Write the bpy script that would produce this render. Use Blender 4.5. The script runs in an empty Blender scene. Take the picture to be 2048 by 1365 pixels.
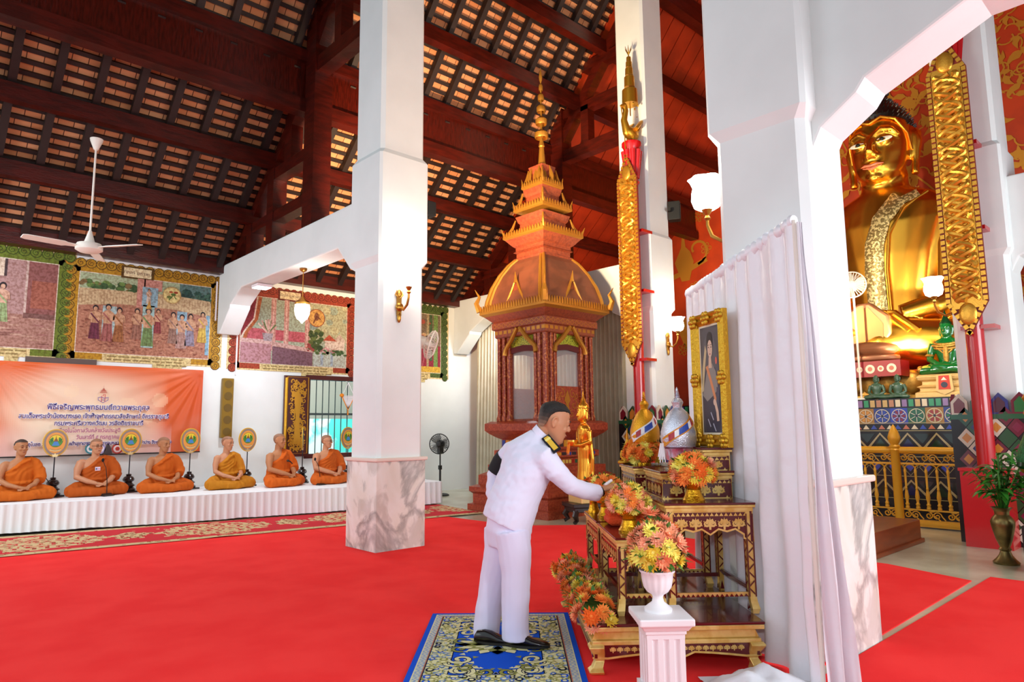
import bpy, bmesh, math, random
from mathutils import Vector, Matrix, noise
from math import sin, cos, pi, radians, sqrt, atan2
random.seed(7)
C = bpy.context.scene.collection
SC = bpy.context.scene

# ---------------------------------------------------------------- camera
FPX = 1365.333
EYE = Vector((0, 0, 1.45))
_yaw, _pit, _rol = radians(47.2), radians(7.24), radians(-.54)
FW = Vector((cos(_yaw)*cos(_pit), sin(_yaw)*cos(_pit), sin(_pit)))
_R = Vector((sin(_yaw), -cos(_yaw), 0)); _U = _R.cross(FW)
RT = _R*cos(_rol)+_U*sin(_rol); UP = -_R*sin(_rol)+_U*cos(_rol)
cam = bpy.data.cameras.new('camera'); cam.sensor_width = 36; cam.lens = 36*FPX/2048
cam.clip_end = 200
co = bpy.data.objects.new('camera', cam); C.objects.link(co); SC.camera = co
m = Matrix((RT, UP, -FW)).transposed().to_4x4(); m.translation = EYE; co.matrix_world = m

# ---------------------------------------------------------------- light
SC.view_settings.view_transform = 'Standard'; SC.view_settings.look = 'None'
SC.view_settings.gamma = 1; SC.view_settings.use_curve_mapping = False
SC.view_settings.exposure = 0.0
SC.cycles.use_denoising = True
SC.cycles.max_bounces = 7; SC.cycles.diffuse_bounces = 4; SC.cycles.glossy_bounces = 4
SC.cycles.transparent_max_bounces = 12; SC.cycles.sample_clamp_indirect = 8
W = bpy.data.worlds.new('World'); SC.world = W; W.use_nodes = True
W.node_tree.nodes['Background'].inputs[0].default_value = (.80, .92, 1, 1)
W.node_tree.nodes['Background'].inputs[1].default_value = .9
def lamp(name, kind, loc, energy, col=(1, 1, 1), size=.2, to=None, angle=None, blend=.5, sizey=None):
    l = bpy.data.lights.new(name, kind); l.energy = energy; l.color = col
    if kind == 'AREA':
        l.size = size
        if sizey: l.shape = 'RECTANGLE'; l.size_y = sizey
    else: l.shadow_soft_size = size
    if kind == 'SPOT': l.spot_size = radians(angle or 60); l.spot_blend = blend
    o = bpy.data.objects.new(name, l); C.objects.link(o); o.location = loc
    if to: o.rotation_euler = (Vector(to)-Vector(loc)).to_track_quat('-Z', 'Y').to_euler()
    return o
lamp('photographer_flash', 'SPOT', (2.3, -.6, 2.2), 190, (.95, .97, 1), .12, (3.0, 9, 1.6), 64, .6)
lamp('camera_flash', 'SPOT', (-.15, -.1, 1.85), 130, (.95, .97, 1), .1, (5, 7.5, 1.9), 110, .8)
lamp('nave_daylight', 'AREA', (-3, 6.5, 4.2), 110, (.86, .94, 1), 5, (4, 9, .8), sizey=4)
lamp('side_door_daylight', 'AREA', (6.6, -4.3, 2.9), 640, (.82, .93, 1), 6, (6.6, 5, 1.0), sizey=3)
lamp('yard_daylight', 'AREA', (7.5, 14.6, 4.5), 260, (1, 1, 1), 3, (7.5, 17, 1.5), sizey=1)
lamp('aisle_fill', 'AREA', (-.7, 11.4, 3.9), 110, (.9, .95, 1), 1.6, (3.8, 11.5, .9), sizey=1.6)  # unseen fill added to brighten monks and left wall, no fixture there
lamp('roof_flood_and_fill', 'SPOT', (5.3, 7.55, 4.0), 1900, (1, .72, .42), .15, (8.6, 11.4, 7.0), 110, .8)
lamp('roof_flood_and_fill', 'SPOT', (5.35, 7.0, 4.3), 1500, (1, .76, .46), .15, (13, 5.5, 7.0), 100, .7)
lamp('roof_flood_and_fill', 'SPOT', (5.2, 2.8, 4.2), 260, (1, .58, .28), .15, (6.5, 9.5, 7.2), 75, .8)  # added warm fill for the left pillar's upper face, no lamp on this pillar
lamp('sanctuary_fill', 'SPOT', (11.0, 8.3, 4.4), 520, (1, .74, .5), .2, (13.6, 9.6, 7.2), 140, .7)  # added to brighten the plank lining and orange wall, no known lamp
for yy in (3.75, 5.25): lamp('altar_floodlight', 'SPOT', (12.2, yy, 2.7), 760, (1, .88, .6), .5, (13.7, 4.42, 5.0), 110, .6)
# ---------------------------------------------------------------- pixels to places (taking measurements off the photograph)
def ray(x, y): return FW+RT*((x-1024)/FPX)-UP*((y-682.5)/FPX)
def onz(x, y, z=0):
    d = ray(x, y); return EYE+d*((z-EYE.z)/d.z)
def onx(x, y, X):
    d = ray(x, y); return EYE+d*(X/d.x)
def ony(x, y, Y):
    d = ray(x, y); return EYE+d*(Y/d.y)

# ---------------------------------------------------------------- colour and materials
def lin(c):
    return c/12.92 if c <= .04045 else ((c+.055)/1.055)**2.4
def hx(s, a=1):
    return tuple(lin(int(s[i:i+2], 16)/255) for i in (0, 2, 4))+(a,)
MATS = {}
def mat(name, col='ffffff', rough=.5, metal=0, col2=None, nscale=5, ndetail=4, bump=0, bscale=40, spec=.5,
        emit=None, estr=1, attr=False, trans=0, alpha=1, coat=0, sheen=0, stretch=None, ramp=(.4, .62), sss=0, wave=None, ior=None, bdist=.02):
    if name in MATS: return MATS[name]
    m = bpy.data.materials.new(name); m.use_nodes = True; N = m.node_tree.nodes; L = m.node_tree.links
    b = N['Principled BSDF']; b.inputs['Base Color'].default_value = hx(col)
    b.inputs['Roughness'].default_value = rough; b.inputs['Metallic'].default_value = metal
    b.inputs['Specular IOR Level'].default_value = spec
    b.inputs['Coat Weight'].default_value = coat; b.inputs['Sheen Weight'].default_value = sheen
    b.inputs['Transmission Weight'].default_value = trans; b.inputs['Alpha'].default_value = alpha
    if ior: b.inputs['IOR'].default_value = ior
    if sss: b.inputs['Subsurface Weight'].default_value = sss; b.inputs['Subsurface Scale'].default_value = .02
    tc = N.new('ShaderNodeTexCoord'); mp = N.new('ShaderNodeMapping'); L.new(tc.outputs['Object'], mp.inputs[0])
    if stretch: mp.inputs['Scale'].default_value = stretch
    base = None
    if attr:
        at = N.new('ShaderNodeVertexColor'); at.layer_name = 'Col'; base = at.outputs[0]
    if col2:
        n = N.new('ShaderNodeTexNoise'); n.inputs['Scale'].default_value = nscale; n.inputs['Detail'].default_value = ndetail
        L.new(mp.outputs[0], n.inputs[0])
        r = N.new('ShaderNodeValToRGB'); r.color_ramp.elements[0].position = ramp[0]; r.color_ramp.elements[1].position = ramp[1]
        L.new(n.outputs[0], r.inputs[0])
        if base:
            mx = N.new('ShaderNodeMix'); mx.data_type = 'RGBA'; mx.blend_type = 'MULTIPLY'; mx.inputs[0].default_value = 1
            r.color_ramp.elements[0].color = hx(col2); r.color_ramp.elements[1].color = (1, 1, 1, 1)
            L.new(base, mx.inputs[6]); L.new(r.outputs[0], mx.inputs[7]); base = mx.outputs[2]
        else:
            r.color_ramp.elements[0].color = hx(col); r.color_ramp.elements[1].color = hx(col2); base = r.outputs[0]
    if base: L.new(base, b.inputs['Base Color'])
    if bump:
        if wave:
            n2 = N.new('ShaderNodeTexWave'); n2.inputs['Scale'].default_value = bscale; n2.inputs['Distortion'].default_value = wave
            n2.inputs['Detail'].default_value = 2
        else:
            n2 = N.new('ShaderNodeTexNoise'); n2.inputs['Scale'].default_value = bscale; n2.inputs['Detail'].default_value = 3
        L.new(mp.outputs[0], n2.inputs[0])
        bp = N.new('ShaderNodeBump'); bp.inputs['Strength'].default_value = bump; bp.inputs['Distance'].default_value = bdist
        L.new(n2.outputs['Fac' if not wave else 'Fac'] if 'Fac' in n2.outputs else n2.outputs[0], bp.inputs['Height']); L.new(bp.outputs[0], b.inputs['Normal'])
    if emit:
        b.inputs['Emission Color'].default_value = hx(emit); b.inputs['Emission Strength'].default_value = estr
    MATS[name] = m; return m

# ---------------------------------------------------------------- mesh builder
class MB:
    def __init__(s): s.v = []; s.f = []; s.c = []; s.col = None; s.X = None
    def add(s, vs, fs, col=None):
        o = len(s.v)
        if s.X is not None: vs = [s.X @ Vector(p) for p in vs]
        s.v += [tuple(p) for p in vs]; s.f += [tuple(i+o for i in f) for f in fs]; s.c += [col or s.col]*len(fs); return s
    def box(s, c, d, rz=0, col=None, taper=1, M=None):
        x, y, z = d[0]/2, d[1]/2, d[2]/2; vs = []
        for k, (a, b, e) in enumerate([(-1, -1, -1), (1, -1, -1), (1, 1, -1), (-1, 1, -1), (-1, -1, 1), (1, -1, 1), (1, 1, 1), (-1, 1, 1)]):
            t = taper if e > 0 else 1
            p = Vector((a*x*t, b*y*t, e*z))
            if M: p = M @ p
            if rz: p = Vector((p.x*cos(rz)-p.y*sin(rz), p.x*sin(rz)+p.y*cos(rz), p.z))
            vs.append(p+Vector(c))
        return s.add(vs, [(3, 2, 1, 0), (4, 5, 6, 7), (0, 1, 5, 4), (1, 2, 6, 5), (2, 3, 7, 6), (3, 0, 4, 7)], col)
    def b2(s, p, q, col=None):
        return s.box([(a+b)/2 for a, b in zip(p, q)], [abs(a-b) for a, b in zip(p, q)], col=col)
    def loft(s, rings, cap=True, closed=True, col=None):
        n = len(rings[0]); vs = [p for r in rings for p in r]; fs = []
        for i in range(len(rings)-1):
            for j in range(n if closed else n-1):
                k = (j+1) % n; fs.append((i*n+j, i*n+k, (i+1)*n+k, (i+1)*n+j))
        if cap and closed:
            fs.append(tuple(range(n-1, -1, -1))); fs.append(tuple((len(rings)-1)*n+j for j in range(n)))
        return s.add(vs, fs, col)
    def lathe(s, prof, c=(0, 0, 0), n=24, col=None, rot=0, sx=1, sy=1, cap=True):
        return s.loft([[(c[0]+r*sx*cos(rot+2*pi*j/n), c[1]+r*sy*sin(rot+2*pi*j/n), c[2]+z) for j in range(n)] for r, z in prof], cap, col=col)
    def sq(s, prof, c=(0, 0, 0), col=None, ax=1, ay=1):   # square section: prof of (half width, z)
        return s.loft([[(c[0]+a*r*ax, c[1]+b*r*ay, c[2]+z) for a, b in ((-1, -1), (1, -1), (1, 1), (-1, 1))] for r, z in prof], col=col)
    def tube(s, pts, rad, n=8, col=None, flat=1, cap=True, up=(0, 0, 1)):
        pts = [Vector(p) for p in pts]
        if not hasattr(rad, '__len__'): rad = [rad]*len(pts)
        rings = []; u = None
        for i, p in enumerate(pts):
            t = (pts[min(i+1, len(pts)-1)]-pts[max(i-1, 0)])
            t = t.normalized() if t.length > 1e-9 else Vector((0, 0, 1))
            if u is None:
                u = Vector(up)
                if abs(u.dot(t)) > .95: u = Vector((1, 0, 0))
            u = (u-t*u.dot(t)).normalized(); w = t.cross(u)
            rings.append([p+(w*cos(2*pi*j/n)+u*sin(2*pi*j/n)*flat)*rad[i] for j in range(n)])
        return s.loft(rings, cap, col=col)
    def ell(s, c, r, n=16, m=10, col=None, M=None):
        rings = []
        for i in range(m+1):
            a = -pi/2+pi*i/m; a = max(-pi/2+.03, min(pi/2-.03, a))
            ring = []
            for j in range(n):
                p = Vector((r[0]*cos(a)*cos(2*pi*j/n), r[1]*cos(a)*sin(2*pi*j/n), r[2]*sin(a)))
                if M: p = M @ p
                ring.append(p+Vector(c))
            rings.append(ring)
        return s.loft(rings, col=col)
    def prism(s, poly, F, d, col=None, back=True):    # poly (u,v) in frame F=(o,ex,ey), extruded by vector d
        o, ex, ey = [Vector(a) for a in F]; d = Vector(d); n = len(poly)
        a = [o+ex*u+ey*v for u, v in poly]; vs = a+[p+d for p in a]
        fs = [tuple(range(n, 2*n))]+[(i, (i+1) % n, n+(i+1) % n, n+i) for i in range(n)]
        if back: fs.append(tuple(range(n-1, -1, -1)))
        return s.add(vs, fs, col)
    def poly(s, poly, F, h=0, col=None):
        o, ex, ey = [Vector(a) for a in F]; nn = ex.cross(ey).normalized()
        vs = [o+ex*u+ey*v+nn*h for u, v in poly]
        return s.add(vs, [tuple(range(len(poly)))], col)
    def strip(s, pts, w, F, h=0, col=None, closed=False):     # ribbon along (u,v) points, widths w
        n = len(pts); L = []; Rr = []
        if not hasattr(w, '__len__'): w = [w]*n
        for i in range(n):
            a = pts[(i-1) % n if closed else max(i-1, 0)]; b = pts[(i+1) % n if closed else min(i+1, n-1)]
            dx, dy = b[0]-a[0], b[1]-a[1]; l = sqrt(dx*dx+dy*dy) or 1; nx, ny = -dy/l*w[i]/2, dx/l*w[i]/2
            L.append((pts[i][0]+nx, pts[i][1]+ny)); Rr.append((pts[i][0]-nx, pts[i][1]-ny))
        o, ex, ey = [Vector(a) for a in F]; nn = ex.cross(ey).normalized()
        vs = [o+ex*u+ey*v+nn*h for u, v in L]+[o+ex*u+ey*v+nn*h for u, v in Rr]
        fs = [(n+i, n+(i+1) % n, (i+1) % n, i) for i in range(n if closed else n-1)]
        return s.add(vs, fs, col)
    def mesh(s, name, smooth=False, ang=40):
        me = bpy.data.meshes.new(name); me.from_pydata(s.v, [], s.f)
        if any(s.c):
            ca = me.color_attributes.new('Col', 'FLOAT_COLOR', 'CORNER'); buf = []
            for f, c in zip(s.f, s.c): buf += list(c or (1, 1, 1, 1))*len(f)
            ca.data.foreach_set('color', buf)
        me.validate()
        if smooth:
            me.shade_smooth()
            if ang: me.set_sharp_from_angle(angle=radians(ang))
        return me
    def build(s, name, mt, parent=None, smooth=True, ang=40, bevel=0):
        me = s.mesh(name, smooth, ang); o = bpy.data.objects.new(name, me); C.objects.link(o)
        if mt: me.materials.append(mt)
        if parent: o.parent = parent
        if bevel:
            md = o.modifiers.new('bevel', 'BEVEL'); md.width = bevel; md.segments = 2; md.limit_method = 'ANGLE'; md.angle_limit = radians(50)
        return o
def fuse(mb, name, mt, parent=None, voxel=.01, smooth=4, fac=.5, post=None):     # one continuous surface
    me = mb.mesh(name); o = bpy.data.objects.new('tmp', me); C.objects.link(o)
    r = o.modifiers.new('r', 'REMESH'); r.mode = 'VOXEL'; r.voxel_size = voxel
    if smooth:
        sm = o.modifiers.new('s', 'SMOOTH'); sm.iterations = smooth; sm.factor = fac
    dg = bpy.context.evaluated_depsgraph_get(); dg.update()
    me2 = bpy.data.meshes.new_from_object(o.evaluated_get(dg)); me2.name = name
    bpy.data.objects.remove(o); bpy.data.meshes.remove(me)
    if post:
        for v in me2.vertices: v.co = post(v.co)
    me2.shade_smooth(); me2.materials.clear(); me2.materials.append(mt)
    o = bpy.data.objects.new(name, me2); C.objects.link(o)
    if parent: o.parent = parent
    return o
def tag(o, label=None, cat=None, group=None, kind=None):
    if label: o['label'] = label
    if cat: o['category'] = cat
    if group: o['group'] = group
    if kind: o['kind'] = kind
    return o
def T(name, label, cat, loc=(0, 0, 0), rz=0, group=None):
    o = bpy.data.objects.new(name, None); C.objects.link(o); o.location = loc; o.rotation_euler = (0, 0, rz)
    o.empty_display_size = .1
    return tag(o, label, cat, group)
def dup(o, parent=None, loc=None, rz=None, label=None, scale=None):
    c = o.copy(); C.objects.link(c); c.parent = parent
    if loc is not None: c.location = loc
    if rz is not None: c.rotation_euler = (0, 0, rz)
    if scale is not None: c.scale = (scale, scale, scale)
    if label: c['label'] = label
    for ch in o.children: dup(ch, c)
    return c
def part(o, label): o['label'] = label; return o
def S(o, label=None, cat=None): return tag(o, label, cat, None, 'structure')
def text_mesh(s, size, F, h, align='CENTER', depth=0, bold=0):
    cu = bpy.data.curves.new('t', 'FONT'); cu.body = s; cu.size = size; cu.align_x = align; cu.extrude = depth; cu.offset = bold; cu.resolution_u = 3
    o = bpy.data.objects.new('t', cu); C.objects.link(o); dg = bpy.context.evaluated_depsgraph_get(); dg.update()
    me = bpy.data.meshes.new_from_object(o.evaluated_get(dg)); bpy.data.objects.remove(o)
    oo, ex, ey = [Vector(a) for a in F]; nn = ex.cross(ey).normalized()
    vs = [oo+ex*v.co.x+ey*v.co.y+nn*(h+v.co.z) for v in me.vertices]; fs = [tuple(p.vertices) for p in me.polygons]
    bpy.data.meshes.remove(me); return vs, fs
def circ(u, v, r, n=24, ry=None, a0=0):
    ry = ry or r
    return [(u+r*cos(a0+2*pi*i/n), v+ry*sin(a0+2*pi*i/n)) for i in range(n)]
def spiral(u, v, r0, r1, a0, turns, n=14):
    return [(u+(r0+(r1-r0)*i/n)*cos(a0+2*pi*turns*i/n), v+(r0+(r1-r0)*i/n)*sin(a0+2*pi*turns*i/n)) for i in range(n+1)]
def rect(u0, v0, u1, v1): return [(u0, v0), (u1, v0), (u1, v1), (u0, v1)]
# ================================================================ materials of the place
white = mat('painted_plaster', 'edf1ef', .6, col2='e6eae8', nscale=1.2)
def marblemat(name, c0, c1, vein, sc):
    m = mat(name, c0, .22); N = m.node_tree.nodes; L = m.node_tree.links; b = N['Principled BSDF']; tc = N.new('ShaderNodeTexCoord'); mp = N.new('ShaderNodeMapping'); L.new(tc.outputs['Object'], mp.inputs[0]); mp.inputs['Scale'].default_value = (1, 1, .7); mp.inputs['Rotation'].default_value = (.5, .35, .2)
    def nzn(scale, det, dist): n = N.new('ShaderNodeTexNoise'); n.inputs['Scale'].default_value = scale; n.inputs['Detail'].default_value = det; n.inputs['Distortion'].default_value = dist; L.new(mp.outputs[0], n.inputs[0]); return n.outputs[0]
    def rmp(src, stops): r = N.new('ShaderNodeValToRGB'); L.new(src, r.inputs[0]); e = r.color_ramp.elements; e[0].position, e[0].color = stops[0]; e[1].position, e[1].color = stops[-1]; [setattr(e.new(p), 'color', c) for p, c in stops[1:-1]]; return r.outputs[0]
    base = rmp(nzn(sc*1.3, 8, .6), [(.35, hx(c1)), (.5, hx(c0)), (.68, hx(c1))])
    W1 = (1, 1, 1, 1); v1 = rmp(nzn(sc*.7, 9, 1.1), [(.46, W1), (.495, hx(vein)), (.505, hx(vein)), (.56, W1)]); v2 = rmp(nzn(sc*2, 10, .8), [(.40, hx('dddbd9')), (.47, W1)])
    out = base
    for v in (v1, v2):
        x = N.new('ShaderNodeMix'); x.data_type = 'RGBA'; x.blend_type = 'MULTIPLY'; x.inputs[0].default_value = .8; L.new(out, x.inputs[6]); L.new(v, x.inputs[7]); out = x.outputs[2]
    L.new(out, b.inputs['Base Color']); return m
marble = marblemat('plinth_marble', 'f0f1ea', 'e6e3d6', 'b4b5b8', 1.6)
capm = mat('plinth_cap_marble', 'e8d9cc', .3)
floorm = mat('floor_marble', 'c9c3a8', .2, col2='b3aa90', nscale=1.6, ndetail=8)
wood = mat('dark_lacquered_wood', '4c1006', .32, col2='380b04', nscale=3, bump=.15, bscale=14, stretch=(1, 1, 6))
woodb = mat('carved_beam_wood', '4c1006', .28, col2='350a03', nscale=6, bump=.5, bscale=7, stretch=(6, 1, 1), bdist=.01)
rafm = mat('blackened_rafter_wood', '1d0a06', .6)
plankm = mat('red_plank', '9a2c10', .4, col2='84240d', nscale=2)
goldp = mat('gold_paint', 'd79a35', .45, metal=.55)
orangew = mat('orange_wall_paint', 'c8410f', .5, col2='b5380d', nscale=2)
def tilemat():
    m = mat('terracotta_tile', 'b9723f', .8); N = m.node_tree.nodes; L = m.node_tree.links; b = N['Principled BSDF']
    tc = N.new('ShaderNodeTexCoord'); br = N.new('ShaderNodeTexBrick'); L.new(tc.outputs['Object'], br.inputs[0])
    br.inputs['Color1'].default_value = hx('d29468'); br.inputs['Color2'].default_value = hx('bd7648'); br.inputs['Mortar'].default_value = hx('4a2413')
    br.inputs['Scale'].default_value = 1; br.inputs['Brick Width'].default_value = .2; br.inputs['Row Height'].default_value = .17; br.inputs['Mortar Size'].default_value = .006
    L.new(br.outputs[0], b.inputs['Base Color'])
tilemat()
# ================================================================ floor and walls
S(MB().b2((-4, -6, -.2), (16.2, 13.3, 0)).build('floor', floorm, smooth=False))
YW = 13.12
w0, w1 = ony(626, 760, YW), ony(716, 905, YW)      # window opening
wx0, wx1, wz0, wz1 = 6.46, 7.62, w1.z, w0.z
wl = MB()
wl.b2((-4, YW, 0), (wx0, YW+.2, 4.75)).b2((wx1, YW, 0), (16.2, YW+.2, 4.75)).b2((wx0, YW, 0), (wx1, YW+.2, wz0)).b2((wx0, YW, wz1), (wx1, YW+.2, 4.75))
S(wl.build('wall_left', white, smooth=False))
S(MB().b2((16, -6, 0), (16.2, 13.3, 14)).build('wall_back', orangew, smooth=False))
# ================================================================ pillars
def oct_(h, c, cx, cy, z):
    pts = [(h, -h+c), (h, h-c), (h-c, h), (-h+c, h), (-h, h-c), (-h, -h+c), (-h+c, -h), (h-c, -h)]
    return [(cx+a, cy+b, z) for a, b in pts]
def pillar(x, y, top=10.5, mosaic=False, hp=1.08):
    m = MB(); R = []
    for h, c, z in ((.33, .05, hp), (.33, .05, 3.52), (.37, .03, 3.6), (.37, .03, 4.93), (.33, .045, 5.0), (.33, .045, top)):
        R.append(oct_(h, c, 0, 0, z))
    o = m.loft(R).build('pillar', white, smooth=False); o.location = (x, y, 0); S(o)
    if not mosaic:
        MB().box((0, 0, hp/2-.01), (.7, .7, hp-.02)).build('plinth', marble, o, smooth=False)
        MB().box((0, 0, hp), (.755, .755, .045)).build('plinth_cap', capm, o, smooth=False, bevel=.012)
    return o
PL = [pillar(4.76, 7.5), pillar(4.745, 2.205), pillar(10.4, 7.5, mosaic=True), pillar(10.4, 2.2, mosaic=True)]
# tie beams with haunches (profile in the y,z plane)
def tie(x, y0, y1, name='tie_beam'):
    sg = 1 if y1 > y0 else -1; L = abs(y1-y0)
    P = [(0, 3.3), (0, 4.54), (L, 4.54), (L, 3.25), (L-.12, 3.25), (L-.6, 3.68), (L-.62, 3.74), (L-1.1, 3.98), (.72, 3.98), (.36, 3.62), (.1, 3.5)]
    o = MB().prism(P, ((-.19, 0, 0), (0, sg, 0), (0, 0, 1)), (.38, 0, 0)).build(name, white, smooth=False, bevel=.02)
    o.location = (x, y0, 0); S(o); return o
tie(4.76, 7.82, 13.12); tie(10.4, 7.82, 13.12); tie(10.4, 1.88, -3.5)
# the near right pillar carries the same beam over the other aisle
P = [(-.02, 3.3), (-.02, 6.4), (5.9, 6.4), (5.9, 3.98), (1.0, 3.98), (.36, 3.70), (.30, 3.62), (.06, 3.46)]
o = MB().prism(P, ((-.19, 0, 0), (0, -1, 0), (0, 0, 1)), (.38, 0, 0)).build('tie_beam', white, smooth=False, bevel=.02)
o.location = (4.75, 1.87, 0); S(o)
# ================================================================ roof
ce = tag(bpy.data.objects.new('ceiling', None), kind='structure'); C.objects.link(ce)
def slope_frame(x0, y0, z0, y1, z1):
    ey = Vector((0, y1-y0, z1-z0)); L = ey.length; ey.normalize(); ex = Vector((1, 0, 0)); nn = ex.cross(ey)
    return Matrix((ex, ey, nn)).transposed().to_4x4(), L, nn
def roof(x0, x1, y0, z0, y1, z1, planks=False):
    R, L, nn = slope_frame(x0, y0, z0, y1, z1); R.translation = Vector((x0, y0, z0)); D = x1-x0
    up = 1 if nn.z > 0 else -1
    def fin(mb, name, mt):
        o = mb.build(name, mt, ce, smooth=False); o.matrix_local = R; return o
    if planks:
        p = MB()
        n = int(D/.42)
        for i in range(n): p.b2((i*.42+.012, 0, up*.12), (i*.42+.408, L, up*.15))
        p.b2((0, 0, up*.16), (D, L, up*.2)); fin(p, 'plank_lining', plankm)
    else:
        fin(MB().b2((0, 0, up*.17), (D, L, up*.22)), 'tile_underside', MATS['terracotta_tile'])
        q = MB()
        for i in range(int(L/.17)): q.b2((0, i*.17+.0, up*.12), (D, i*.17+.062, up*.168))
        fin(q, 'battens', rafm)
        for i in range(int(D/.5)):
            fin(MB().b2((i*.5-.05+.48, 0, 0), (i*.5+.05+.48, L, up*.12)), 'rafter', rafm)
for x0, x1, pk in ((-1.5, 10.35, False), (10.35, 16, True)):
    roof(x0, x1, 12.95, 4.423, 9.8, 7.2, pk)
    roof(x0, x1, 9.85, 7.5, 4.7, 13.7, pk)
    roof(x0, x1, -4.0, 3.85, -.2, 7.2, pk)
    roof(x0, x1, -.25, 7.5, 4.7, 13.7, pk)
def beam(name, y, z0, z1, w, x0=-1.5, x1=10.3, mt=wood):
    return MB().b2((x0, y-w/2, z0), (x1, y+w/2, z1)).build(name, mt, ce, smooth=False)
for x0, x1 in ((-1.5, 10.3), (10.5, 15.9)):
    for y, z in ((11.9, 5.12), (11.0, 5.9)): beam('purlin', y, z, z+.24, .16, x0, x1)
    for y, z in ((9.05, 8.1), (8.3, 9.0), (7.4, 10.1)): beam('purlin', y, z, z+.26, .18, x0, x1)
    beam('wall_plate', 13.0, 4.38, 4.74, .22, x0, x1)
    # carved fascia beam: two rails and a boarded panel between posts
    beam('fascia_rail', 9.85, 6.45, 6.67, .22, x0, x1); beam('fascia_rail', 9.85, 7.3, 7.5, .22, x0, x1)
    beam('fascia_panel', 9.88, 6.67, 7.3, .12, x0, x1, woodb)
def truss(x):
    def p(y0, y1, z0, z1, w=.24): MB().b2((x-w/2, y0, z0), (x+w/2, y1, z1)).build('truss_member', wood, ce, smooth=False)
    p(9.45, 9.78, 4.54, 8.6, .3); p(10.95, 11.2, 4.54, 5.95); p(11.85, 12.05, 4.54, 5.15)
    p(9.7, 12.2, 4.95, 5.14, .2); p(9.7, 11.4, 5.7, 5.9, .2); p(10.35, 10.6, 5.9, 6.7, .2)
    p(7.8, 9.6, 7.05, 7.3, .22); p(7.8, 9.6, 8.0, 8.2, .2); p(8.75, 8.95, 7.3, 8.1, .2); p(7.8, 8.9, 8.85, 9.05, .2)
    for a, b in (((12.9, 4.6), (9.8, 7.2)), ((9.7, 7.5), (6.5, 11.4))):      # principal rafters
        v = Vector((0, b[0]-a[0], b[1]-a[1])); n = Vector((0, v.z, -v.y)).normalized()*.2
        if n.z > 0: n = -n
        A = Vector((x-.1, a[0], a[1])); q = [A, A+v, A+v+n, A+n]; d = Vector((.2, 0, 0))
        MB().add(q+[k+d for k in q], [(0, 1, 2, 3), (7, 6, 5, 4), (0, 4, 5, 1), (1, 5, 6, 2), (2, 6, 7, 3), (3, 7, 4, 0)]).build('principal_rafter', wood, ce, smooth=False)
truss(4.76); truss(10.4); truss(-.9)
# longitudinal nave wall plates above the pillars
beam('nave_plate', 7.5, 10.2, 10.6, .3, -1.5, 15.9); beam('nave_plate', 2.2, 10.2, 10.6, .3, -1.5, 15.9)
# ================================================================ left aisle: carpets, dais, banner, murals, window, lamps and fans
ZP = .445
def grid(F, nx, ny, U, V, fn, hfn=None):      # coloured cells, fn(u,v)->colour
    m = MB(); o, ex, ey = [Vector(a) for a in F]; nn = ex.cross(ey).normalized(); vs = []
    for j in range(ny+1):
        for i in range(nx+1):
            u, v = U*i/nx, V*j/ny; vs.append(o+ex*u+ey*v+nn*(hfn(u, v) if hfn else 0))
    m.v = [tuple(p) for p in vs]
    for j in range(ny):
        for i in range(nx):
            k = j*(nx+1)+i; m.f.append((k, k+1, k+nx+2, k+nx+1)); m.c.append(fn(U*(i+.5)/nx, V*(j+.5)/ny))
    return m
def mixc(a, b, t): t = max(0, min(1, t)); return tuple(x+(y-x)*t for x, y in zip(a, b))
nz = lambda x, y, z=0: noise.noise((x, y, z))
carpet = mat('red_carpet_pile', 'fb3a38', .95, col2='f53030', nscale=2, bump=.15, bscale=260, spec=.1)
printed = mat('printed_vinyl', attr=True, rough=.35, spec=.4)
cloth = mat('woven_pattern', attr=True, rough=.95, spec=.1)
paintm = mat('mural_paint', attr=True, rough=.6, col2='d4c4bc', nscale=26, ndetail=5, ramp=(.38, .58), spec=.3)
enamel = mat('painted_enamel', attr=True, rough=.35)
# red carpet laid over the marble: a big piece and a narrower one with a bare seam between
def slab(poly, z0, z1, mt, name): return MB().prism(poly, ((0, 0, z0), (1, 0, 0), (0, 1, 0)), (0, 0, z1-z0)).build(name, mt, smooth=False)
o = slab([(-1, 2.0), (-1, 11.6), (1, 10.4), (3.9, 9.9), (4.745, 9.7), (4.745, 7.855), (4.405, 7.855), (4.405, 7.145), (5.115, 7.145), (5.115, 7.855), (4.755, 7.855), (4.755, 9.7), (7.0, 9.3), (7.1, 7.6), (7.85, 6.9), (7.84, 2.75), (7.55, 1.93), (5.1, 1.9), (5.1, 2.565), (4.385, 2.565), (4.385, 1.92)], 0, .008, carpet, 'red_carpet')
tag(o, 'large plain red carpet covering the nave floor under the man and the altar', 'carpet')
o = slab([(-.5, -3.5), (-.5, 1.9), (4.38, 1.845), (5.1, 1.845), (7.85, 1.85), (7.87, -3.5)], 0, .008, carpet, 'red_carpet')
tag(o, 'plain red carpet strip beyond the bare seam, in front of the brass vase of leaves', 'carpet')
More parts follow.
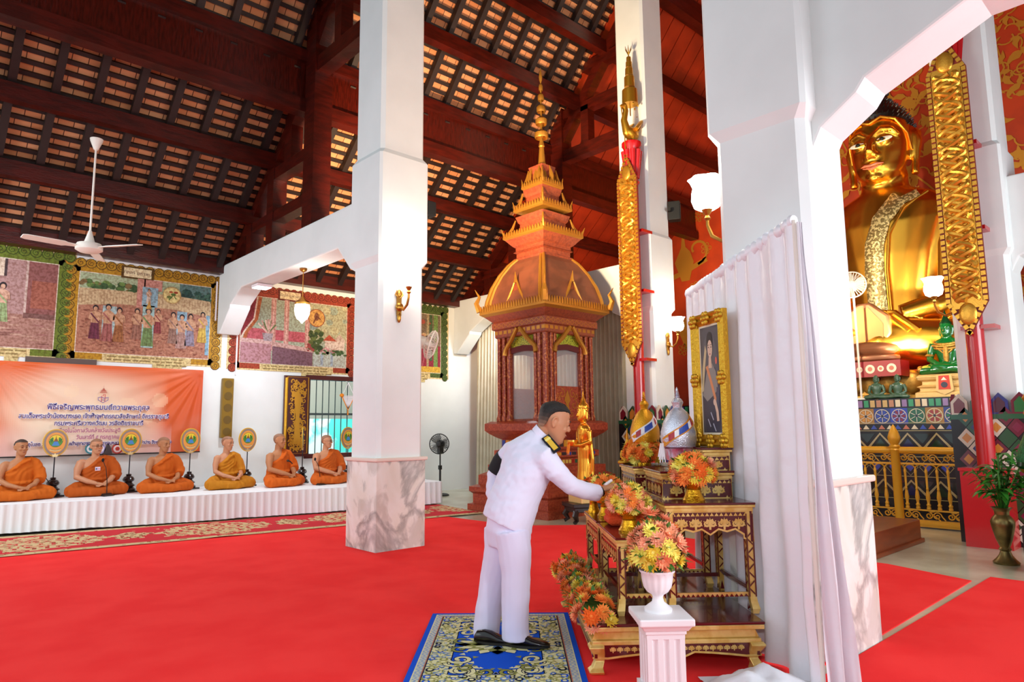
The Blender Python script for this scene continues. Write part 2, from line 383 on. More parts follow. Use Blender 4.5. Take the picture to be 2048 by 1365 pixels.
# patterned runner before the dais
def runner(u, v):
    t = v/1.55; e = min(t, 1-t)
    beige, red, dk = hx('cdb184'), hx('c8323a'), hx('8f5a3c')
    p = (u*1.0) % 2.2-1.1; q = (t-.5)*1.55
    if e < .025: return beige
    if e < .10: return beige if nz(u*14, v*14) > -.3 else dk
    if e < .14: return red
    r = sqrt(p*p+(q*1.5)**2)+.22*nz(u*6, v*6)
    if r < .78: return beige if nz(u*15, v*15, 3) > -.1 else (dk if nz(u*25, v*25) > .1 else red)
    if abs(abs(p)-1.1)*1.2+abs(q) < .34+.2*nz(u*9, v*9): return beige if nz(u*17, v*17, 8) > -.1 else dk
    return red
a, b = Vector((.7, 10.12, .012)), Vector((8.1, 8.98, .012)); ex = (b-a).normalized(); ey = Vector((-ex.y, ex.x, 0))
a -= ex*.3
o = grid((a, ex, ey), 330, 62, 7.4, 1.9, lambda u, v: runner(u, v*1.55/1.9), lambda u, v: .004+.012*max(0, nz(u*1.7, 4))*max(0, 1-v/.25)).build('runner_rug', cloth, smooth=False)
tag(o, 'long red runner rug with beige flowers in front of the white skirted platform', 'rug')
# the white dais
FR = [(.6, 12.32), (1.46, 12.12), (3.79, 11.45), (6.15, 11.0), (8.05, 10.72)]
d = T('platform', 'low platform covered in white cloth with a pleated skirt, seating the monks', 'platform', (4.3, 12.2, 0))
d0 = Vector((4.3, 12.2, 0))
def loc2(p): return (p[0]-d0.x, p[1]-d0.y)
satin = mat('white_tablecloth', 'f2f2f4', .7)
top = [loc2(p) for p in FR]+[loc2((8.3, 12.6)), loc2((8.3, 13.1)), loc2((.6, 13.1))]
MB().prism(top, ((0, 0, ZP-.03), (1, 0, 0), (0, 1, 0)), (0, 0, .03)).build('cover_cloth', satin, d, smooth=False, bevel=.012)
MB().prism([(x*.985, y*.985) for x, y in top], ((0, 0, .03), (1, 0, 0), (0, 1, 0)), (0, 0, ZP-.07)).build('frame', wood, d, smooth=False)
def along(P, step):
    out = []
    for a, b in zip(P, P[1:]):
        a, b = Vector(a), Vector(b); n = max(1, int((b-a).length/step))
        out += [a+(b-a)*i/n for i in range(n)]
    return out+[Vector(P[-1])]
sk = MB(); pts = along(FR+[(8.3, 12.6)], .0125); rings = []
for zi, z in enumerate((.04, .15, .28, ZP-.012)):
    row = []
    for i, p in enumerate(pts):
        q = pts[min(i+1, len(pts)-1)]-pts[max(i-1, 0)]; n = Vector((q.y, -q.x)).normalized()
        am = (.02, .016, .012, .007)[zi]*(1+.5*nz(i*.07, 2)); k = sin(i*2*pi/9.0+1.5*nz(i*.02, 1))
        p2 = p+n*(.012+am*(k if k > -.4 else -.4)+.012*(3-zi)/3)
        row.append((p2.x-d0.x, p2.y-d0.y, z+(.012*nz(i*.03, 5) if zi == 0 else 0)))
    rings.append(row)
sk.loft(rings, closed=False); sk.build('pleated_skirt', satin, d, ang=0)
# ---------------------------------------------------------------- banner
YB = YW-.05
def wall_at(x, y, Y=YB): p = ony(x, y, Y); return p.x, p.z
bx1, bz1 = wall_at(407, 741); _, bz0 = wall_at(402, 905); bcx, _ = wall_at(204, 815); bx0 = 2*bcx-bx1
BW, BH = bx1-bx0, bz1-bz0
bn = T('banner', 'orange printed banner with a crest and rows of violet Thai lettering on the wall', 'banner', (bcx, YB, bz0))
def bcol(u, v):
    p, q = u/BW, v/BH
    t = 1-max(0, 1-((p-.42)/.40)**2)*max(0, 1-((q-.36)/.62)**2)
    n = .25*nz(p*5, q*4); c = mixc(hx('f3dcc0'), hx('d8612c'), t**1.6+n)
    c = mixc(c, hx('c6441c'), (p-.78)*2.6 if p > .78 else 0)
    if (q < .36 and p < .85): c = mixc(c, hx('ead9dc'), .5*(1-q/.36))
    for (a, b, r) in ((.62, .55, .07), (.72, .42, .05), (.50, .62, .06), (.78, .62, .06), (.36, .7, .05), (.58, .3, .05)):
        if (p-a)**2*BW*BW/BH/BH+(q-b)**2 < r*r*2: c = mixc(c, hx('f6d7ae'), .3)
    return c
def bh(u, v):
    p, q = u/BW, v/BH
    a = atan2(1-q, (1-p)*BW/BH+.001); rr = sqrt(((1-p)*BW/BH)**2+(1-q)**2)
    a2 = atan2(1-q, p*BW/BH+.001); r2 = sqrt((p*BW/BH)**2+(1-q)**2)
    return .012*(sin(a*26)*max(0, 1-rr/1.3)+sin(a2*30)*max(0, 1-r2/1.3))+.01*nz(p*4, q*3)
FB = ((-BW/2, 0, 0), (1, 0, 0), (0, 0, 1))
grid(FB, 110, 50, BW, BH, bcol, bh).build('sheet', printed, bn, ang=0)
MB().box((0, .0, .01), (BW, .03, .02)).build('bottom_batten', mat('black_plastic', '15130f', .5), bn, smooth=False)
violet, white2, pinkt = mat('violet_ink', '3d2f86', .4), mat('white_ink', 'f6eef2', .4), mat('magenta_ink', 'a8447e', .4)
def line(s, px, size, ink, wide, name='lettering', halo=True):
    X, Z = wall_at(*px); F = ((X-bcx, -.03, Z-bz0), (1, 0, 0), (0, 0, 1))
    for k, (ik, bo, h) in enumerate(((white2, .018, 0), (ink, .004, .004))):
        if k == 0 and not halo: continue
        vs, fs = text_mesh(s, size, F, h, bold=.009 if k == 0 else .0015)
        w = max(v.x for v in vs)-min(v.x for v in vs); cx = (max(v.x for v in vs)+min(v.x for v in vs))/2; f = wide/w
        vs = [Vector(((v.x-cx)*f+X-bcx, v.y, v.z)) for v in vs]
        MB().add(vs, fs).build(name if k else 'lettering_outline', ik, bn, smooth=False)
k = BW/2/ (407-204)
def wpx(x0, x1, y): return wall_at(x1, y)[0]-wall_at(x0, y)[0]
line('พิธีเจริญพระพุทธมนต์ถวายพระกุศล', (200, 820), .125, violet, wpx(99, 302, 815))
line('สมเด็จพระเจ้าน้องนางเธอ เจ้าฟ้าจุฬาภรณวลัยลักษณ์ อัครราชกุมารี', (196, 837), .10, violet, wpx(46, 344, 832))
line('กรมพระศรีสวางควัฒน วรขัตติยราชนารี', (200, 851), .10, violet, wpx(112, 289, 846))
line('เนื่องในโอกาสวันคล้ายวันประสูติ', (178, 865), .09, pinkt, wpx(112, 238, 860), halo=False)
line('วันเสาร์ที่ ๕ กรกฎาคม ๒๕๖๘', (208, 878), .09, pinkt, wpx(152, 262, 873), halo=False)
line('ณ พระอุโบสถ วัดพระแก้วดอนเต้าสุชาดาราม พระอารามหลวง อำเภอเมืองลำปาง จังหวัดลำปาง', (196, 890), .078, violet, wpx(40, 350, 885))
# crest and the small round logos
X, Z = wall_at(205, 806); cr = MB(); FC = ((X-bcx, -.03, Z-bz0), (1, 0, 0), (0, 0, 1)); s = wpx(195, 215, 800)
ro, vi = hx('b8503a'), hx('5a3f9a')
cr.poly([(-.02*s, 1.6*s), (0, 2.05*s), (.02*s, 1.6*s)], FC, 0, ro); cr.poly([(-.2*s, 1.32*s), (-.07*s, 1.62*s), (.07*s, 1.62*s), (.2*s, 1.32*s)], FC, 0, ro)
for w, z in ((.3, 1.22), (.24, 1.34), (.36, 1.1)): cr.poly(rect(-w*s, z*s, w*s, (z+.08)*s), FC, .001, ro)
cr.strip([(-.16*s, .1*s), (-.16*s, .75*s), (.02*s, .75*s), (.02*s, .95*s), (.18*s, .95*s), (.18*s, .1*s)], .07*s, FC, .001, hx('c93a3a'))
cr.strip([(-.55*s, .55*s), (-.25*s, .62*s), (.1*s, .5*s), (.55*s, .6*s)], .07*s, FC, .002, vi)
cr.strip([(-.5*s, .5*s), (-.5*s, .3*s), (0, -.02*s), (.5*s, .3*s), (.5*s, .5*s)], .06*s, FC, .002, vi); cr.strip([(-.2*s, .3*s), (.2*s, .3*s)], .06*s, FC, .002, vi)
cr.build('crest', enamel, bn, smooth=False)
for (x, c1, c2) in ((181, 'e9f1f4', '3b8f9c'), (199, 'efe6f4', 'a79ad0'), (215, 'f0e3d8', '3a2a2a'), (234, 'f4dede', 'c0392f')):
    X, Z = wall_at(x, 898); F = ((X-bcx, -.03, Z-bz0), (1, 0, 0), (0, 0, 1)); l = MB(); r = .085
    if x == 215: l.poly([(-.07, -.09), (.07, -.09), (.04, .02), (0, .1), (-.04, .02)], F, 0, hx(c2))
    else: l.poly(circ(0, 0, r), F, 0, hx(c2)); l.poly(circ(0, 0, r*.72), F, .002, hx(c1)); l.poly(circ(0, 0, r*.42, 6), F, .004, hx(c2))
    l.build('round_logo', enamel, bn, smooth=False)
# ---------------------------------------------------------------- murals
def mural(tl, br, border, dark, paint, label, title=None, half=None):
    x0, z1 = wall_at(*tl, YW-.01); x1, z0 = wall_at(*br, YW-.01); Wd, H = x1-x0, z1-z0
    r = T('mural', label, 'mural', (x0, YW-.004, z0)); F = ((0, 0, 0), (1, 0, 0), (0, 0, 1)); t = .155
    MB().poly(rect(-.09, -.03, Wd+.09, H+.07), F, .001, hx('e3cf96')).build('painted_margin', paintm, r, smooth=False)
    f = MB(); bc, dc = hx(border), hx(dark)
    for a in (rect(0, 0, t, H), rect(Wd-t, 0, Wd, H), rect(0, H-t, Wd, H), rect(0, 0, .55, t*.8), rect(Wd-.45, 0, Wd, t*.8)): f.poly(a, F, .003, bc)
    n = 22; sc = MB
    kk = [0]
    def scal(u, v, a):
        h = .0035+.00008*kk[0]; kk[0] += 1; f.poly(circ(u, v, .085, 10), F, h, dc); f.poly(circ(u, v, .072, 10), F, h+.0004, bc); f.strip(spiral(u, v, .055, .01, a, 1.3, 9), .012, F, h+.0008, dc)
    ny = int(H/.145)
    for i in range(ny+1):
        scal(.02, H*i/ny, 0); scal(Wd-.02, H*i/ny, pi)
    nx = int(Wd/.15)
    for i in range(nx+1): scal(Wd*i/nx, H-.0, pi/2)
    f.build('painted_border', paintm, r, smooth=False)
    p = MB(); pw, ph = Wd-2*t, H-1.75*t; FP = ((t, 0, t*.75), (1, 0, 0), (0, 0, 1))
    p.poly(rect(-.012, -.012, pw+.012, ph+.012), FP, .0058, hx('e8dcc8'))
    paint(p, FP, pw, ph); p.build('picture', paintm, r, smooth=False)
    if title:
        u = title*Wd; MB().poly(rect(u-.26, H-.17, u+.26, H+.05), F, .009, hx(dark)).poly(rect(u-.22, H-.14, u+.22, H+.02), F, .010, hx('eadcb0')).build('title_plate', paintm, r, smooth=False)
        vs, fs = text_mesh('กัณฑ์ มหาพน', .085, ((u, 0, H-.09), (1, 0, 0), (0, 0, 1)), .0115); MB().add(vs, fs).build('title_lettering', mat('brown_ink', '6a5240', .6), r, smooth=False)
    c = MB().poly(rect(.58, -.03, Wd-.5, .10), F, .006, hx('dcc98e')); c.poly(rect(Wd*.55, -.12, Wd-.6, -.03), F, .006, hx('dcc98e'))
    for j in range(3):
        u = .62
        while u < Wd-.6:
            l = .05+.12*random.random()
            if j < 2 or u > Wd*.56: c.poly(rect(u, .055-.055*j, u+l, .08-.055*j), F, .007, hx('9d8a55'))
            u += l+.025
    c.build('caption_strip', paintm, r, smooth=False)
    return r
def person_p(p, F, u, v, h, dress, bodyc='c99a78', hair='2a2026', lv=.012, hat=None):
    D, B, Hh = hx(dress), hx(bodyc), hx(hair); dk = tuple(x*.55 for x in D[:3])+(1,)
    p.poly([(u-.15*h, v), (u+.15*h, v), (u+.1*h, v+.5*h), (u-.1*h, v+.5*h)], F, lv, D)
    for a in (-.07, 0, .07): p.strip([(u+a*h*1.5, v), (u+a*h, v+.46*h)], .012*h, F, lv+.001, dk)
    p.poly([(u-.1*h, v+.48*h), (u+.1*h, v+.48*h), (u+.13*h, v+.78*h), (u+.04*h, v+.84*h), (u-.04*h, v+.84*h), (u-.13*h, v+.78*h)], F, lv+.001, B)
    p.strip([(u-.12*h, v+.76*h), (u-.15*h, v+.6*h), (u+.02*h, v+.58*h)], .05*h, F, lv+.002, B); p.strip([(u+.12*h, v+.76*h), (u+.15*h, v+.6*h), (u, v+.6*h)], .05*h, F, lv+.002, B)
    p.strip([(u-.12*h, v+.76*h), (u+.1*h, v+.5*h)], .04*h, F, lv+.003, D)
    p.poly(circ(u, v+.93*h, .075*h, 12, .09*h), F, lv+.002, Hh); p.poly(circ(u, v+.905*h, .052*h, 10, .065*h), F, lv+.003, B)
    if hat: p.poly([(u-.07*h, v+.98*h), (u+.07*h, v+.98*h), (u, v+1.22*h)], F, lv+.004, hx(hat))
def blobs(p, F, U0, U1, v0, v1, cols, n, r, lv):
    for i in range(n):
        u, v = random.uniform(U0, U1), random.uniform(v0, v1); rr = r*random.uniform(.5, 1.2)
        rr = min(rr, u-U0+.02, U1-u+.02)
        if rr > .01: p.poly(circ(u, v, rr, 7, rr*.8, random.random()), F, lv+.0001*i, hx(random.choice(cols)))
def paint2(p, F, w, h):
    p.poly(rect(0, 0, w, h), F, .006, hx('b27a62')); p.poly(rect(0, .80*h, w, h), F, .0062, hx('a9b893')); p.poly(rect(.74*w, .8*h, w, h), F, .0063, hx('5f7f7a'))
    blobs(p, F, 0, .42*w, .80*h, .90*h, ['51703a', '3d5a33', '6d8a46', '80683f'], 40, .06, .0065); blobs(p, F, .76*w, w, .78*h, .9*h, ['33564a', '2d4a44', '466a58'], 36, .06, .0065)
    p.poly([(0, .58*h), (.3*w, .64*h), (.7*w, .64*h), (w, .58*h), (w, .80*h), (.7*w, .83*h), (0, .80*h)], F, .010, hx('cbb188'))
    for i in range(46): u = w*i/46; p.strip([(u, .6*h), (u, .79*h)], .006, F, .0101, hx('a98c66'))
    for i in range(430):
        u, v = random.uniform(.03*w, .95*w), random.uniform(.02*h, .56*h); p.poly(circ(u, v, .028, 6, .013, random.random()*3), F, .0102+.000004*i, hx(random.choice(['9a5f4c', 'c08a6e', '8a5142', 'b5795f', 'a5705a'])))
    p.poly(rect(.41*w, .62*h, .47*w, h), F, .0125, hx('c98d7d')); p.poly(rect(.46*w, .86*h, .6*w, h), F, .0125, hx('c98d7d'))
    for (u0, v0, u1, v1, c) in ((.17, .2, .27, .6, 'a8c0c0'), (.46, .1, .55, .66, '9dbcb8'), (.45, .64, .57, .9, '8fb0bd'), (.73, .3, .81, .62, '8fb2c4'), (.97, .05, 1, .6, '7fa6bd')): p.poly(rect(u0*w, v0*h, u1*w, v1*h), F, .013, hx(c))
    for (u, v, hh, d, ht) in ((.12, .17, .42, '6e3044', None), (.21, .15, .47, 'a2605a', None), (.29, .15, .44, 'a0663c', None), (.42, .2, .4, '9c6a58', None), (.505, .12, .5, '6f8a52', 'c59a4a'), (.58, .3, .32, '8e3b3f', None), (.70, .18, .42, '9a7668', None), (.77, .12, .46, 'b08a80', None), (.84, .16, .44, '8d8396', None), (.94, .22, .42, 'cfae4a', None), (.5, .68, .2, 'd9c9b8', None)):
        person_p(p, F, u*w, v*h, hh*h, d, lv=.0135, hat=ht)
    p.poly(circ(.68*w, .83*h, .155, 28), F, .018, hx('c4a262')); p.poly(circ(.68*w, .83*h, .14, 28), F, .0182, hx('e2cf8a'))
    for (a, b, r, c) in ((.66, .80, .05, '6f7a3c'), (.69, .84, .045, '55702f'), (.71, .87, .04, 'a8482c'), (.67, .87, .035, 'b0562f')): p.poly(circ(a*w, b*h, r, 7, r*.6, .7), F, .019, hx(c))
    p.strip([(.655*w, .76*h), (.69*w, .83*h), (.715*w, .78*h)], .02, F, .0195, hx('55702f'))
def paint1(p, F, w, h):
    p.poly(rect(0, 0, w, h), F, .006, hx('b08a86')); p.poly(rect(0, 0, w, .38*h), F, .0062, hx('a97d70'))
    p.poly(rect(.72*w, .36*h, w, h), F, .0065, hx('8f5a56')); p.poly(rect(.7*w, .36*h, .722*w, h), F, .007, hx('c9b0a6')); p.poly(rect(.76*w, .46*h, w, .78*h), F, .007, hx('a2604e')); p.poly(rect(.70*w, .34*h, w, .40*h), F, .0075, hx('7d5650'))
    p.poly(rect(.2*w, .78*h, .52*w, h), F, .007, hx('a3807a'))
    for u in (.24, .34, .44): p.poly(rect(u*w, .8*h, (u+.06)*w, h), F, .0075, hx('dcc9b4')); p.poly(rect((u+.06)*w, .8*h, (u+.085)*w, h), F, .0075, hx('4a3a3c'))
    for i in range(60): u, v = random.uniform(0, .95*w), random.uniform(0, .34*h); p.poly(circ(u, v, .09, 8, .012), F, .0076+.00001*i, hx(random.choice(['8a5d54', 'c09a88', 'a4706a'])))
    person_p(p, F, .5*w, .28*h, .44*h, '9ab07c', 'd2a890', lv=.0105); person_p(p, F, .36*w, .33*h, .4*h, '4a7090', 'b98a70', lv=.0105); person_p(p, F, .15*w, .3*h, .42*h, '8a6a50', lv=.0105)
def paint3(p, F, w, h):
    p.poly(rect(0, 0, w, h), F, .006, hx('aab7a0')); p.poly(rect(.6*w, .4*h, w, h), F, .0062, hx('b8b893'))
    blobs(p, F, .62*w, w, .55*h, .97*h, ['9fae9a', 'c7c49a', '8fa49a'], 26, .1, .0063)
    p.poly(rect(.05*w, .36*h, .6*w, .52*h), F, .0095, hx('c2606a'))
    for u in (.26, .38, .58): p.poly(rect(u*w, .2*h, (u+.045)*w, h), F, .010, hx('cf9a90')); p.strip([((u+.022)*w, .2*h), ((u+.022)*w, h)], .02, F, .0105, hx('e2c2b4'))
    p.poly([(0, .35*h), (.02*w, .45*h), (.1*w, .62*h), (.13*w, h), (0, h)], F, .0108, hx('8c2a34')); p.strip([(.03*w, .33*h), (.05*w, .46*h), (.13*w, .66*h), (.16*w, h)], .07, F, .011, hx('b5653a')); p.strip([(.0*w, .35*h), (.03*w, .46*h), (.11*w, .66*h), (.135*w, h)], .03, F, .0112, hx('e0cbb8'))
    p.poly([(0, 0), (.27*w, 0), (.27*w, .33*h), (0, .33*h)], F, .0115, hx('b5858c')); p.poly([(.28*w, 0), (.66*w, 0), (.66*w, .25*h), (.28*w, .31*h)], F, .0115, hx('7d5a66'))
    p.poly([(-.0, .30*h), (.28*w, .29*h), (.28*w, .36*h), (0, .36*h)], F, .012, hx('cfaaa4')); p.poly([(.28*w, .27*h), (.67*w, .21*h), (.67*w, .27*h), (.28*w, .34*h)], F, .012, hx('cfaaa4'))
    p.poly(rect(.67*w, 0, w, .22*h), F, .0115, hx('b9c2b8'))
    for u in (.74, .84): p.poly(rect(u*w, .02*h, (u+.025)*w, .24*h), F, .012, hx('9fb0c0')); blobs(p, F, (u-.04)*w, (u+.06)*w, .22*h, .31*h, ['d9a0a0', 'c8b0a8', 'b87880'], 16, .03, .0125)
    blobs(p, F, .62*w, .76*w, .26*h, .58*h, ['4a5c30', '3a4d2a', '66733c'], 40, .06, .0118); blobs(p, F, .68*w, w, .2*h, .26*h, ['3f5a35', '55703f'], 30, .04, .012); blobs(p, F, .6*w, .7*w, .24*h, .34*h, ['a04848', 'c06a50'], 18, .04, .0128)
    p.poly([(.78*w, .28*h), (.98*w, .28*h), (.98*w, .44*h), (.78*w, .44*h)], F, .013, hx('dccabc')); p.poly([(.76*w, .42*h), (.82*w, .52*h), (.9*w, .42*h)], F, .0135, hx('b8543c')); p.poly([(.86*w, .42*h), (.93*w, .54*h), (w, .42*h)], F, .0133, hx('cdb8a8'))
    p.poly([(.2*w, .34*h), (.27*w, .34*h), (.285*w, .46*h), (.185*w, .46*h)], F, .0132, hx('a89aa0'))
    for a in range(13): t = radians(30+10*a); p.strip([(.235*w, .46*h), (.235*w+.2*cos(t)*(1+.3*sin(a*3)), .46*h+.28*sin(t))], .03, F, .0134+.0001*a, hx(['d8a8a0', '6f8050', 'e6c8b8'][a % 3]))
    p.poly(circ(.69*w, .77*h, .19, 28), F, .0145, hx('9c4a2c')); p.poly(circ(.69*w, .77*h, .175, 28), F, .0147, hx('d9a85c')); p.poly(circ(.69*w, .79*h, .06, 8, .09), F, .015, hx('8c5a3c')); p.strip([(.66*w, .68*h), (.69*w, .8*h), (.73*w, .75*h)], .03, F, .0152, hx('7a4630'))
def paint4(p, F, w, h):
    p.poly(rect(0, 0, w, h), F, .006, hx('7c6a54')); p.poly(rect(0, 0, w, .46*h), F, .0065, hx('8f1f35')); p.poly(rect(0, 0, w, .1*h), F, .007, hx('d8ae3a'))
    for i in range(5): p.strip([(w*(.2+.18*i), .1*h), (w*(.5+.1*i), .46*h)], .02, F, .0075, hx('b4606a'))
    p.poly(rect(.9*w, .1*h, .96*w, h), F, .008, hx('6f8f4a')); p.poly(rect(.8*w, .1*h, .83*w, h), F, .008, hx('b0a07a')); p.poly(rect(.84*w, .2*h, .88*w, h), F, .008, hx('46603a'))
    blobs(p, F, .4*w, .85*w, .58*h, .9*h, ['a04a3c', '6a5a4c', 'c09a70', '4a4038'], 30, .07, .0085); person_p(p, F, .6*w, .5*h, .4*h, 'a8503c', lv=.0115); person_p(p, F, .3*w, .44*h, .44*h, '4f7a5a', lv=.0115)
mural((-130, 478), (126, 715), '6a7a26', '3c4d14', paint1, 'mural with an olive green scalloped border and a couple standing by a doorway')
mural((141, 522), (432, 732), 'b98a1e', '5f4410', paint2, 'mural with a golden scalloped border, courtiers standing before a stone wall', .42)
mural((469, 572), (704, 748), 'a5452b', '6c2616', paint3, 'mural with a brick red border, drapes, flower vase and a house', .44)
mural((722, 598), (891, 757), '51642a', '2e3d14', paint4, 'mural with a dark green border half hidden behind the pillar and wall fan')
# ---------------------------------------------------------------- window, shutter, things on the wall
win = tag(bpy.data.objects.new('window_1', None), kind='structure'); C.objects.link(win)
fw = MB()
for p, q in (((wx0-.08, YW-.05, wz0-.09), (wx1+.08, YW+.1, wz0)), ((wx0-.08, YW-.05, wz1), (wx1+.08, YW+.1, wz1+.09)), ((wx0-.08, YW-.05, wz0), (wx0, YW+.1, wz1)), ((wx1, YW-.05, wz0), (wx1+.08, YW+.1, wz1))): fw.b2(p, q)
fw.build('window_frame', mat('maroon_wood', '4c1410', .4), win, smooth=False)
gb = MB()
for i in range(8): x = wx0+(wx1-wx0)*(i+.5)/8; gb.b2((x-.008, YW+.1, wz0), (x+.008, YW+.115, wz1))
gb.b2((wx0, YW+.1, wz0+.52*(wz1-wz0)), (wx1, YW+.12, wz0+.55*(wz1-wz0))); gb.build('grille', mat('grey_steel', '5d6c6c', .4, .6), win, smooth=False)
o = MB().b2((3, 17.5, 1.6), (14, 17.7, 6)).build('grey_shed_wall', mat('grey_cladding', '9a968a', .7), smooth=False); tag(o, 'grey corrugated shed wall seen through the barred window', 'building')
o = MB().b2((3, 16.2, -.5), (14, 17, 1.72)).build('turquoise_fence', mat('turquoise_sheet', '52d6c8', .5, col2='d8efe9', nscale=1.2, ramp=(.55, .6)), smooth=False); tag(o, 'turquoise sheet fence seen through the barred window', 'fence')
gold = mat('gold_leaf', 'd7a233', .28, metal=.85, bump=.25, bscale=60)
goldflat = mat('gilded_carving', 'cf9a35', .35, metal=.75)
redl = mat('red_lacquer', '6d150d', .35)
dred = mat('altar_lacquer', '5e0d12', .22, coat=.4)
sh = T('window_shutter', 'open window shutter carved and gilded, hinged left of the barred window', 'shutter', (6.42, YW-.06, wz0))
sw, shh = .52, wz1-wz0+.06
MB().b2((-sw, -.03, -.04), (0, .02, shh)).build('panel', mat('maroon_wood'), sh, smooth=False)
c = MB(); FS = ((-sw, -.031, 0), (1, 0, 0), (0, 0, 1)); random.seed(3)
c.strip([(.06, .02), (sw-.02, .02), (sw-.02, shh-.03), (.06, shh-.03)], .02, FS, .006, closed=True)
for i in range(150):
    u, v = random.uniform(.12, sw-.07), random.uniform(.08, shh-.1); c.strip(spiral(u, v, random.uniform(.03, .06), .006, random.uniform(0, 6), random.choice([-1, 1])*random.uniform(.6, 1.2), 10), [.008+.02*(1-k/10) for k in range(11)], FS, .006+.006*random.random())
c.poly([(.2, .2), (.36, .2), (.32, .75), (.36, 1.1), (.28, 1.32), (.2, 1.1), (.24, .75)], FS, .014)
c.build('gilded_relief', goldflat, sh, smooth=False)
MB().tube([(-sw+.03, -.05, .05), (-sw+.03, -.05, shh-.05)], .03, 10).build('hinge_stile', gold, sh)
# woven flag hanging in the window
X, Z = wall_at(697, 766, YW-.15); fl = T('hanging_flag', 'white netted diamond flag with an orange pompom hanging in front of the window', 'ornament', (X, YW-.15, Z))
n_ = MB(); F = ((0, 0, 0), (1, 0, 0), (0, 0, 1))
MB().tube([(0, 0, -.01), (0, .06, .03), (0, .149, .03)], .006, 6).tube([(0, 0, 0), (-.13, 0, -.26)], .006, 6).tube([(0, 0, 0), (.13, 0, -.26)], .006, 6).tube([(0, 0, 0), (0, 0, -.3)], .003, 5).build('cords', white2, fl)
for i in range(13):
    u = -.13+.26*i/12; n_.strip([(u, -.28), (u*.1, -.28-.27*(1-abs(u)/.13*.0))], .010, F, .002)
    n_.strip([(-.13+i*.01, -.28-i*.02), (.13-i*.01, -.28-i*.02)], .009, F, .004)
n_.build('net', white2, fl, smooth=False)
orange = mat('orange_tassel', 'f08c1e', .8)
MB().ell((-.15, 0, -.27), (.045, .045, .04)).build('pompom', orange, fl)
MB().tube([(-.14, 0, -.3), (0, 0, -.58), (.14, 0, -.3)], .012, 6).tube([(0, 0, -.58), (0, 0, -.68)], [.01, .014], 6).build('fringe', orange, fl)
# golden column loudspeaker
x0, z1 = wall_at(444, 757); x1, z0 = wall_at(462, 876)
cs = T('column_speaker', 'tall narrow golden column loudspeaker mounted on the white wall', 'speaker', ((x0+x1)/2, YW-.01, z0))
h = z1-z0; MB().b2((-.1, -.1, 0), (.1, 0, h)).build('body', mat('gold_speaker_box', '8a6a16', .5, metal=.3), cs, smooth=False, bevel=.01)
for i in range(5): MB().lathe([(0, 0), (.07, 0), (.075, .006), (0, .004)], n=20).build('driver', mat('speaker_cone', '6a5010', .6), cs).matrix_local = Matrix.Translation((0, -.1, h*(i+.5)/5)) @ Matrix.Rotation(pi/2, 4, 'X')
# dark strip of an older sign peeping out above the banner
x0, z0 = wall_at(50, 733); x1, z1 = wall_at(194, 726)
tag(MB().b2((x0, YW-.03, z0-.06), (x1, YW-.01, z1+.05)).build('sign_board', mat('grey_brown_board', '5b4a44', .6), smooth=False), 'dark wooden board peeping out above the orange banner', 'board')
# ---------------------------------------------------------------- lamps
brass = mat('brass', 'b8863a', .3, metal=.9)
glow = mat('lamp_glass', 'ffffff', .4, emit='fff4ea', estr=9)
coolglow = mat('cool_led', 'ffffff', .4, emit='f2f7ff', estr=10)
def sconce(P, n, label, pw=34):     # P wall point, n outward direction
    rz = atan2(n[1], n[0])+pi/2
    r = T('wall_lamp', label, 'lamp', P, rz, 'wall lamps with tulip glass shades'); k = 1.15
    m = MB(); m.box((0, -.015, 0), (.05*k, .03, .22*k)); m.ell((0, -.02, .13*k), (.03*k, .02, .05*k)).ell((0, -.02, -.13*k), (.025*k, .02, .06*k)).ell((0, -.03, -.02), (.05*k, .03, .05*k))
    for s in (-1, 1): m.tube([(0, -.02, .08*k), (s*.045*k, -.02, .12*k), (s*.03*k, -.02, .17*k)], [.012, .012, .004], 6)
    m.build('back_plate', brass, r)
    arm = [(0, -.03, -.03), (0, -.1*k, -.06*k), (0, -.17*k, -.01*k), (0, -.2*k, .07*k), (0, -.2*k, .15*k)]
    MB().tube(arm, [.014, .013, .016, .014, .012], 8).lathe([(.01, .10*k), (.028, .12*k), (.015, .14*k), (.03, .16*k), (.05, .19*k), (.0, .19*k)], (0, -.2*k, 0), 12).build('arm', brass, r)
    R = []
    for rr, z in ((.05, .18), (.085, .2), (.1, .25), (.095, .3), (.085, .34), (.1, .38), (.115, .4)):
        R.append([(rr*k*(1+.07*cos(6*a)*(z-.18)*5)*cos(a), -.2*k+rr*k*(1+.07*cos(6*a)*(z-.18)*5)*sin(a), z*k) for a in [2*pi*j/36 for j in range(36)]])
    MB().loft(R).build('glass_shade', glow, r)
    l = lamp('wall_lamp_light', 'POINT', (0, -.2*k, .34*k), pw, (1, .9, .74), .1); l.parent = r; l.location = (0, -.34*k, .5*k)
    return r
P = ony(797, 612, 7.16); sconce((P.x, 7.165, P.z), (0, -1), 'brass wall lamp with a glowing tulip shade on the pillar beside the monks')
P = ony(1335, 688, 7.16); sconce((P.x, 7.165, P.z), (0, -1), 'brass wall lamp with a glowing tulip shade on the pillar behind the red banner pole')
P = onx(1463, 455, 4.68); sconce((4.68, 2.545, P.z-.02), (0, 1), 'brass wall lamp with a glowing tulip shade at the edge of the near right pillar')
P = onx(1912, 622, 10.3); sconce((10.3, 2.54, P.z+.02), (0, 1), 'brass wall lamp with a glowing tulip shade in front of the golden statue', 110)
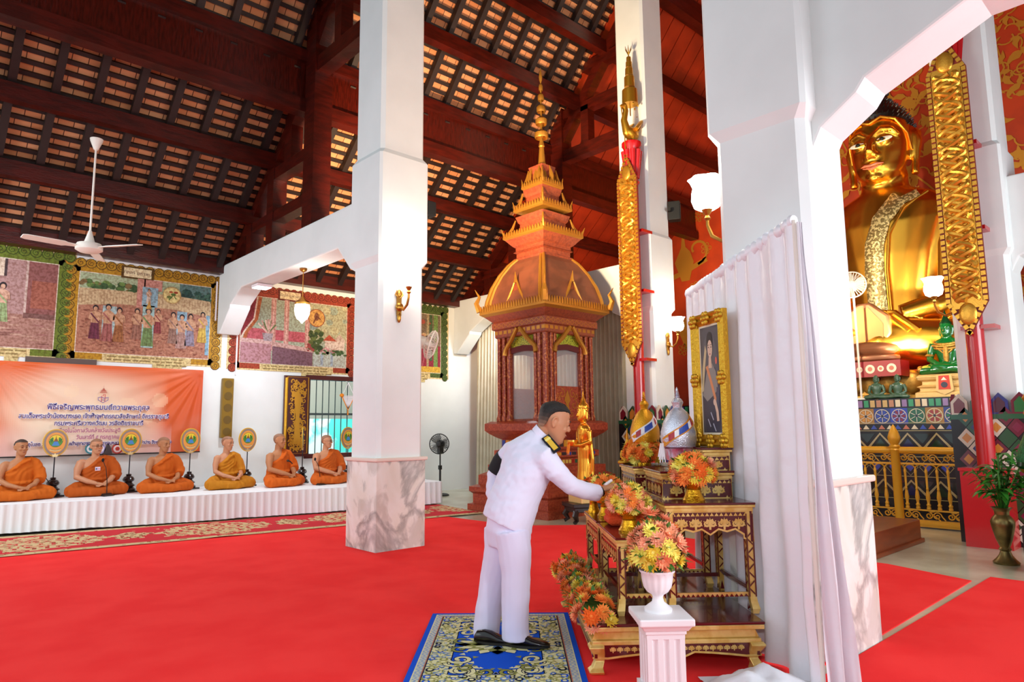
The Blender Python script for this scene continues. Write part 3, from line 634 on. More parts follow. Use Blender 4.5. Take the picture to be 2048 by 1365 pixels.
def down(P, label, rx=0):
    r = T('downlight', label, 'lamp', P, 0, 'square lamps under the beams'); MB().box((0, 0, .0), (.26, .26, .05)).build('housing', white2, r, smooth=False)
    MB().box((0, 0, -.028), (.24, .24, .012)).build('diffuser', coolglow, r, smooth=False)
    l = lamp('downlight_light', 'AREA', (0, 0, -.05), 60, (.85, .93, 1), .22); l.parent = r; l.location = (0, 0, -.05)
for (px, lb) in (((675, 491), 'glowing square lamp under the white beam close to the pillar'), ((490, 568), 'glowing square lamp under the white beam close to the muralled wall'), ((962, 630), 'glowing square lamp under the far beam above the beige curtain')):
    P = onz(*px, 3.95); 
    down((4.76 if px[0] < 700 else 10.4, P.y, 3.945), lb)
# pendant
P = onz(580, 534, 3.97); pd = T('pendant_lamp', 'pendant lamp with a white acorn shade hanging on a brass rod', 'lamp', (4.76, P.y, 3.97))
q = onx(577, 615, 4.76).z-3.97
MB().lathe([(0, 0), (.06, 0), (.05, -.03), (.02, -.05), (0, -.05)], n=16).build('ceiling_cup', brass, pd); MB().tube([(0, 0, -.04), (0, 0, q+.06)], .007, 8).build('rod', brass, pd)
MB().lathe([(.02, q+.1), (.05, q+.06), (.11, q+.02), (.125, q), (.12, q-.03), (0, q-.03)], n=24).build('gallery', brass, pd)
MB().lathe([(.11, q-.02), (.118, q-.1), (.11, q-.18), (.08, q-.25), (.03, q-.29), (.012, q-.32), (0, q-.325)], n=24).build('glass_shade', glow, pd)
l = lamp('pendant_light', 'POINT', (0, 0, 0), 26, (1, .97, .9), .1); l.parent = pd; l.location = (0, -.25, q-.2)
# white conduits on the wall corner by the beam
cd_ = T('conduit', 'thin white cable conduits running down the wall beside the beam end', 'conduit', (4.75, YW-.003, 2.6))
for xo, za, zb in ((-.22, .9, 1.65), (.2, -.1, 1.3)): MB().b2((xo-.012, -.025, za), (xo+.012, 0, zb)).build('cable_cover', white2, cd_, smooth=False)
# ceiling fan
yf = 10.9; P = ony(192, 300, yf); Q = ony(172, 497, yf)
cf = T('ceiling_fan', 'white three bladed ceiling fan on a long rod under the tiled roof', 'fan', (P.x, yf, P.z)); dz = Q.z-P.z; cream = mat('cream_enamel', 'efe6da', .4)
MB().lathe([(0, .16), (.085, .16), (.08, .13), (.03, 0), (0, 0)], n=20).build('ceiling_cup', cream, cf); MB().tube([(0, 0, .02), (0, 0, dz+.15)], .014, 10).build('rod', cream, cf)
MB().lathe([(.02, dz+.26), (.06, dz+.12), (.07, dz+.09), (.15, dz+.07), (.17, dz+.03), (.17, dz-.02), (.12, dz-.05), (0, dz-.06)], n=28).build('motor', cream, cf)
for k in range(3):
    a = radians(68+120*k); b = MB(); R = []
    for r_, w_ in ((.15, .03), (.28, .05), (.32, .075), (.75, .07), (.8, .05)):
        R.append([(r_*cos(a)-sin(a)*s*w_, r_*sin(a)+cos(a)*s*w_, dz+.01+s*w_*.2+t) for s, t in ((-1, 0), (1, 0), (1, .012), (-1, .012))])
    b.loft(R).build('blade', cream, cf)
def cage(m, r, d, n=28, rings=7, th=.0035):
    for k in range(n):
        a = 2*pi*k/n
        m.tube([(.05*cos(a), .05*sin(a), d), (r*.6*cos(a), r*.6*sin(a), d*.92), (r*.93*cos(a), r*.93*sin(a), d*.45), (r*cos(a), r*sin(a), 0)], th, 4)
        m.tube([(.05*cos(a), .05*sin(a), -d), (r*.6*cos(a), r*.6*sin(a), -d*.92), (r*.93*cos(a), r*.93*sin(a), -d*.45), (r*cos(a), r*sin(a), 0)], th, 4)
    m.tube([(r*cos(2*pi*j/32), r*sin(2*pi*j/32), 0) for j in range(33)], .011, 6)
def fan_head(root, M, r, colm, bladem, hubm):
    c = MB(); c.X = M; cage(c, r, .075); c.build('cage', colm, root)
    b = MB(); b.X = M
    for k in range(3):
        a = 2*pi*k/3; R = []
        for rr, w, tw in ((.04, .04, .5), (r*.5, .1, .35), (r*.82, .11, .25), (r*.88, .06, .2)): R.append([(rr*cos(a)-sin(a)*s*w, rr*sin(a)+cos(a)*s*w, s*w*tw+t) for s, t in ((-1, 0), (1, 0), (1, .006), (-1, .006))])
        b.loft(R)
    b.build('blades', bladem, root); h_ = MB(); h_.X = M; h_.lathe([(0, .085), (.05, .08), (.055, .07), (.04, .03), (.05, -.05), (.085, -.09), (.085, -.2), (.05, -.24), (0, -.24)], n=18); h_.build('motor', hubm, root)
def face(d):    # matrix whose z axis points along d
    return Vector(d).to_track_quat('Z', 'Y').to_matrix().to_4x4()
P = onx(862, 690, 5.5); wf = T('wall_fan', 'cream wall fan mounted on the side of the pillar, tilted to the right', 'fan', (P.x, P.y, P.z))
fan_head(wf, face((.72, -.62, -.3)), .2, cream, mat('clear_blade', 'd9d4c8', .3, alpha=.55), cream)
MB().tube([(-.13, .12, .05), (-.25, .12, .02), (-.42, .1, .1)], [.05, .04, .04], 10).build('bracket', cream, wf)
# black pedestal fan
blk = mat('black_plastic'); P = onz(880, 985); P = Vector((P.x*.95, P.y*.95, 0)); hz = 1.45+(onz(880, 985).z-1.45)+0
pf = T('pedestal_fan', 'black pedestal fan standing beside the beige curtain', 'fan', P); zt = .0
import itertools
hc = (EYE+ray(871, 890)*((P.x*FW.x+P.y*FW.y)/(FW.x*ray(871, 890).x+FW.y*ray(871, 890).y))).z
MB().lathe([(0, 0), (.2, 0), (.2, .02), (.16, .04), (.03, .06), (0, .06)], n=24).build('base', blk, pf); MB().tube([(0, 0, .05), (0, 0, hc*.55), (0, 0, hc*.56), (0, 0, hc-.05)], [.024, .024, .016, .016], 10).build('pole', blk, pf); MB().box((0, 0, hc*.55), (.06, .06, .09)).box((.03, .03, hc-.12), (.1, .1, .16)).build('control_box', blk, pf, smooth=False)
fan_head(pf, Matrix.Translation((-.1, -.1, hc+.02)) @ face((-.75, -.62, .05)), .215, blk, mat('smoked_blade', '3a3a38', .3, alpha=.4), blk)
# black loudspeaker and floodlight on the pillars
P = ony(1352, 425, 7.1); sp = T('loudspeaker', 'small black box loudspeaker high on the pillar behind the red banner pole', 'speaker', (10.8, 7.1, P.z), radians(30))
MB().box((0, 0, 0), (.2, .22, .36)).build('cabinet', blk, sp, smooth=False, bevel=.01); MB().box((0, -.115, 0), (.17, .01, .32)).build('grille', mat('dark_mesh', '242424', .7), sp, smooth=False); MB().box((-.1, .08, 0), (.2, .05, .06)).build('bracket', blk, sp, smooth=False)
P = ony(850, 410, 7.1); fl = T('floodlight', 'black floodlight clamped high on the side of the pillar by the monks', 'lamp', (5.2, 7.25, P.z))
MB().box((0, 0, 0), (.12, .2, .2)).build('housing', blk, fl, smooth=False, bevel=.01); MB().box((-.06, 0, -.1), (.12, .04, .04)).build('bracket', blk, fl, smooth=False)
for k in range(6): MB().box((.065, -.08+.032*k, 0), (.02, .008, .18)).build('cooling_fin', blk, fl, smooth=False)
# ================================================================ sanctuary end: curtains, shrine, poles, railing, statues
curtm = mat('beige_curtain', 'c9bfa8', .8, col2='bcb198', nscale=3)
def curtain(P0, P1, z0, z1, label, mt=curtm, pleat=.11, amp=.035, flare=0, name='curtain'):
    P0, P1 = Vector((*P0, 0)), Vector((*P1, 0)); d = P1-P0; L = d.length; d.normalize(); n = Vector((-d.y, d.x, 0)); N = int(L/.012)
    m = MB(); rows = []
    for j in range(14):
        t = j/13; z = z1+(z0-z1)*t; row = []
        for i in range(N+1):
            s = L*i/N; k = sin(2*pi*s/pleat+1.6*nz(s*1.2, 3)+.5*nz(s, t*2))*amp*(.7+.5*t)+.05*nz(s*1.1, t*1.3)
            row.append(P0+d*(s+flare*t*t*(1-s/L))+n*k-P0+Vector((0, 0, z)))
        rows.append(row)
    o = m.loft(rows, closed=False).build(name, mt, ang=0); o.location = (P0.x, P0.y, 0)
    return tag(o, label, 'curtain')
curtain((10.66, 12.75), (10.66, 10.95), .05, 4.5, 'long beige curtain hanging left of the red shrine, behind the pedestal fan', flare=-.12)
curtain((10.72, 10.9), (10.72, 9.2), .05, 4.5, 'long beige curtain hanging directly behind the red shrine')
curtain((10.66, 9.15), (10.66, 7.95), .05, 4.5, 'long grey beige curtain hanging between the shrine and the red banner pole')
o = MB().b2((10.61, 7.9, 3.98), (10.68, 13.0, 4.06)).build('curtain_rail', white, smooth=False); tag(o, 'white curtain rail under the far beam', 'rail')
# ---------------------------------------------------------------- the red and gold shrine
shr = mat('carved_red_lacquer', '8a2c17', .4, col2='a5482a', nscale=30, ndetail=3, bump=.3, bscale=50)
salm = mat('salmon_lacquer', '934428', .45, col2='7a3420', nscale=22, bump=.25, bscale=50)
shg = mat('shrine_gold', 'b8802e', .4, metal=.6, bump=.2, bscale=45)
glass = mat('cabinet_glass', 'ffffff', .02, alpha=.14, spec=.8)
K = T('shrine_cabinet', 'tall red and gold shrine cabinet with glass sides and a tiered spire', 'shrine', (8.82, 8.65, 0))
MB().sq([(1.0, 0), (1.0, .12), (.93, .14), (.93, .3), (.98, .34), (.98, .42), (.86, .46), (.86, .62), (.74, .68), (.74, .8)]).build('stepped_base', shr, K, smooth=False)
MB().sq([(.6, .8), (.6, .92), (.66, .95), (.66, 1.05), (.56, 1.08), (.56, 1.24), (.62, 1.27), (.72, 1.34), (.78, 1.4), (.78, 1.52), (.7, 1.56)]).build('waist', shr, K, smooth=False)
mo = MB(); random.seed(5)
for s in range(4):
    a = s*pi/2; ex = Vector((cos(a), sin(a), 0)); nn = Vector((sin(a), -cos(a), 0))
    for z, n, hh in ((.84, 14, .06), (.98, 9, .05), (1.12, 11, .11)):
        w = 1.12/n; dd = .602 if z < .9 else (.662 if z < 1.05 else .562)
        for i in range(n):
            F = (nn*dd+ex*(-.56+w*i)+Vector((0, 0, z)), ex, (0, 0, 1)); mo.poly(rect(.01, 0, w-.01, hh), F, .003, hx(random.choice(['1c5a3a', '1f3f8c', 'c98a2a', '2c2a33', '9a2a20', 'd0b050'])))
mo.build('glass_mosaic_band', mat('mosaic_glass', attr=True, rough=.12, spec=.8), K, smooth=False)
pm = mat('stencilled_pillar', '8a3018', .4, col2='c07038', nscale=26, ramp=(.52, .6))
for sx in (-1, 1):
    for sy in (-1, 1):
        for dx, dy in ((0, 0), (.13, 0), (0, .13), (.24, .02), (.02, .24)):
            x, y = sx*(.58-dx), sy*(.58-dy)
            p = MB().box((x, y, 2.33), (.07, .07, 1.54)).sq([(.05, 0), (.05, .05), (.02, .2), (0, .28)], (x, y, 1.56)); p.build('pillar', pm, K, smooth=False, bevel=.012)
for s in range(4):
    a = s*pi/2; ex = Vector((cos(a), sin(a), 0)); nn = Vector((sin(a), -cos(a), 0)); F = lambda u, z, d: (nn*d+ex*u+Vector((0, 0, z)), ex, Vector((0, 0, 1)))
    MB().prism(rect(-.33, 1.58, .33, 3.0), F(0, 0, .5), nn*.006).build('glass_pane', glass, K, smooth=False)
    fr = MB()
    for r_ in (rect(-.36, 1.56, -.31, 3.1), rect(.31, 1.56, .36, 3.1), rect(-.36, 1.56, .36, 1.6)): fr.prism(r_, F(0, 0, .49), nn*.04)
    fr.build('pane_frame', salm, K, smooth=False)
    if s != 3:
        MB().prism(rect(-.31, 1.6, .31, 2.16), F(0, 0, .515), nn*.015).build('lower_panel', shr, K, smooth=False)
        sc = MB()
        for sg in (-1, 1):
            for (u, v, r0, t) in ((.14, 2.03, .09, 1.1), (.17, 1.84, .1, -1.1), (.1, 1.68, .07, 1.2), (.22, 1.98, .05, -1)): sc.strip(spiral(sg*u, v, r0, .01, pi/2, t*sg, 16), .014, F(0, 0, .532), .003)
        sc.poly([(0, 1.62), (.05, 1.75), (.03, 1.85), (.08, 1.92), (0, 2.1), (-.08, 1.92), (-.03, 1.85), (-.05, 1.75)], F(0, 0, .532), .004); sc.build('panel_scrolls', shg, K, smooth=False)
    va = MB().prism([(-.36, 3.1), (-.36, 2.86), (0, 2.9), (.36, 2.86), (.36, 3.1)], F(0, 0, .54), nn*.01); va.build('lace_valance', mat('lime_lace', 'b3b52e', .5, col2='5d6a14', nscale=40, ramp=(.5, .56)), K, smooth=False)
    MB().prism([(-.36, 2.86), (-.36, 2.76), (0, 2.80), (.36, 2.76), (.36, 2.86), (0, 2.9)], F(0, 0, .54), nn*.012).build('valance_fringe', mat('maroon_fringe', '5c1c1c', .8), K, smooth=False)
    for sg in (-1, 1):
        b = MB().tube([nn*.66+ex*(sg*.03)+Vector((0, 0, 3.2)), nn*.64+ex*(sg*.2)+Vector((0, 0, 3.0)), nn*.62+ex*(sg*.37)+Vector((0, 0, 2.85)), nn*.62+ex*(sg*.4)+Vector((0, 0, 2.74))], [.035, .045, .04, .05], 8)
        b.build('eave_bracket', shg, K)
    # gable on the dome, crest of the eaves
    g = MB(); FG = F(0, 0, .70); g.prism([(-.2, 3.66), (.2, 3.66), (0, 4.02)], F(0, 0, .66), nn*.04); g.build('gable', salm, K, smooth=False)
    g = MB()
    for sg in (-1, 1): g.tube([nn*.71+ex*(sg*.25)+Vector((0, 0, 3.62)), nn*.71+ex*(sg*.1)+Vector((0, 0, 3.86)), nn*.7+Vector((0, 0, 4.08))], [.035, .03, .015], 6)
    g.tube([nn*.7+Vector((0, 0, 4.0)), nn*.72+Vector((0, 0, 4.2))], [.04, .004], 6); g.build('gable_edge', shg, K)
def crest(m, h, z, n, hh, dd=.02):
    for s in range(4):
        a = s*pi/2; ex = Vector((cos(a), sin(a), 0)); nn = Vector((sin(a), -cos(a), 0))
        for i in range(n):
            u = -h+2*h*(i+.5)/n; w = h/n*.85
            m.prism([(u-w, 0), (u+w, 0), (u+w*.7, hh*.5), (u, hh), (u-w*.7, hh*.5)], (nn*h+Vector((0, 0, z)), ex, (0, 0, 1)), nn*dd)
MB().sq([(.62, 3.06), (.64, 3.08), (.64, 3.2), (.68, 3.22), (.68, 3.33), (.66, 3.35), (.78, 3.46)]).build('frieze', salm, K, smooth=False)
la = MB()
for s in range(4):
    a = s*pi/2; ex = Vector((cos(a), sin(a), 0)); nn = Vector((sin(a), -cos(a), 0))
    for i in range(11):
        u = -.6+.12*i; la.strip([(u-.05, 0), (u, .04), (u+.05, 0), (u, -.04)], .012, (nn*.681+Vector((0, 0, 3.275)), ex, (0, 0, 1)), .002, closed=True); la.poly(rect(u-.04, -.15, u+.04, -.09), (nn*.641+Vector((0, 0, 3.275)), ex, (0, 0, 1)), .002)
la.build('frieze_lattice', shg, K, smooth=False)
e = MB().sq([(.78, 3.46), (.84, 3.5), (.84, 3.55), (.8, 3.56)]); crest(e, .83, 3.54, 26, .12); e.build('eave', shg, K, smooth=False)
dome = [(.76, 3.56), (.73, 3.75), (.67, 3.98), (.57, 4.22), (.45, 4.42), (.36, 4.52)]
MB().sq(dome).build('dome', mat('dome_red', '7d4630', .5, col2='683a28', nscale=4), K, smooth=False)
rd = MB()
for sx in (-1, 1):
    for sy in (-1, 1):
        for off in (0, .1): rd.tube([(sx*(r_+.01), sy*(r_+.01-off*(.3+r_)), z) for r_, z in dome], [.035, .035, .034, .03, .028, .025], 6)
        rd.tube([(sx*.84, sy*.84, 3.56), (sx*.88, sy*.88, 3.72), (sx*.84, sy*.84, 3.84), (sx*.9, sy*.9, 3.98)], [.06, .05, .03, .004], 6)
rd.build('dome_ridges', shg, K)
z = 4.5
MB().sq([(.37, 4.5), (.39, 4.54), (.35, 4.56), (.35, 4.64), (.39, 4.66), (.36, 4.69), (.36, 4.75), (.4, 4.78), (.5, 4.9)]).build('neck_moulding', salm, K, smooth=False)
for h, zz, n in ((.5, 4.9, 15), (.36, 5.42, 11), (.25, 5.86, 9)):
    t = MB().sq([(h, zz), (h+.03, zz+.02), (h+.03, zz+.06), (h-.05, zz+.07)]); crest(t, h+.02, zz+.05, n, .09)
    for sx in (-1, 1):
        for sy in (-1, 1): t.tube([(sx*h*.98, sy*h*.98, zz+.05), (sx*h*.8, sy*h*.8, zz+.22), (sx*h*.72, sy*h*.72, zz+.38)], [.035, .03, .012], 6); t.tube([(sx*h, sy*h, zz+.06), (sx*h*1.1, sy*h*1.1, zz+.22)], [.03, .003], 6)
    t.build('roof_tier', shg, K, smooth=False)
    MB().sq([(h-.06, zz+.05), (h*.62, zz+.1), (h*.6, zz+.3), (h*.66, zz+.34), (h*.72, zz+.44)]).build('roof_tier_wall', salm, K, smooth=False)
sp = MB().lathe([(.16, 5.9), (.13, 6.1), (.07, 6.4), (.045, 6.7), (.06, 6.72), (.02, 6.9), (.012, 8.0), (.03, 8.05), (.035, 8.12), (.004, 8.3), (0, 8.3)], n=14)
for k in range(12):
    a = 2*pi*k/12; r_ = .24 if k % 2 else .17; sp.tube([(r_*cos(a), r_*sin(a), 5.92), (r_*1.02*cos(a), r_*1.02*sin(a), 6.1), (r_*.8*cos(a), r_*.8*sin(a), 6.3)], [.05, .045, .004], 6)
sp.build('spire', shg, K)
for r_, z in ((.13, 6.93), (.11, 7.2), (.085, 7.45), (.06, 7.68), (.04, 7.88)): MB().lathe([(.01, z+.1), (r_*.6, z+.09), (r_, z+.05), (r_, z-.03), (r_*.9, z-.05), (r_*.95, z+.04), (.01, z+.06)], n=16).build('tiered_parasol', shg, K)
# ---------------------------------------------------------------- figures of the seated Buddha (one pattern, many sizes)
def head_rings(k, z0):
    R = []
    for z, w, f, b in ((0, .17, -.40, -.12), (.06, .27, -.52, .02), (.16, .36, -.58, .12), (.3, .43, -.6, .24), (.5, .48, -.6, .36), (.75, .51, -.585, .44), (1.0, .52, -.58, .48), (1.2, .5, -.55, .47), (1.4, .42, -.44, .40), (1.56, .27, -.26, .27), (1.64, .08, -.08, .08)):
        R.append([(w*k*(abs(cos(a))**.9)*(1 if cos(a) > 0 else -1), (((f+b)/2)+(b-f)/2*sin(a))*k, z0+z*k) for a in [2*pi*j/28 for j in range(28)]])
    return R
def torso_y(x, z):
    T_ = ((.2, .95, .7), (.8, .84, .6), (1.5, .84, .58), (2.2, 1.02, .62), (2.8, 1.2, .6), (3.1, 1.18, .5), (3.35, .85, .42), (3.52, .46, .36))
    for a, b in zip(T_, T_[1:]):
        if a[0] <= z <= b[0]:
            t = (z-a[0])/(b[0]-a[0]); rx, ry = a[1]+(b[1]-a[1])*t, a[2]+(b[2]-a[2])*t; return -ry*sqrt(max(0, 1-(x/rx)**2))
    return -.35
def seated_figure(root, mt, vox, touch=True, face=True, hk=1.0):
    m = MB()
    m.loft([[(rx*cos(a), ry*sin(a), z) for a in [2*pi*j/28 for j in range(28)]] for z, rx, ry in ((.1, .95, .7), (.2, .95, .7), (.8, .84, .6), (1.5, .84, .58), (2.2, 1.02, .62), (2.8, 1.2, .6), (3.1, 1.18, .5), (3.35, .85, .42), (3.52, .46, .36), (3.6, .41, .38), (3.9, .4, .4))])
    for s in (-1, 1):
        m.tube([(s*.5, 0, .45), (s*1.3, -.45, .5), (s*2.1, -.75, .42), (s*2.25, -.95, .36)], [.6, .6, .45, .3], 16)
        m.tube([(s*2.1, -.8, .38), (s*1.1, -1.25, .42), (-s*.3, -1.5, .45 if s < 0 else .68), (-s*1.1, -1.35, .5 if s < 0 else .75)], [.42, .38, .27, .2], 14)
    m.ell((0, -.6, .4), (1.6, .9, .38))
    if touch: m.tube([(-1.12, 0, 3.0), (-1.45, -.05, 2.2), (-1.62, -.2, 1.55), (-1.55, -.9, 1.1), (-1.45, -1.3, .9)], [.4, .36, .31, .25, .19], 14); R = (-1.42, -1.42, .75, (0, -.12, -1))
    else: m.tube([(-1.12, 0, 3.0), (-1.42, -.05, 2.2), (-1.5, -.25, 1.5), (-.8, -.95, 1.05), (-.3, -1.15, .95)], [.4, .36, .31, .24, .18], 14); R = (-.2, -1.2, .98, (1, -.1, -.05))
    m.tube([(1.12, 0, 3.0), (1.48, -.05, 2.2), (1.58, -.25, 1.5), (.9, -.95, 1.05), (.45, -1.15, .95)], [.4, .36, .31, .24, .18], 14)
    for (x, y, z, d) in (R, (.3, -1.2, .92, (-1, -.1, -.05))):
        d = Vector(d).normalized(); sd = d.cross(Vector((0, 1, .2))).normalized(); m.tube([Vector((x, y, z)), Vector((x, y, z))+d*.35], [.17, .17], 10, flat=.6)
        for q in range(4): m.tube([Vector((x, y, z))+d*.25+sd*(.13-.087*q), Vector((x, y, z))+d*(.72-.05*abs(q-1.5))+sd*(.14-.095*q)], [.062, .045], 8)
        m.tube([Vector((x, y, z))+d*.05+sd*.16, Vector((x, y, z))+d*.35+sd*.3], [.06, .045], 8)
    z0 = 3.62
    m.loft(head_rings(hk, z0))
    for s in (-1, 1):
        m.tube([(s*.53, .02, z0+.95), (s*.58, .06, z0+.8), (s*.56, .02, z0+.4), (s*.55, -.02, z0+.12)], [.1, .12, .07, .075], 10); m.tube([(s*.5, 0, z0+1.05), (s*.62, .12, z0+.95), (s*.58, .1, z0+.7)], [.06, .07, .05], 8)
        if face: m.tube([(s*.07, -.6, z0+.86), (s*.2, -.6, z0+.96), (s*.36, -.52, z0+.93), (s*.46, -.4, z0+.82)], [.035, .045, .04, .02], 8); m.ell((s*.21, -.53, z0+.74), (.15, .1, .075))
    m.tube([(0, -.6, z0+.85), (0, -.66, z0+.62), (0, -.72, z0+.5)], [.05, .07, .09], 10); m.ell((.07, -.64, z0+.48), (.05, .06, .045)).ell((-.07, -.64, z0+.48), (.05, .06, .045))
    m.ell((0, -.6, z0+.28), (.18, .07, .04)).ell((0, -.585, z0+.21), (.14, .07, .04)).ell((0, -.5, z0+.08), (.15, .12, .08))
    fuse(m, 'body', mt, root, vox, 3, post=lambda v: Vector((v.x, v.y, max(v.z, .01))))
    return z0
def buddha_hair(root, mt, gm, n=260, tip=True):
    z0 = 3.62; m = MB(); k = 1.02
    R = []
    for z, w, f, b in ((.8, .5, .18, .45), (.95, .53, .05, .5), (1.12, .54, -.30, .52), (1.22, .53, -.53, .51), (1.3, .49, -.55, .49), (1.45, .41, -.46, .42), (1.58, .3, -.32, .31), (1.7, .2, -.2, .22), (1.86, .15, -.14, .16), (1.98, .05, -.05, .06)):
        R.append([(w*k*cos(a), ((f+b)/2+(b-f)/2*sin(a))*k, z0+z) for a in [2*pi*j/24 for j in range(24)]])
    m.loft(R)
    for i in range(1, len(R)-1):
        for q in range(34):
            a = 2*pi*(q+.5*(i % 2))/34; r0 = R[i]; c = Vector((0, sum(p[1] for p in r0)/24, r0[0][2])); j = a/(2*pi)*24; p = Vector(r0[int(j) % 24]).lerp(Vector(r0[(int(j)+1) % 24]), j % 1)
            d = ((p-c).normalized()+Vector((0, 0, .5))).normalized(); m.tube([p-d*.02, p+d*.055], [.024, .006], 5)
    m.build('hair_curls', mt, root, ang=30)
    if tip: MB().tube([(0, 0, z0+1.95), (0, -.02, z0+2.15), (.03, 0, z0+2.35), (0, 0, z0+2.6)], [.13, .17, .08, .01], 10).build('flame_finial', gm, root)
    b = MB()
    for s in (-1, 1):
        pts = [(0, -.575, z0+1.12), (s*.2, -.575, z0+1.2), (s*.4, -.44, z0+1.14), (s*.52, -.18, z0+.9), (s*.535, -.05, z0+.6)]; b.tube(pts, .026, 8)
    b.build('hairline_band', gm, root)
bgold = mat('polished_gold', 'f4b23e', .27, metal=1)
B = T('buddha_statue', 'giant seated golden Buddha statue with black curled hair before the orange wall', 'statue', (13.95, 4.42, 2.36), -pi/2)
seated_figure(B, bgold, .035)
buddha_hair(B, mat('black_curls', '1d1612', .35), bgold)
z0 = 3.62; ey = MB(); pu = MB()
for s in (-1, 1):
    ey.loft([[(s*(.21+.17*cos(a)), -.615+.05*abs(cos(a))-.01+.0*a, z0+.74+.045*sin(a)+.012*cos(a)) for a in [2*pi*j/18 for j in range(18)]], [(s*(.21+.15*cos(a)), -.645+.07*abs(cos(a)), z0+.74+.035*sin(a)+.012*cos(a)) for a in [2*pi*j/18 for j in range(18)]]])
    pu.ell((s*.21, -.635, z0+.745), (.04, .02, .036))
ey.build('eye_white', mat('ivory_inlay', 'efe6d4', .3), B); pu.build('pupil', mat('black_plastic'), B)
lp = MB(); lp.tube([(-.2, -.585, z0+.3), (-.1, -.65, z0+.295), (0, -.665, z0+.275), (.1, -.65, z0+.295), (.2, -.585, z0+.3)], [.008, .035, .04, .035, .008], 8, flat=.7).tube([(-.17, -.59, z0+.27), (0, -.655, z0+.22), (.17, -.59, z0+.27)], [.008, .045, .008], 8, flat=.7); lp.build('lips', mat('rose_lips', 'd77a5c', .35), B)
sh_ = MB(); path = [(.62, 3.36), (.35, 3.22), (.08, 2.85), (-.06, 2.4), (-.1, 1.9), (-.1, 1.4), (-.08, .95)]; rows = []
for i, (x, z) in enumerate(path):
    w = .17; a = path[max(i-1, 0)]; b = path[min(i+1, len(path)-1)]; dx, dz = b[0]-a[0], b[1]-a[1]; l = sqrt(dx*dx+dz*dz); nx_, nz_ = -dz/l, dx/l
    rows.append([(x+nx_*w*t, torso_y(x+nx_*w*t, z+nz_*w*t)-(.035 if abs(t) < .9 else .02), z+nz_*w*t) for t in (-1, -.8, 0, .8, 1)])
sh_.loft(rows, closed=False); sh_.build('jewelled_sash', mat('jewelled_sash', 'f2dfa0', .3, metal=.6, col2='8f7a4a', nscale=22, ndetail=2, bump=.4, bscale=30, ramp=(.45, .5)), B)
rb = MB()
for pts in ([(.78, 3.3), (.45, 3.02), (.2, 2.55), (.13, 1.9), (.14, 1.0)], ): rb.tube([(x, torso_y(x, z)-.02, z) for x, z in pts], .03, 8)
rb.tube([(1.2, -.56, 2.85), (1.02, -.62, 2.2), (.95, -.58, 1.5), (1.0, -.72, .95)], [.05, .06, .06, .05], 8).tube([(-.2, -1.38, 1.05), (.35, -1.55, .95), (.7, -1.62, .6)], [.05, .06, .05], 8).tube([(0, -1.4, 1.03), (.5, -1.58, .93), (.85, -1.62, .6)], [.05, .06, .05], 8)
rb.build('robe_folds', bgold, B)
# its lotus seat and the mosaic plinth
tgold = mat('aged_gilding', 'd8a54a', .4, metal=.6, col2='a97a30', nscale=6, bump=.2, bscale=20)
LS = T('lotus_throne', 'broad golden lotus seat under the giant statue, draped in orange at the top', 'pedestal', (13.9, 4.42, 1.85))
MB().lathe([(2.25, 0), (2.25, .08), (2.1, .1), (2.1, .2), (1.95, .26), (2.0, .3), (2.2, .42), (0, .42)], n=56, sx=.64, sy=1.02).build('tiers', tgold, LS)
pt = MB()
for k in range(44):
    a = 2*pi*k/44; c = Vector((1.42*cos(a), 2.2*sin(a), .3)); pt.ell(c, (.07, .17, .2), 10, 6, M=Matrix.Rotation(a, 3, 'Z'))
pt.build('lotus_petals', tgold, LS); MB().lathe([(2.1, .40), (2.12, .44), (2.05, .5), (0, .5)], n=48, sx=.66, sy=1.05).build('orange_cloth', mat('saffron_cloth', 'e8581c', .7), LS)
gb = MB(); 
for k in range(60): a = 2*pi*k/60; gb.ell((1.3*cos(a), 2.1*sin(a), .22), (.035, .05, .03), 8, 5)
gb.build('green_beads', mat('green_glass', '1c7a3a', .1), LS)
mosm = MATS['mosaic_glass']
def medal(m, F, u, v, r, cp, bg):
    m.poly(rect(u-r*1.1, v-r*1.1, u+r*1.1, v+r*1.1), F, .002, hx(bg)); m.poly(circ(u, v, r, 24), F, .004, hx('cfc2a0')); m.poly(circ(u, v, r*.9, 24), F, .005, hx(bg))
    for k in range(6):
        a = 2*pi*k/6; m.poly([(u+r*.2*cos(a), v+r*.2*sin(a)), (u+r*.7*cos(a-.32), v+r*.7*sin(a-.32)), (u+r*.88*cos(a), v+r*.88*sin(a)), (u+r*.7*cos(a+.32), v+r*.7*sin(a+.32))], F, .007, hx(cp))
        m.strip([(u, v), (u+r*.85*cos(a+pi/6), v+r*.85*sin(a+pi/6))], r*.07, F, .006, hx('ddd6c4'))
    m.poly(circ(u, v, r*.18, 10), F, .008, hx('1b1b2a'))
MP = T('mosaic_plinth', 'dark glass mosaic plinth with flower medallions and zigzags behind the railing', 'plinth', (11.8, 4.6, 0))
MB().b2((0, -3.3, 0), (4.1, 3.3, 1.85)).build('core', mat('dark_mosaic', '1f1a1c', .2), MP, smooth=False)
m = MB(); F = ((-.002, 3.3, 0), (0, -1, 0), (0, 0, 1)); random.seed(9)
cols = ['8f1f24', '1f6a35', 'c8882c', '2b3fa0', '7c1c2a', '205c40']
for i in range(26):
    u = .15+.247*i; medal(m, F, u, 1.575, .112, cols[i % 6], ['2a3aa8', '1d5030', '9a6a1c', '22307a'][i % 4])
for i in range(70): m.poly(rect(.02+.094*i, 1.72, .09+.094*i, 1.83), F, .003, hx(random.choice(['8a6a9a', 'c0a060', '2e8a5a', 'd8c8a8', '6a4a9a', 'b07a5a'])))
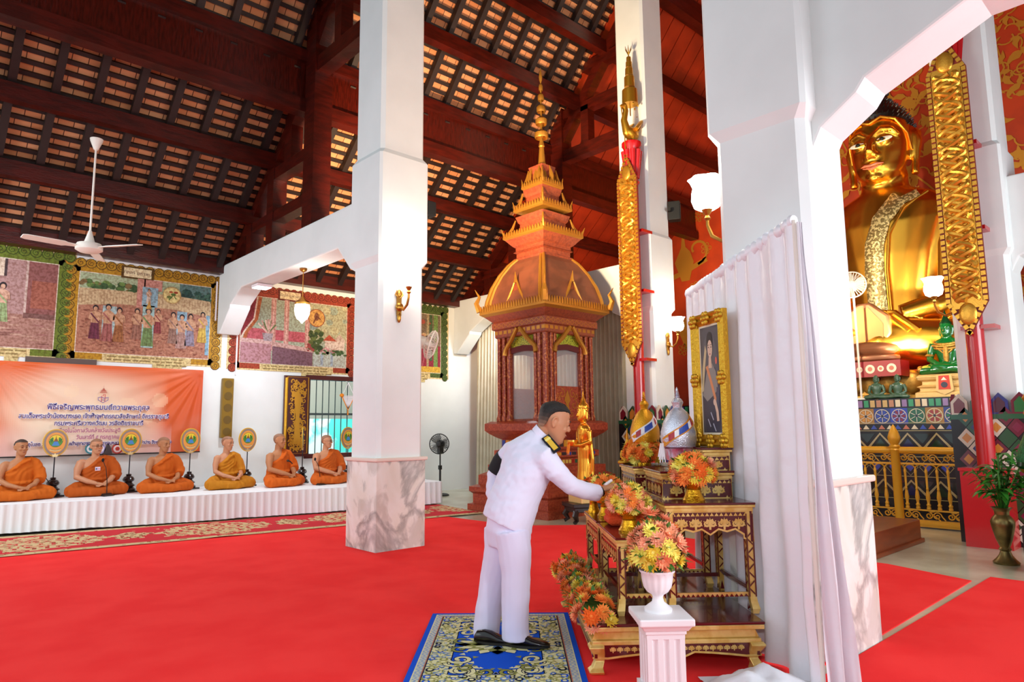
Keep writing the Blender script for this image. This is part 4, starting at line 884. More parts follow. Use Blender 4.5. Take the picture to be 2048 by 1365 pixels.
for i in range(56): u = .06+.118*i; m.poly([(u-.05, 1.37), (u+.05, 1.37), (u, 1.44)], F, .003, hx(['d8c8a8', '2b3fa0', 'c06a4a'][i % 3])); 
for zz in (1.46, 1.34, 1.02, .94, .64, .3): m.poly(rect(0, zz, 6.6, zz+.012), F, .003, hx('9a8a5a'))
for zb, hh in ((1.06, .24), (.36, .22)):
    for i in range(17):
        u = .4*i; m.strip([(u, zb), (u+.2, zb+hh), (u+.4, zb)], .035, F, .004, hx('a99468')); m.poly([(u+.08, zb), (u+.32, zb), (u+.2, zb+hh*.7)], F, .003, hx(['141c4a', '123020'][i % 2])); m.poly([(u-.12, zb+hh), (u+.12, zb+hh), (u, zb+hh*.35)], F, .003, hx('141f18'))
for i in range(27): u = .12+.24*i; m.poly([(u-.06, .79), (u, .86), (u+.06, .79), (u, .72)], F, .004, hx('2b3fa0')); m.strip([(u-.11, .79), (u, .92), (u+.11, .79), (u, .66)], .012, F, .003, hx('9a8a5a'), closed=True)
m.build('glass_tiles', mosm, MP, smooth=False)
def col_mosaic(x, y, lab):
    r = T('mosaic_pillar_base', lab, 'plinth', (x, y, 0)); 
    b = MB()
    for p, q in (((-.42, -.42, 0), (.42, -.34, 1.55)), ((-.42, .34, 0), (.42, .42, 1.55)), ((-.42, -.34, 0), (-.34, .34, 1.55)), ((.34, -.34, 0), (.42, .34, 1.55))): b.b2(p, q)
    b.build('core', mat('dark_mosaic'), r, smooth=False)
    m = MB()
    for s in range(4):
        a = s*pi/2; ex = Vector((cos(a), sin(a), 0)); nn = Vector((sin(a), -cos(a), 0)); F = (nn*.422-ex*.42, ex, Vector((0, 0, 1)))
        for i in range(4):
            u = .105+.21*i
            m.prism([(u-.09, 1.56), (u+.09, 1.56), (u+.09, 1.72), (u, 1.82), (u-.09, 1.72)], (nn*.38-ex*.42, ex, (0, 0, 1)), nn*.04, hx(['d8cdb8', '1d5030', '22307a', '6a1c30'][i % 4])); m.poly([(u-.06, 1.58), (u+.06, 1.58), (u+.06, 1.7), (u, 1.77), (u-.06, 1.7)], F, .002, hx(['7a1c2a', 'd08a30', '4a1c30', '1f6a35'][i % 4]))
            for j in range(12):
                v = .1+.13*j; o_ = .105*(j % 2); uu = u+o_-.05
                if uu < .099 or uu > .742: continue
                m.poly([(uu-.1, v), (uu, v-.12), (uu+.1, v), (uu, v+.12)], F, .002, hx(['d8cdb8', '6a1c30', '1d5030'][(i+j) % 3])); m.poly([(uu-.055, v), (uu, v-.065), (uu+.055, v), (uu, v+.065)], F, .003, hx(['1d5030', '22307a', 'd08a30', '7a2440'][(i+2*j) % 4]))
        m.poly(rect(0, 1.5, .84, 1.56), F, .004, hx('1d5a38'))
    m.build('glass_tiles', mosm, r, smooth=False)
col_mosaic(10.4, 7.5, 'glass mosaic base of the pillar behind the red banner pole on the aisle side'); col_mosaic(10.4, 2.2, 'diamond patterned glass mosaic base of the pillar behind the red pole and leafy vase')
# smaller figures on the plinth
em = mat('emerald_glass', '0a6a2a', .08, coat=.5, spec=.8)
def little(x, y, z, k, mt, name, label, cat='statue', hair=True, touch=False, pz=0):
    r = T(name, label, cat, (x, y, z), -pi/2); r.scale = (k, k, k); seated_figure(r, mt, .07 if k < .2 else .055, touch, True); return r
E_ = little(12.25, 3.17, 2.21, .165, em, 'emerald_statue', 'emerald green seated Buddha in a gold collar, on a cream stepped throne'); 
c = MB()
for r_, z in ((.95, 3.15), (1.15, 2.95), (1.0, 2.7)): c.tube([(r_*1.1*cos(a), r_*.62*sin(a)-.02, z-.3*max(0, -sin(a))) for a in [2*pi*j/24 for j in range(25)]], .13, 8)
c.tube([(0, -.68, 2.7), (0, -.7, 1.6), (0, -.75, 1.0)], [.2, .25, .15], 8).tube([(-.8, -.5, 2.6), (0, -.7, 1.8), (.8, -.5, 2.6)], .09, 8).ell((1.55, -.2, 1.9), (.38, .38, .18)).ell((-1.52, -.2, 1.9), (.38, .38, .18)).ell((0, -1.5, .6), (.3, .2, .25)).ell((-2.2, -.9, .55), (.3, .35, .35)).ell((2.2, -.9, .55), (.3, .35, .35))
c.build('gold_regalia', tgold, E_); MB().lathe([(.5, 4.6), (.54, 4.9), (.35, 5.2), (.2, 5.5), (.02, 6.2), (0, 6.2)], n=16).build('crown', mat('dark_green_glass', '0c3a1c', .15), E_)
ET = T('stepped_throne', 'cream and gold stepped throne with a red crested shield, under the emerald statue', 'pedestal', (12.25, 3.17, 1.85)); cg = mat('cream_gilding', 'e6c07a', .45, metal=.3, bump=.3, bscale=40)
MB().sq([(.42, 0), (.42, .08), (.36, .1), (.36, .15), (.4, .17), (.33, .2), (.33, .26), (.38, .28), (.4, .33), (.36, .36)], ax=.75).build('steps', cg, ET, smooth=False, bevel=.01)
q = MB(); F = ((-.315, .1, .04), (0, -1, 0), (0, 0, 1)); q.prism([(-.02, .06), (.1, 0), (.22, .06), (.2, .3), (0, .3)], F, (-.02, 0, 0), hx('e6c07a')); q.prism([(.02, .08), (.18, .08), (.17, .29), (.03, .29)], F, (-.026, 0, 0), hx('cf3a24')); q.prism([(.06, .22), (.1, .27), (.14, .22)], F, (-.03, 0, 0), hx('f0e0c8')); q.prism(circ(.1, .15, .045, 12), F, (-.03, 0, 0), hx('3a3a4a')); q.build('shield', enamel, ET, smooth=False)
gst = mat('dark_green_stone', '3c5a44', .25, coat=.4)
little(12.0, 4.17, 1.855, .075, gst, 'stone_statue', 'small dark green seated Buddha at the edge of the plinth, nearer the white pillar')
little(12.0, 3.85, 1.855, .075, gst, 'stone_statue', 'small dark green seated Buddha at the edge of the plinth, nearer the cream throne')
cop = mat('rose_gold', '9a6444', .38, metal=.5)
NI = T('copper_statue', 'rose gold metal statue with an arched hollow on a red medallion base', 'statue', (12.22, 4.36, 2.5), -pi/2)
NI.scale = (1, .7, 1)
MB().prism([(-.3, .28), (.3, .28), (.4, .45), (.38, .75), (.1, 1.0), (-.1, 1.0), (-.38, .75), (-.4, .45)], ((0, 0, 0), (1, 0, 0), (0, 0, 1)), (0, .3, 0)).ell((0, .1, .2), (.5, .38, .14)).ell((0, .15, .05), (.5, .38, .1)).build('body', cop, NI, bevel=.05)
MB().prism([(-.28, .34), (.28, .34), (.3, .62), (.08, .92), (-.08, .92), (-.3, .62)], ((0, -.012, 0), (1, 0, 0), (0, 0, 1)), (0, .008, 0)).build('arched_hollow', mat('dark_copper', '7a4a2a', .3, metal=.8), NI, smooth=False)
MB().box((0, .1, -.14), (1.1, .6, .26)).build('base', mat('crimson_lacquer', 'a01f28', .4), NI, smooth=False); q = MB()
for i in range(6): q.lathe([(0, 0), (.07 if i % 2 else .05, 0), (.07 if i % 2 else .05, .012), (0, .015)], n=14); 
q = MB(); FF = ((-.5, -.2, -.14), (1, 0, 0), (0, 0, 1))
for i in range(6): r_ = .075 if i % 2 else .05; q.poly(circ(.09+.165*i, 0, r_, 16), FF, .006, hx('e8dcc0')); q.poly(circ(.09+.165*i, 0, r_*.5, 12), FF, .009, hx('c86a50'))
q.build('medallions', enamel, NI, smooth=False)
P = onx(1703, 570, 11.94); gf = T('round_fan', 'pale wire fan half hidden behind the white pillar, in front of the golden statue', 'fan', P)
fan_head(gf, face((-.9, -.3, 0)), .22, cream, mat('clear_blade'), cream); MB().tube([(.05, 0, -.1), (.08, 0, 1.86-P.z)], .018, 8).lathe([(0, 0), (.14, 0), (.12, .03), (0, .03)], (.08, 0, 1.855-P.z), 16).build('stand', cream, gf)
# wall painting in gold behind the statue
random.seed(21); F = ((15.985, 8.2, 0), (0, -1, 0), (0, 0, 1)); wp = MB()
lh_ = [0]
def leaf(u, v, a, s):
    lh_[0] += 1
    c_, s_ = cos(a)*s, sin(a)*s; f = lambda p: (u+p[0]*c_-p[1]*s_, v+p[0]*s_+p[1]*c_)
    wp.poly([f(p) for p in ((0, 0), (.35, .28), (.75, .2), (1.25, .35), (1.0, 0), (.75, -.25), (.3, -.25))], F, .004+.00002*lh_[0])
for i in range(520):
    u, v = random.uniform(.6, 7.4), random.uniform(3.2, 9.6); a = random.uniform(0, 6.28); s = random.uniform(.18, .28)
    leaf(u, v, a, s); wp.strip(spiral(u-.2*cos(a), v-.2*sin(a), .2, .06, a, .45, 8), .03, F, .004+.00002*i)
for k in range(7):
    wp.strip([(.6+k*1.1+.5*sin(t*.9+k), 3+t*.5) for t in range(14)], .035, F, .002+.0002*k)
tag(wp.build('gold_vine_painting', goldp, smooth=False), 'gold vines and leaves painted on the orange wall behind the giant statue', 'painting')
GW = T('gold_wall_painting', 'scattered gold blossoms and a dancing figure painted on the orange wall by the wall lamp', 'painting', (15.985, 9.6, 6))
F = ((0, 9.6, -6), (0, -1, 0), (0, 0, 1)); F = ((0, 0, 0), (0, -1, 0), (0, 0, 1))
for k_, px in enumerate(((1445, 343), (1397, 433), (1412, 497), (1390, 575), (1366, 700), (1440, 560))):
    P = onx(px[0], px[1], 15.98); u0, v0, s = 9.6-P.y, P.z-6, .16; wp = MB()
    for k in range(5):
        a = 2*pi*k/5; wp.strip([(u0+s*.25*cos(a), v0+s*.25*sin(a))]+[(u0+s*(.62+.38*cos(t))*cos(a+.45*sin(t)), v0+s*(.62+.38*cos(t))*sin(a+.45*sin(t))) for t in [pi-2*pi*q/9 for q in range(10)]], .022, F, .003)
    wp.build('gold_blossom', goldp, GW, smooth=False)
P = onx(1368, 520, 15.98); u, v = 9.6-P.y, P.z-6; wp = MB()
wp.poly([(u-.1, v-.6), (u+.15, v-.6), (u+.3, v-.1), (u+.2, v+.2), (u+.06, v+.35), (u, v+1.0), (u-.08, v+.35), (u-.3, v-.05)], F, .003); wp.strip(spiral(u+.4, v+.2, .4, .1, -1.5, .8, 12), .07, F, .004); wp.strip([(u-.4, v-.45), (u, v-.35), (u+.7, v-.1)], .14, F, .004)
wp.poly([(u, v-2.6), (u+.3, v-2.4), (u+.15, v-2.1), (u+.35, v-1.8), (u, v-1.6), (u-.3, v-1.9)], F, .003); wp.build('dancing_figure', goldp, GW, smooth=False)
# ---------------------------------------------------------------- red poles with golden banners
redp = mat('red_gloss_paint', 'b8141a', .22, coat=.3)
teeth = mat('dark_red_edge', '7a2418', .6)
braidm = mat('gilded_braid', 'dca43c', .32, metal=.75, bump=.15, bscale=60)
def pole(x, y, label, blabel):
    r = T('banner_pole', label, 'pole', (x, y, 0))
    MB().sq([(.235, 0), (.235, .88), (.25, .885), (.25, .92)]).build('plinth', redp, r, smooth=False)
    MB().lathe([(.1, .92), (.1, 6.0), (0, 6.0)], n=24).build('shaft', redp, r)
    cp = MB().lathe([(.1, 5.85), (.13, 5.9), (.1, 5.95), (.105, 6.0), (.15, 6.55), (.18, 6.6), (.18, 6.66), (0, 6.66)], n=20)
    for k in range(8): a = 2*pi*k/8; cp.tube([(.1*cos(a), .1*sin(a), 5.98), (.15*cos(a), .15*sin(a), 6.5)], [.03, .05], 8)
    cp.build('capital', redp, r)
    sw_ = MB(); 
    sw_.ell((0, 0, 6.85), (.2, .11, .13)).tube([(-.12, 0, 6.85), (-.2, 0, 7.05), (-.14, 0, 7.25), (-.18, 0, 7.35)], [.08, .06, .05, .05], 10).tube([(-.18, 0, 7.35), (-.3, 0, 7.3)], [.05, .012], 8).tube([(.1, 0, 6.9), (.26, 0, 7.1), (.2, 0, 7.25)], [.1, .08, .01], 8, flat=.5)
    for s in (-1, 1): sw_.tube([(0, s*.06, 6.8), (-.02, s*.07, 6.66)], [.04, .03], 8); sw_.tube([(.0, s*.1, 6.9), (.12, s*.13, 7.05), (.22, s*.08, 7.15)], [.08, .07, .01], 8, flat=.5)
    sw_.build('golden_swan', gold, r)
    um = MB()
    for rr, z, h in ((.15, 7.42, .28), (.1, 7.76, .2), (.075, 8.0, .13), (.06, 8.16, .1), (.045, 8.28, .08)): um.lathe([(rr*.8, z), (rr, z), (rr*.95, z+h), (rr*.6, z+h+.01), (0, z+h+.01)], n=16)
    um.tube([(0, 0, 7.2), (0, 0, 8.5)], .012, 6)
    for k in range(5): a = 2*pi*k/5; um.tube([(0, 0, 8.42), (.05*cos(a), .05*sin(a), 8.5), (.06*cos(a), .06*sin(a), 8.58)], [.014, .01, .002], 5)
    for k in range(6): a = 2*pi*k/6; um.ell((.14*cos(a), .14*sin(a), 7.38), (.018, .018, .024), 8, 6)
    um.build('tiered_parasol', gold, r)
    for z in (4.95, 3.85, 2.62): MB().box((.08, -.05, z), (.3, .36, .05)).build('bracket_shelf', redp, r, smooth=False)
    b = T('hanging_banner', blabel, 'banner', (x-.16, y+.01, 0)); F = ((0, .225, 0), (0, -1, 0), (0, 0, 1)); zt, zb = 6.43, 2.5
    out = [(.225, zb), (.45, zb+.42), (.45, zt-.5), (.225, zt), (0, zt-.5), (0, zb+.42)]
    MB().prism(out, F, (.02, 0, 0)).build('backing', teeth, b, smooth=False)
    bd = MB(); pts = out+[out[0]]
    for p, q in zip(pts, pts[1:]):
        L = sqrt((q[0]-p[0])**2+(q[1]-p[1])**2); n = max(2, int(L/.075)); dx, dy = (q[0]-p[0])/L, (q[1]-p[1])/L
        for i in range(n):
            s = L*(i+.5)/n; cx, cy = p[0]+dx*s-dy*.028, p[1]+dy*s+dx*.028
            bd.prism([(cx+dx*a*.026-dy*c_*.024, cy+dy*a*.026+dx*c_*.024) for a, c_ in ((-1, -1), (1, -1), (1, 1), (-1, 1))], F, (-.02, 0, 0))
    bd.build('border_studs', braidm, b, smooth=False)
    br = MB(); n = 150
    for ph in range(3):
        br.tube([(-.025-.012*cos(2*(t*.115*6.28/.6*.5+ph*2.094)), .225-.225+.0+.125*sin(t*.40+ph*2.094), zb+.45+(zt-zb-1.0)*t/n) for t in range(n+1)], .036, 8)
    for z in (zb+.28, zt-.38): br.ell((-.015, 0, z), (.03, .1, .14), 12, 8)
    br.build('braid_relief', braidm, b); MB().tube([(-.0, 0, zt-.02), (-.03, 0, 6.9), (-.1, 0, 7.3)], .012, 6).build('cord', goldflat, b)
    MB().prism(rect(.06, zb+.35, .39, zt-.45), F, (-.012, 0, 0)).build('panel', braidm, b, smooth=False)
pole(9.87, 7.35, 'tall red pole topped by a golden swan, in front of the far pillar', 'long golden braided banner hanging from the swan topped pole')
pole(9.87, 2.25, 'tall red pole on a square red plinth beside the leafy brass vase', 'long golden braided banner hanging from the red pole in front of the giant statue')
# ---------------------------------------------------------------- golden railing
ry = mat('yellow_gold_paint', 'e6a628', .4, metal=.15)
RL = T('railing', 'golden balustrade with scrolls and arches in front of the mosaic plinth', 'railing', (10.91, 0, 0))
ya, yb = .6, 9.4
MB().tube([(0, ya, 1.075), (0, yb, 1.075)], .05, 12).build('handrail', ry, RL); MB().b2((-.05, ya, .02), (.05, yb, .11)).b2((-.065, ya, .05), (.065, yb, .08)).build('bottom_rail', ry, RL, smooth=False)
MB().b2((-.015, ya, .875), (.015, yb, .9)).build('upper_bar', ry, RL, smooth=False); MB().b2((-.015, ya, .235), (.015, yb, .255)).build('lower_bar', ry, RL, smooth=False)
sc = MB(); F = ((0, ya, 0), (0, 1, 0), (0, 0, 1)); i = 0; u = 0
def S3(pts, r_): sc.tube([(0, ya+p[0], p[1]) for p in pts], r_, 5)
while u < yb-ya-.26:
    for v in (.965, .17):
        S3([(u, v-.05)]+spiral(u+.1, v, .06, .012, pi, -1.4, 14), .009); S3([(u+.13, v+.06)]+spiral(u+.2, v+.005, .05, .012, .5*pi, 1.4, 14), .009); S3([(u+.06, v-.06), (u+.13, v), (u+.2, v+.06)], .009)
    u += .27
u = .06
while u < yb-ya-.1:
    S3([(u+.0675+.0675*cos(t), .815+.06*sin(t)) for t in [pi*q/8 for q in range(9)]], .009); u += .135
sc.build('scrollwork', ry, RL)
b0 = None; u = ya+.06
bp = [(.022, .255), (.03, .27), (.022, .3), (.03, .32), (.018, .34), (.018, .36), (.03, .42), (.02, .5), (.014, .53), (.02, .54), (.014, .55), (.017, .75), (.022, .79), (.016, .8), (.016, .815), (0, .815)]
while u < yb:
    if b0 is None: b0 = MB().lathe(bp, n=8).build('baluster', ry, RL); b0.location = (0, u, 0)
    else: dup(b0, RL, (0, u, 0))
    u += .135
pp = [(.055, .0), (.06, .05), (.06, 1.05), (.075, 1.08), (.06, 1.1), (.075, 1.13), (.05, 1.16), (.075, 1.2), (.085, 1.26), (.06, 1.34), (.02, 1.42), (0, 1.45)]
p0 = MB().lathe(pp, n=16).build('newel_post', ry, RL); p0.location = (-.02, 3.6, 0)
for y in (5.4, 8.25): dup(p0, RL, (-.02, y, 0))
o = MB().b2((7.9, 2.95, 0), (9.6, 4.6, .27)).b2((7.87, 2.92, 0), (9.63, 4.63, .05)).build('wooden_step', mat('brown_veneer', '7a3516', .3, col2='6a2c12', nscale=3, stretch=(1, 6, 6)), smooth=False, bevel=.008); o.data.transform(Matrix.Translation((-8.75, -3.8, 0))); o.location = (8.75, 3.8, 0); tag(o, 'low brown wooden step in front of the golden railing', 'step')
# vases with leaves, the dark cabinet and green offering at the frame edge
greenl = mat('leaf_green', '3f8f2a', .5, col2='2f7a22', nscale=6)
bronze = mat('aged_bronze', '8a7a4a', .35, metal=.8, col2='6a6038', nscale=8)
def leafblade(m, p, d, L, w, droop=.5):
    p = Vector(p); d = Vector(d).normalized(); sd = d.cross(Vector((0, 0, 1)))
    sd = sd.normalized() if sd.length > .01 else Vector((1, 0, 0)); rows = []
    for i in range(6):
        t = i/5; q = p+d*L*t+Vector((0, 0, -droop*L*t*t)); ww = w*sin(pi*min(.98, .12+.86*t))
        rows.append([q-sd*ww, q+Vector((0, 0, -.15*ww)), q+sd*ww])
    m.loft(rows, closed=False)
V = T('leafy_vase', 'bronze vase of long green leaves on the marble floor beside the red plinth', 'vase', (8.72, 1.9, 0))
MB().lathe([(0, 0), (.115, 0), (.12, .02), (.09, .05), (.06, .09), (.045, .13), (.06, .15), (.045, .17), (.075, .25), (.105, .38), (.11, .43), (.09, .47), (.065, .5), (.07, .55), (.1, .575), (.09, .575), (.05, .5)], n=24).build('vase', bronze, V)
random.seed(4); st = MB()
for k in range(16):
    a = random.uniform(0, 6.28); r_ = random.uniform(.1, .34); h = random.uniform(.85, 1.15); st.tube([(0, 0, .45), (r_*.4*cos(a), r_*.4*sin(a), .75), (r_*cos(a), r_*sin(a), h)], .007, 5)
    for q in range(7):
        b = random.uniform(0, 6.28); t = .35+.65*q/6; leafblade(st, (r_*t*cos(a), r_*t*sin(a), .5+(h-.5)*t), (cos(b), sin(b), .7), random.uniform(.2, .32), .036, .7)
st.build('leaves', greenl, V, ang=0)
CB = T('black_gold_stand', 'black and gold lacquered stand at the edge of the hall', 'stand', (8.55, 1.47, 0), 0)
MB().b2((-.2, -.22, 0), (.2, .2, .44)).build('box', mat('black_plastic'), CB, smooth=False); q = MB()
for F in (((-.201, .2, 0), (0, -1, 0), (0, 0, 1)), ((-.2, -.221, 0), (1, 0, 0), (0, 0, 1))): q.strip([(.04, .04), (.38, .04), (.38, .4), (.04, .4)], .012, F, .003, closed=True); q.strip(spiral(.2, .22, .13, .02, 0, 1.5, 20), .014, F, .003)
q.build('gilt_lines', goldflat, CB, smooth=False)
OT = T('offering_tree', 'conical green offering tree in a golden bowl on the black and gold stand', 'offering', (8.55, 1.5, .44))
MB().lathe([(0, 0), (.13, 0), (.15, .1), (.11, .2), (.17, .3), (.12, .4), (.08, .46), (.16, .52), (.17, .56), (0, .56)], n=20).build('golden_bowl', gold, OT)
MB().lathe([(.19, .62), (.2, .66), (.15, .8), (.07, 1.0), (.03, 1.06), (0, 1.06)], n=24).build('green_cone', mat('green_tinsel', '128a4a', .4, col2='0a5a30', nscale=50, bump=.8, bscale=60), OT); MB().lathe([(.03, 1.04), (.1, 1.1), (.07, 1.2), (.1, 1.26), (.04, 1.36), (0, 1.4)], n=12).build('gold_finial', gold, OT); MB().lathe([(.17, .55), (.2, .58), (.19, .62), (0, .62)], n=20).build('dark_rim', mat('dark_green_glass'), OT)
# small golden figure inside the shrine, on a red pedestal
o = T('shrine_pedestal', 'red lacquered pedestal inside the glass shrine', 'pedestal', (8.9, 8.6, 1.56)); MB().sq([(.2, 0), (.2, .05), (.15, .08), (.15, .5), (.2, .55), (.22, .62)]).build('body', mat('coral_lacquer', 'c8503a', .35), o, smooth=False)
g = little(8.9, 8.6, 2.19, .075, gold, 'shrine_figure', 'small seated golden figure with a pointed crown inside the glass shrine', 'statue', touch=True); MB().lathe([(.5, 4.5), (.55, 4.9), (.3, 5.4), (.2, 6.0), (.03, 7.0), (0, 7.0)], n=14).build('crown', gold, g)
# ================================================================ the altar, its offerings, portrait and satin drape
TH = radians(49.2); AA = Vector((cos(TH), sin(TH), 0)); BB = Vector((sin(TH), -cos(TH), 0)); RZ = TH-pi/2
def A(s, w, z=0): return BB*s+AA*w+Vector((0, 0, z))
carved = mat('gilded_relief', 'efcf7e', .36, metal=.4, col2='dcb056', nscale=14)
def scrolls(m, F, w, h, seed, d=.004):
    R = random.Random(seed); n = max(1, round(w/(h*.95))); cw = w/n
    for i in range(n):
        for sg in (-1, 1):
            u = cw*(i+.5)+sg*cw*.24; r_ = min(cw*.24, h*.4)
            m.strip(spiral(u, h*.5, r_, r_*.2, pi/2 if sg > 0 else pi/2, sg*1.4, 16), [r_*.78*(1-k/26) for k in range(17)], F, d)
            m.poly(circ(u, h*.5, r_*.22, 8), F, d+.001)
            for a in (.6, 2.2, 3.8, 5.4): m.poly([(u+r_*.8*cos(a), h*.5+r_*.8*sin(a)), (u+r_*1.25*cos(a+.25), h*.5+r_*1.2*sin(a+.25)), (u+r_*.95*cos(a+.5), h*.5+r_*.95*sin(a+.5))], F, d+.001)
        m.poly([(cw*(i+.5)-cw*.07, h*.1), (cw*(i+.5)+cw*.07, h*.1), (cw*(i+.5)+cw*.1, h*.5), (cw*(i+.5), h*.92), (cw*(i+.5)-cw*.1, h*.5)], F, d+.002)
def zig(m, F, w, h, n, d=.004):
    for i in range(n): m.poly([(w*i/n, 0), (w*(i+.9)/n, 0), (w*(i+.45)/n, h)], F, d)
def table(name, label, cat, s0, s1, w0, w1, z0, z1, ap=.13, leg=.045, kind='table', stretch=True):
    W, L, H = s1-s0, w1-w0, z1-z0
    r = T(name, label, cat, A((s0+s1)/2, (w0+w1)/2, z0), RZ)
    x, y = W/2, L/2; ov = .018
    MB().b2((-x-ov, -y-ov, H-.014), (x+ov, y+ov, H)).build('top', dred, r, smooth=False, bevel=.004)
    e = MB().b2((-x-ov+.002, -y-ov+.002, H-.03), (x+ov-.002, y+ov-.002, H-.014)).b2((-x-.004, -y-.004, H-.055), (x+.004, y+.004, H-.03)); e.build('gilt_edge', carved, r, smooth=False, bevel=.003)
    for k, (F, wd) in enumerate((((Vector((-x, -y, 0)), (1, 0, 0), (0, 0, 1)), W), ((Vector((x, -y, 0)), (0, 1, 0), (0, 0, 1)), L), ((Vector((x, y, 0)), (-1, 0, 0), (0, 0, 1)), W), ((Vector((-x, y, 0)), (0, -1, 0), (0, 0, 1)), L))):
        nn = Vector(F[1]).cross(Vector(F[2])); F2 = (F[0]-nn*.004, F[1], F[2]); zb = H-.055
        if kind == 'box': P = rect(0, 0, wd, zb)
        else:
            P = [(0, zb), (0, zb-ap*1.25), (leg*1.3, zb-ap*1.1)]
            n = max(2, round(wd/.14)); 
            for i in range(n+1): u = leg*1.3+(wd-2.6*leg)*i/n; P += [(u, zb-ap*(.82 if i % 2 else .95))] + ([(u+(wd-2.6*leg)/n*.5, zb-ap*.72)] if i < n else [])
            P += [(wd-leg*1.3, zb-ap*1.1), (wd, zb-ap*1.25), (wd, zb)]
        a = MB().prism(P, F2, -nn*.014); a.build('apron', dred, r, smooth=False)
        g = MB(); hh = zb if kind == 'box' else ap*.86
        Fg = (F2[0]+Vector((0, 0, zb-hh+.0)), F[1], F[2])
        zig(g, (F2[0]+Vector((0, 0, zb-.028)), F[1], F[2]), wd, .02, int(wd/.03)); scrolls(g, (F2[0]+Vector(F[1])*leg+Vector((0, 0, zb-hh+.008)), F[1], F[2]), wd-2*leg, hh-.034, k)
        g.strip([(u_, v_) for u_, v_ in P], .012, F2, .003, closed=True)
        if kind == 'box':
            for u in (0, wd-leg): zig(g, (F2[0]+Vector(F[1])*u+Vector((0, 0, .01)), (0, 0, 1), -Vector(F[1])) if False else (F2[0]+Vector(F[1])*u, F[1], F[2]), leg, .02, 2)
        g.build('gilt_relief', carved, r, smooth=False)
    if kind == 'table':
        for sx in (-1, 1):
            for sy in (-1, 1):
                l = MB(); cx, cy = sx*(x-leg/2), sy*(y-leg/2)
                l.loft([[(cx+a*leg/2*k+ox*sx, cy+b*leg/2*k+ox*sy, z) for a, b in ((-1, -1), (1, -1), (1, 1), (-1, 1))] for z, k, ox in ((0, .8, .012), (.03, 1.05, .014), (.07, .95, .006), (.12, .9, 0), (H-.06, 1, 0))])
                o = l.build('leg', carved, r, smooth=False)
                g = MB()
                for F in ((Vector((cx-leg/2, cy-leg/2-.001, 0)), (1, 0, 0), (0, 0, 1)), (Vector((cx-leg/2-.001, cy+leg/2, 0)), (0, -1, 0), (0, 0, 1)), (Vector((cx+leg/2, cy+leg/2+.001, 0)), (-1, 0, 0), (0, 0, 1)), (Vector((cx+leg/2+.001, cy-leg/2, 0)), (0, 1, 0), (0, 0, 1))):
                    for u in (.003, leg-.003): g.strip([(u, .1), (u, H-.07)], .007, F, .002)
                    n = int((H-.2)/.05)
                    for i in range(n): v = .11+.05*i; g.poly([(.008, v), (leg-.008, v+.03), (leg-.008, v+.042), (.008, v+.012)] if i % 2 else [(.008, v+.03), (leg-.008, v), (leg-.008, v+.012), (.008, v+.042)], F, .002)
                    g.poly([(leg*.2, .02), (leg*.8, .02), (leg*.5, .08)], F, .0015)
                g.build('red_inlay', dred, o, smooth=False)
        if stretch:
            for p, q in (((-x+leg, -y+.012, .1), (x-leg, -y+.03, .125)), ((-x+leg, y-.03, .1), (x-leg, y-.012, .125)), ((-x+.012, -y+leg, .13), (-x+.03, y-leg, .155)), ((x-.03, -y+leg, .13), (x-.012, y-leg, .155))):
                front = p[1] < 0 and abs(q[0]-p[0]) > .05; o = MB().b2(p, q).build('stretcher', carved if front else dred, r, smooth=False)
                if p[1] < 0 and abs(q[0]-p[0]) > .05:
                    g = MB(); F = (Vector((p[0], p[1]-.001, p[2])), (1, 0, 0), (0, 0, 1)); zig(g, F, q[0]-p[0], .018, int((q[0]-p[0])/.03)); g.build('red_inlay', dred, o, smooth=False)
    return r
# low bench with cabriole legs
s0, s1, w0, w1, H = .605, 1.615, 4.2, 5.78, .285
LB = T('altar_bench', 'low wide gilded bench with curved legs carrying the whole altar', 'bench', A((s0+s1)/2, (w0+w1)/2, .008), RZ); x, y = (s1-s0)/2, (w1-w0)/2
MB().b2((-x-.02, -y-.02, H-.018), (x+.02, y+.02, H)).build('top', dred, LB, smooth=False, bevel=.005)
MB().b2((-x-.017, -y-.017, H-.045), (x+.017, y+.017, H-.018)).b2((-x+.025, -y+.025, H-.1), (x-.025, y-.025, H-.045)).b2((-x-.0, -y-.0, H-.125), (x+.0, y+.0, H-.1)).build('gilt_edge', carved, LB, smooth=False, bevel=.004)
for k, (o_, ex, wd) in enumerate(((Vector((-x, -y, 0)), Vector((1, 0, 0)), 2*x), (Vector((x, -y, 0)), Vector((0, 1, 0)), 2*y), (Vector((x, y, 0)), Vector((-1, 0, 0)), 2*x), (Vector((-x, y, 0)), Vector((0, -1, 0)), 2*y))):
    nn = ex.cross(Vector((0, 0, 1))); F = (o_-nn*.012, ex, Vector((0, 0, 1))); n = 8
    P = [(0, .16), (0, .09), (.09, .085)]+[(.09+(wd-.18)*i/n, .085+.03*sin(pi*i/n)+(.0 if i != n//2 else -.045)) for i in range(1, n)]+[(wd-.09, .085), (wd, .09), (wd, .16)]
    MB().prism(P, F, -nn*.016).build('apron', dred, LB, smooth=False); g = MB(); scrolls(g, (F[0]+ex*.1+Vector((0, 0, .112)), ex, (0, 0, 1)), wd-.2, .045, k); g.strip(P[1:-1], .012, F, .003)
    Fz = (F[0]-nn*.014+Vector((0, 0, H-.098)), ex, (0, 0, 1)); zig(g, Fz, wd, .045, int(wd/.05), .002); g.build('gilt_relief', carved, LB, smooth=False)
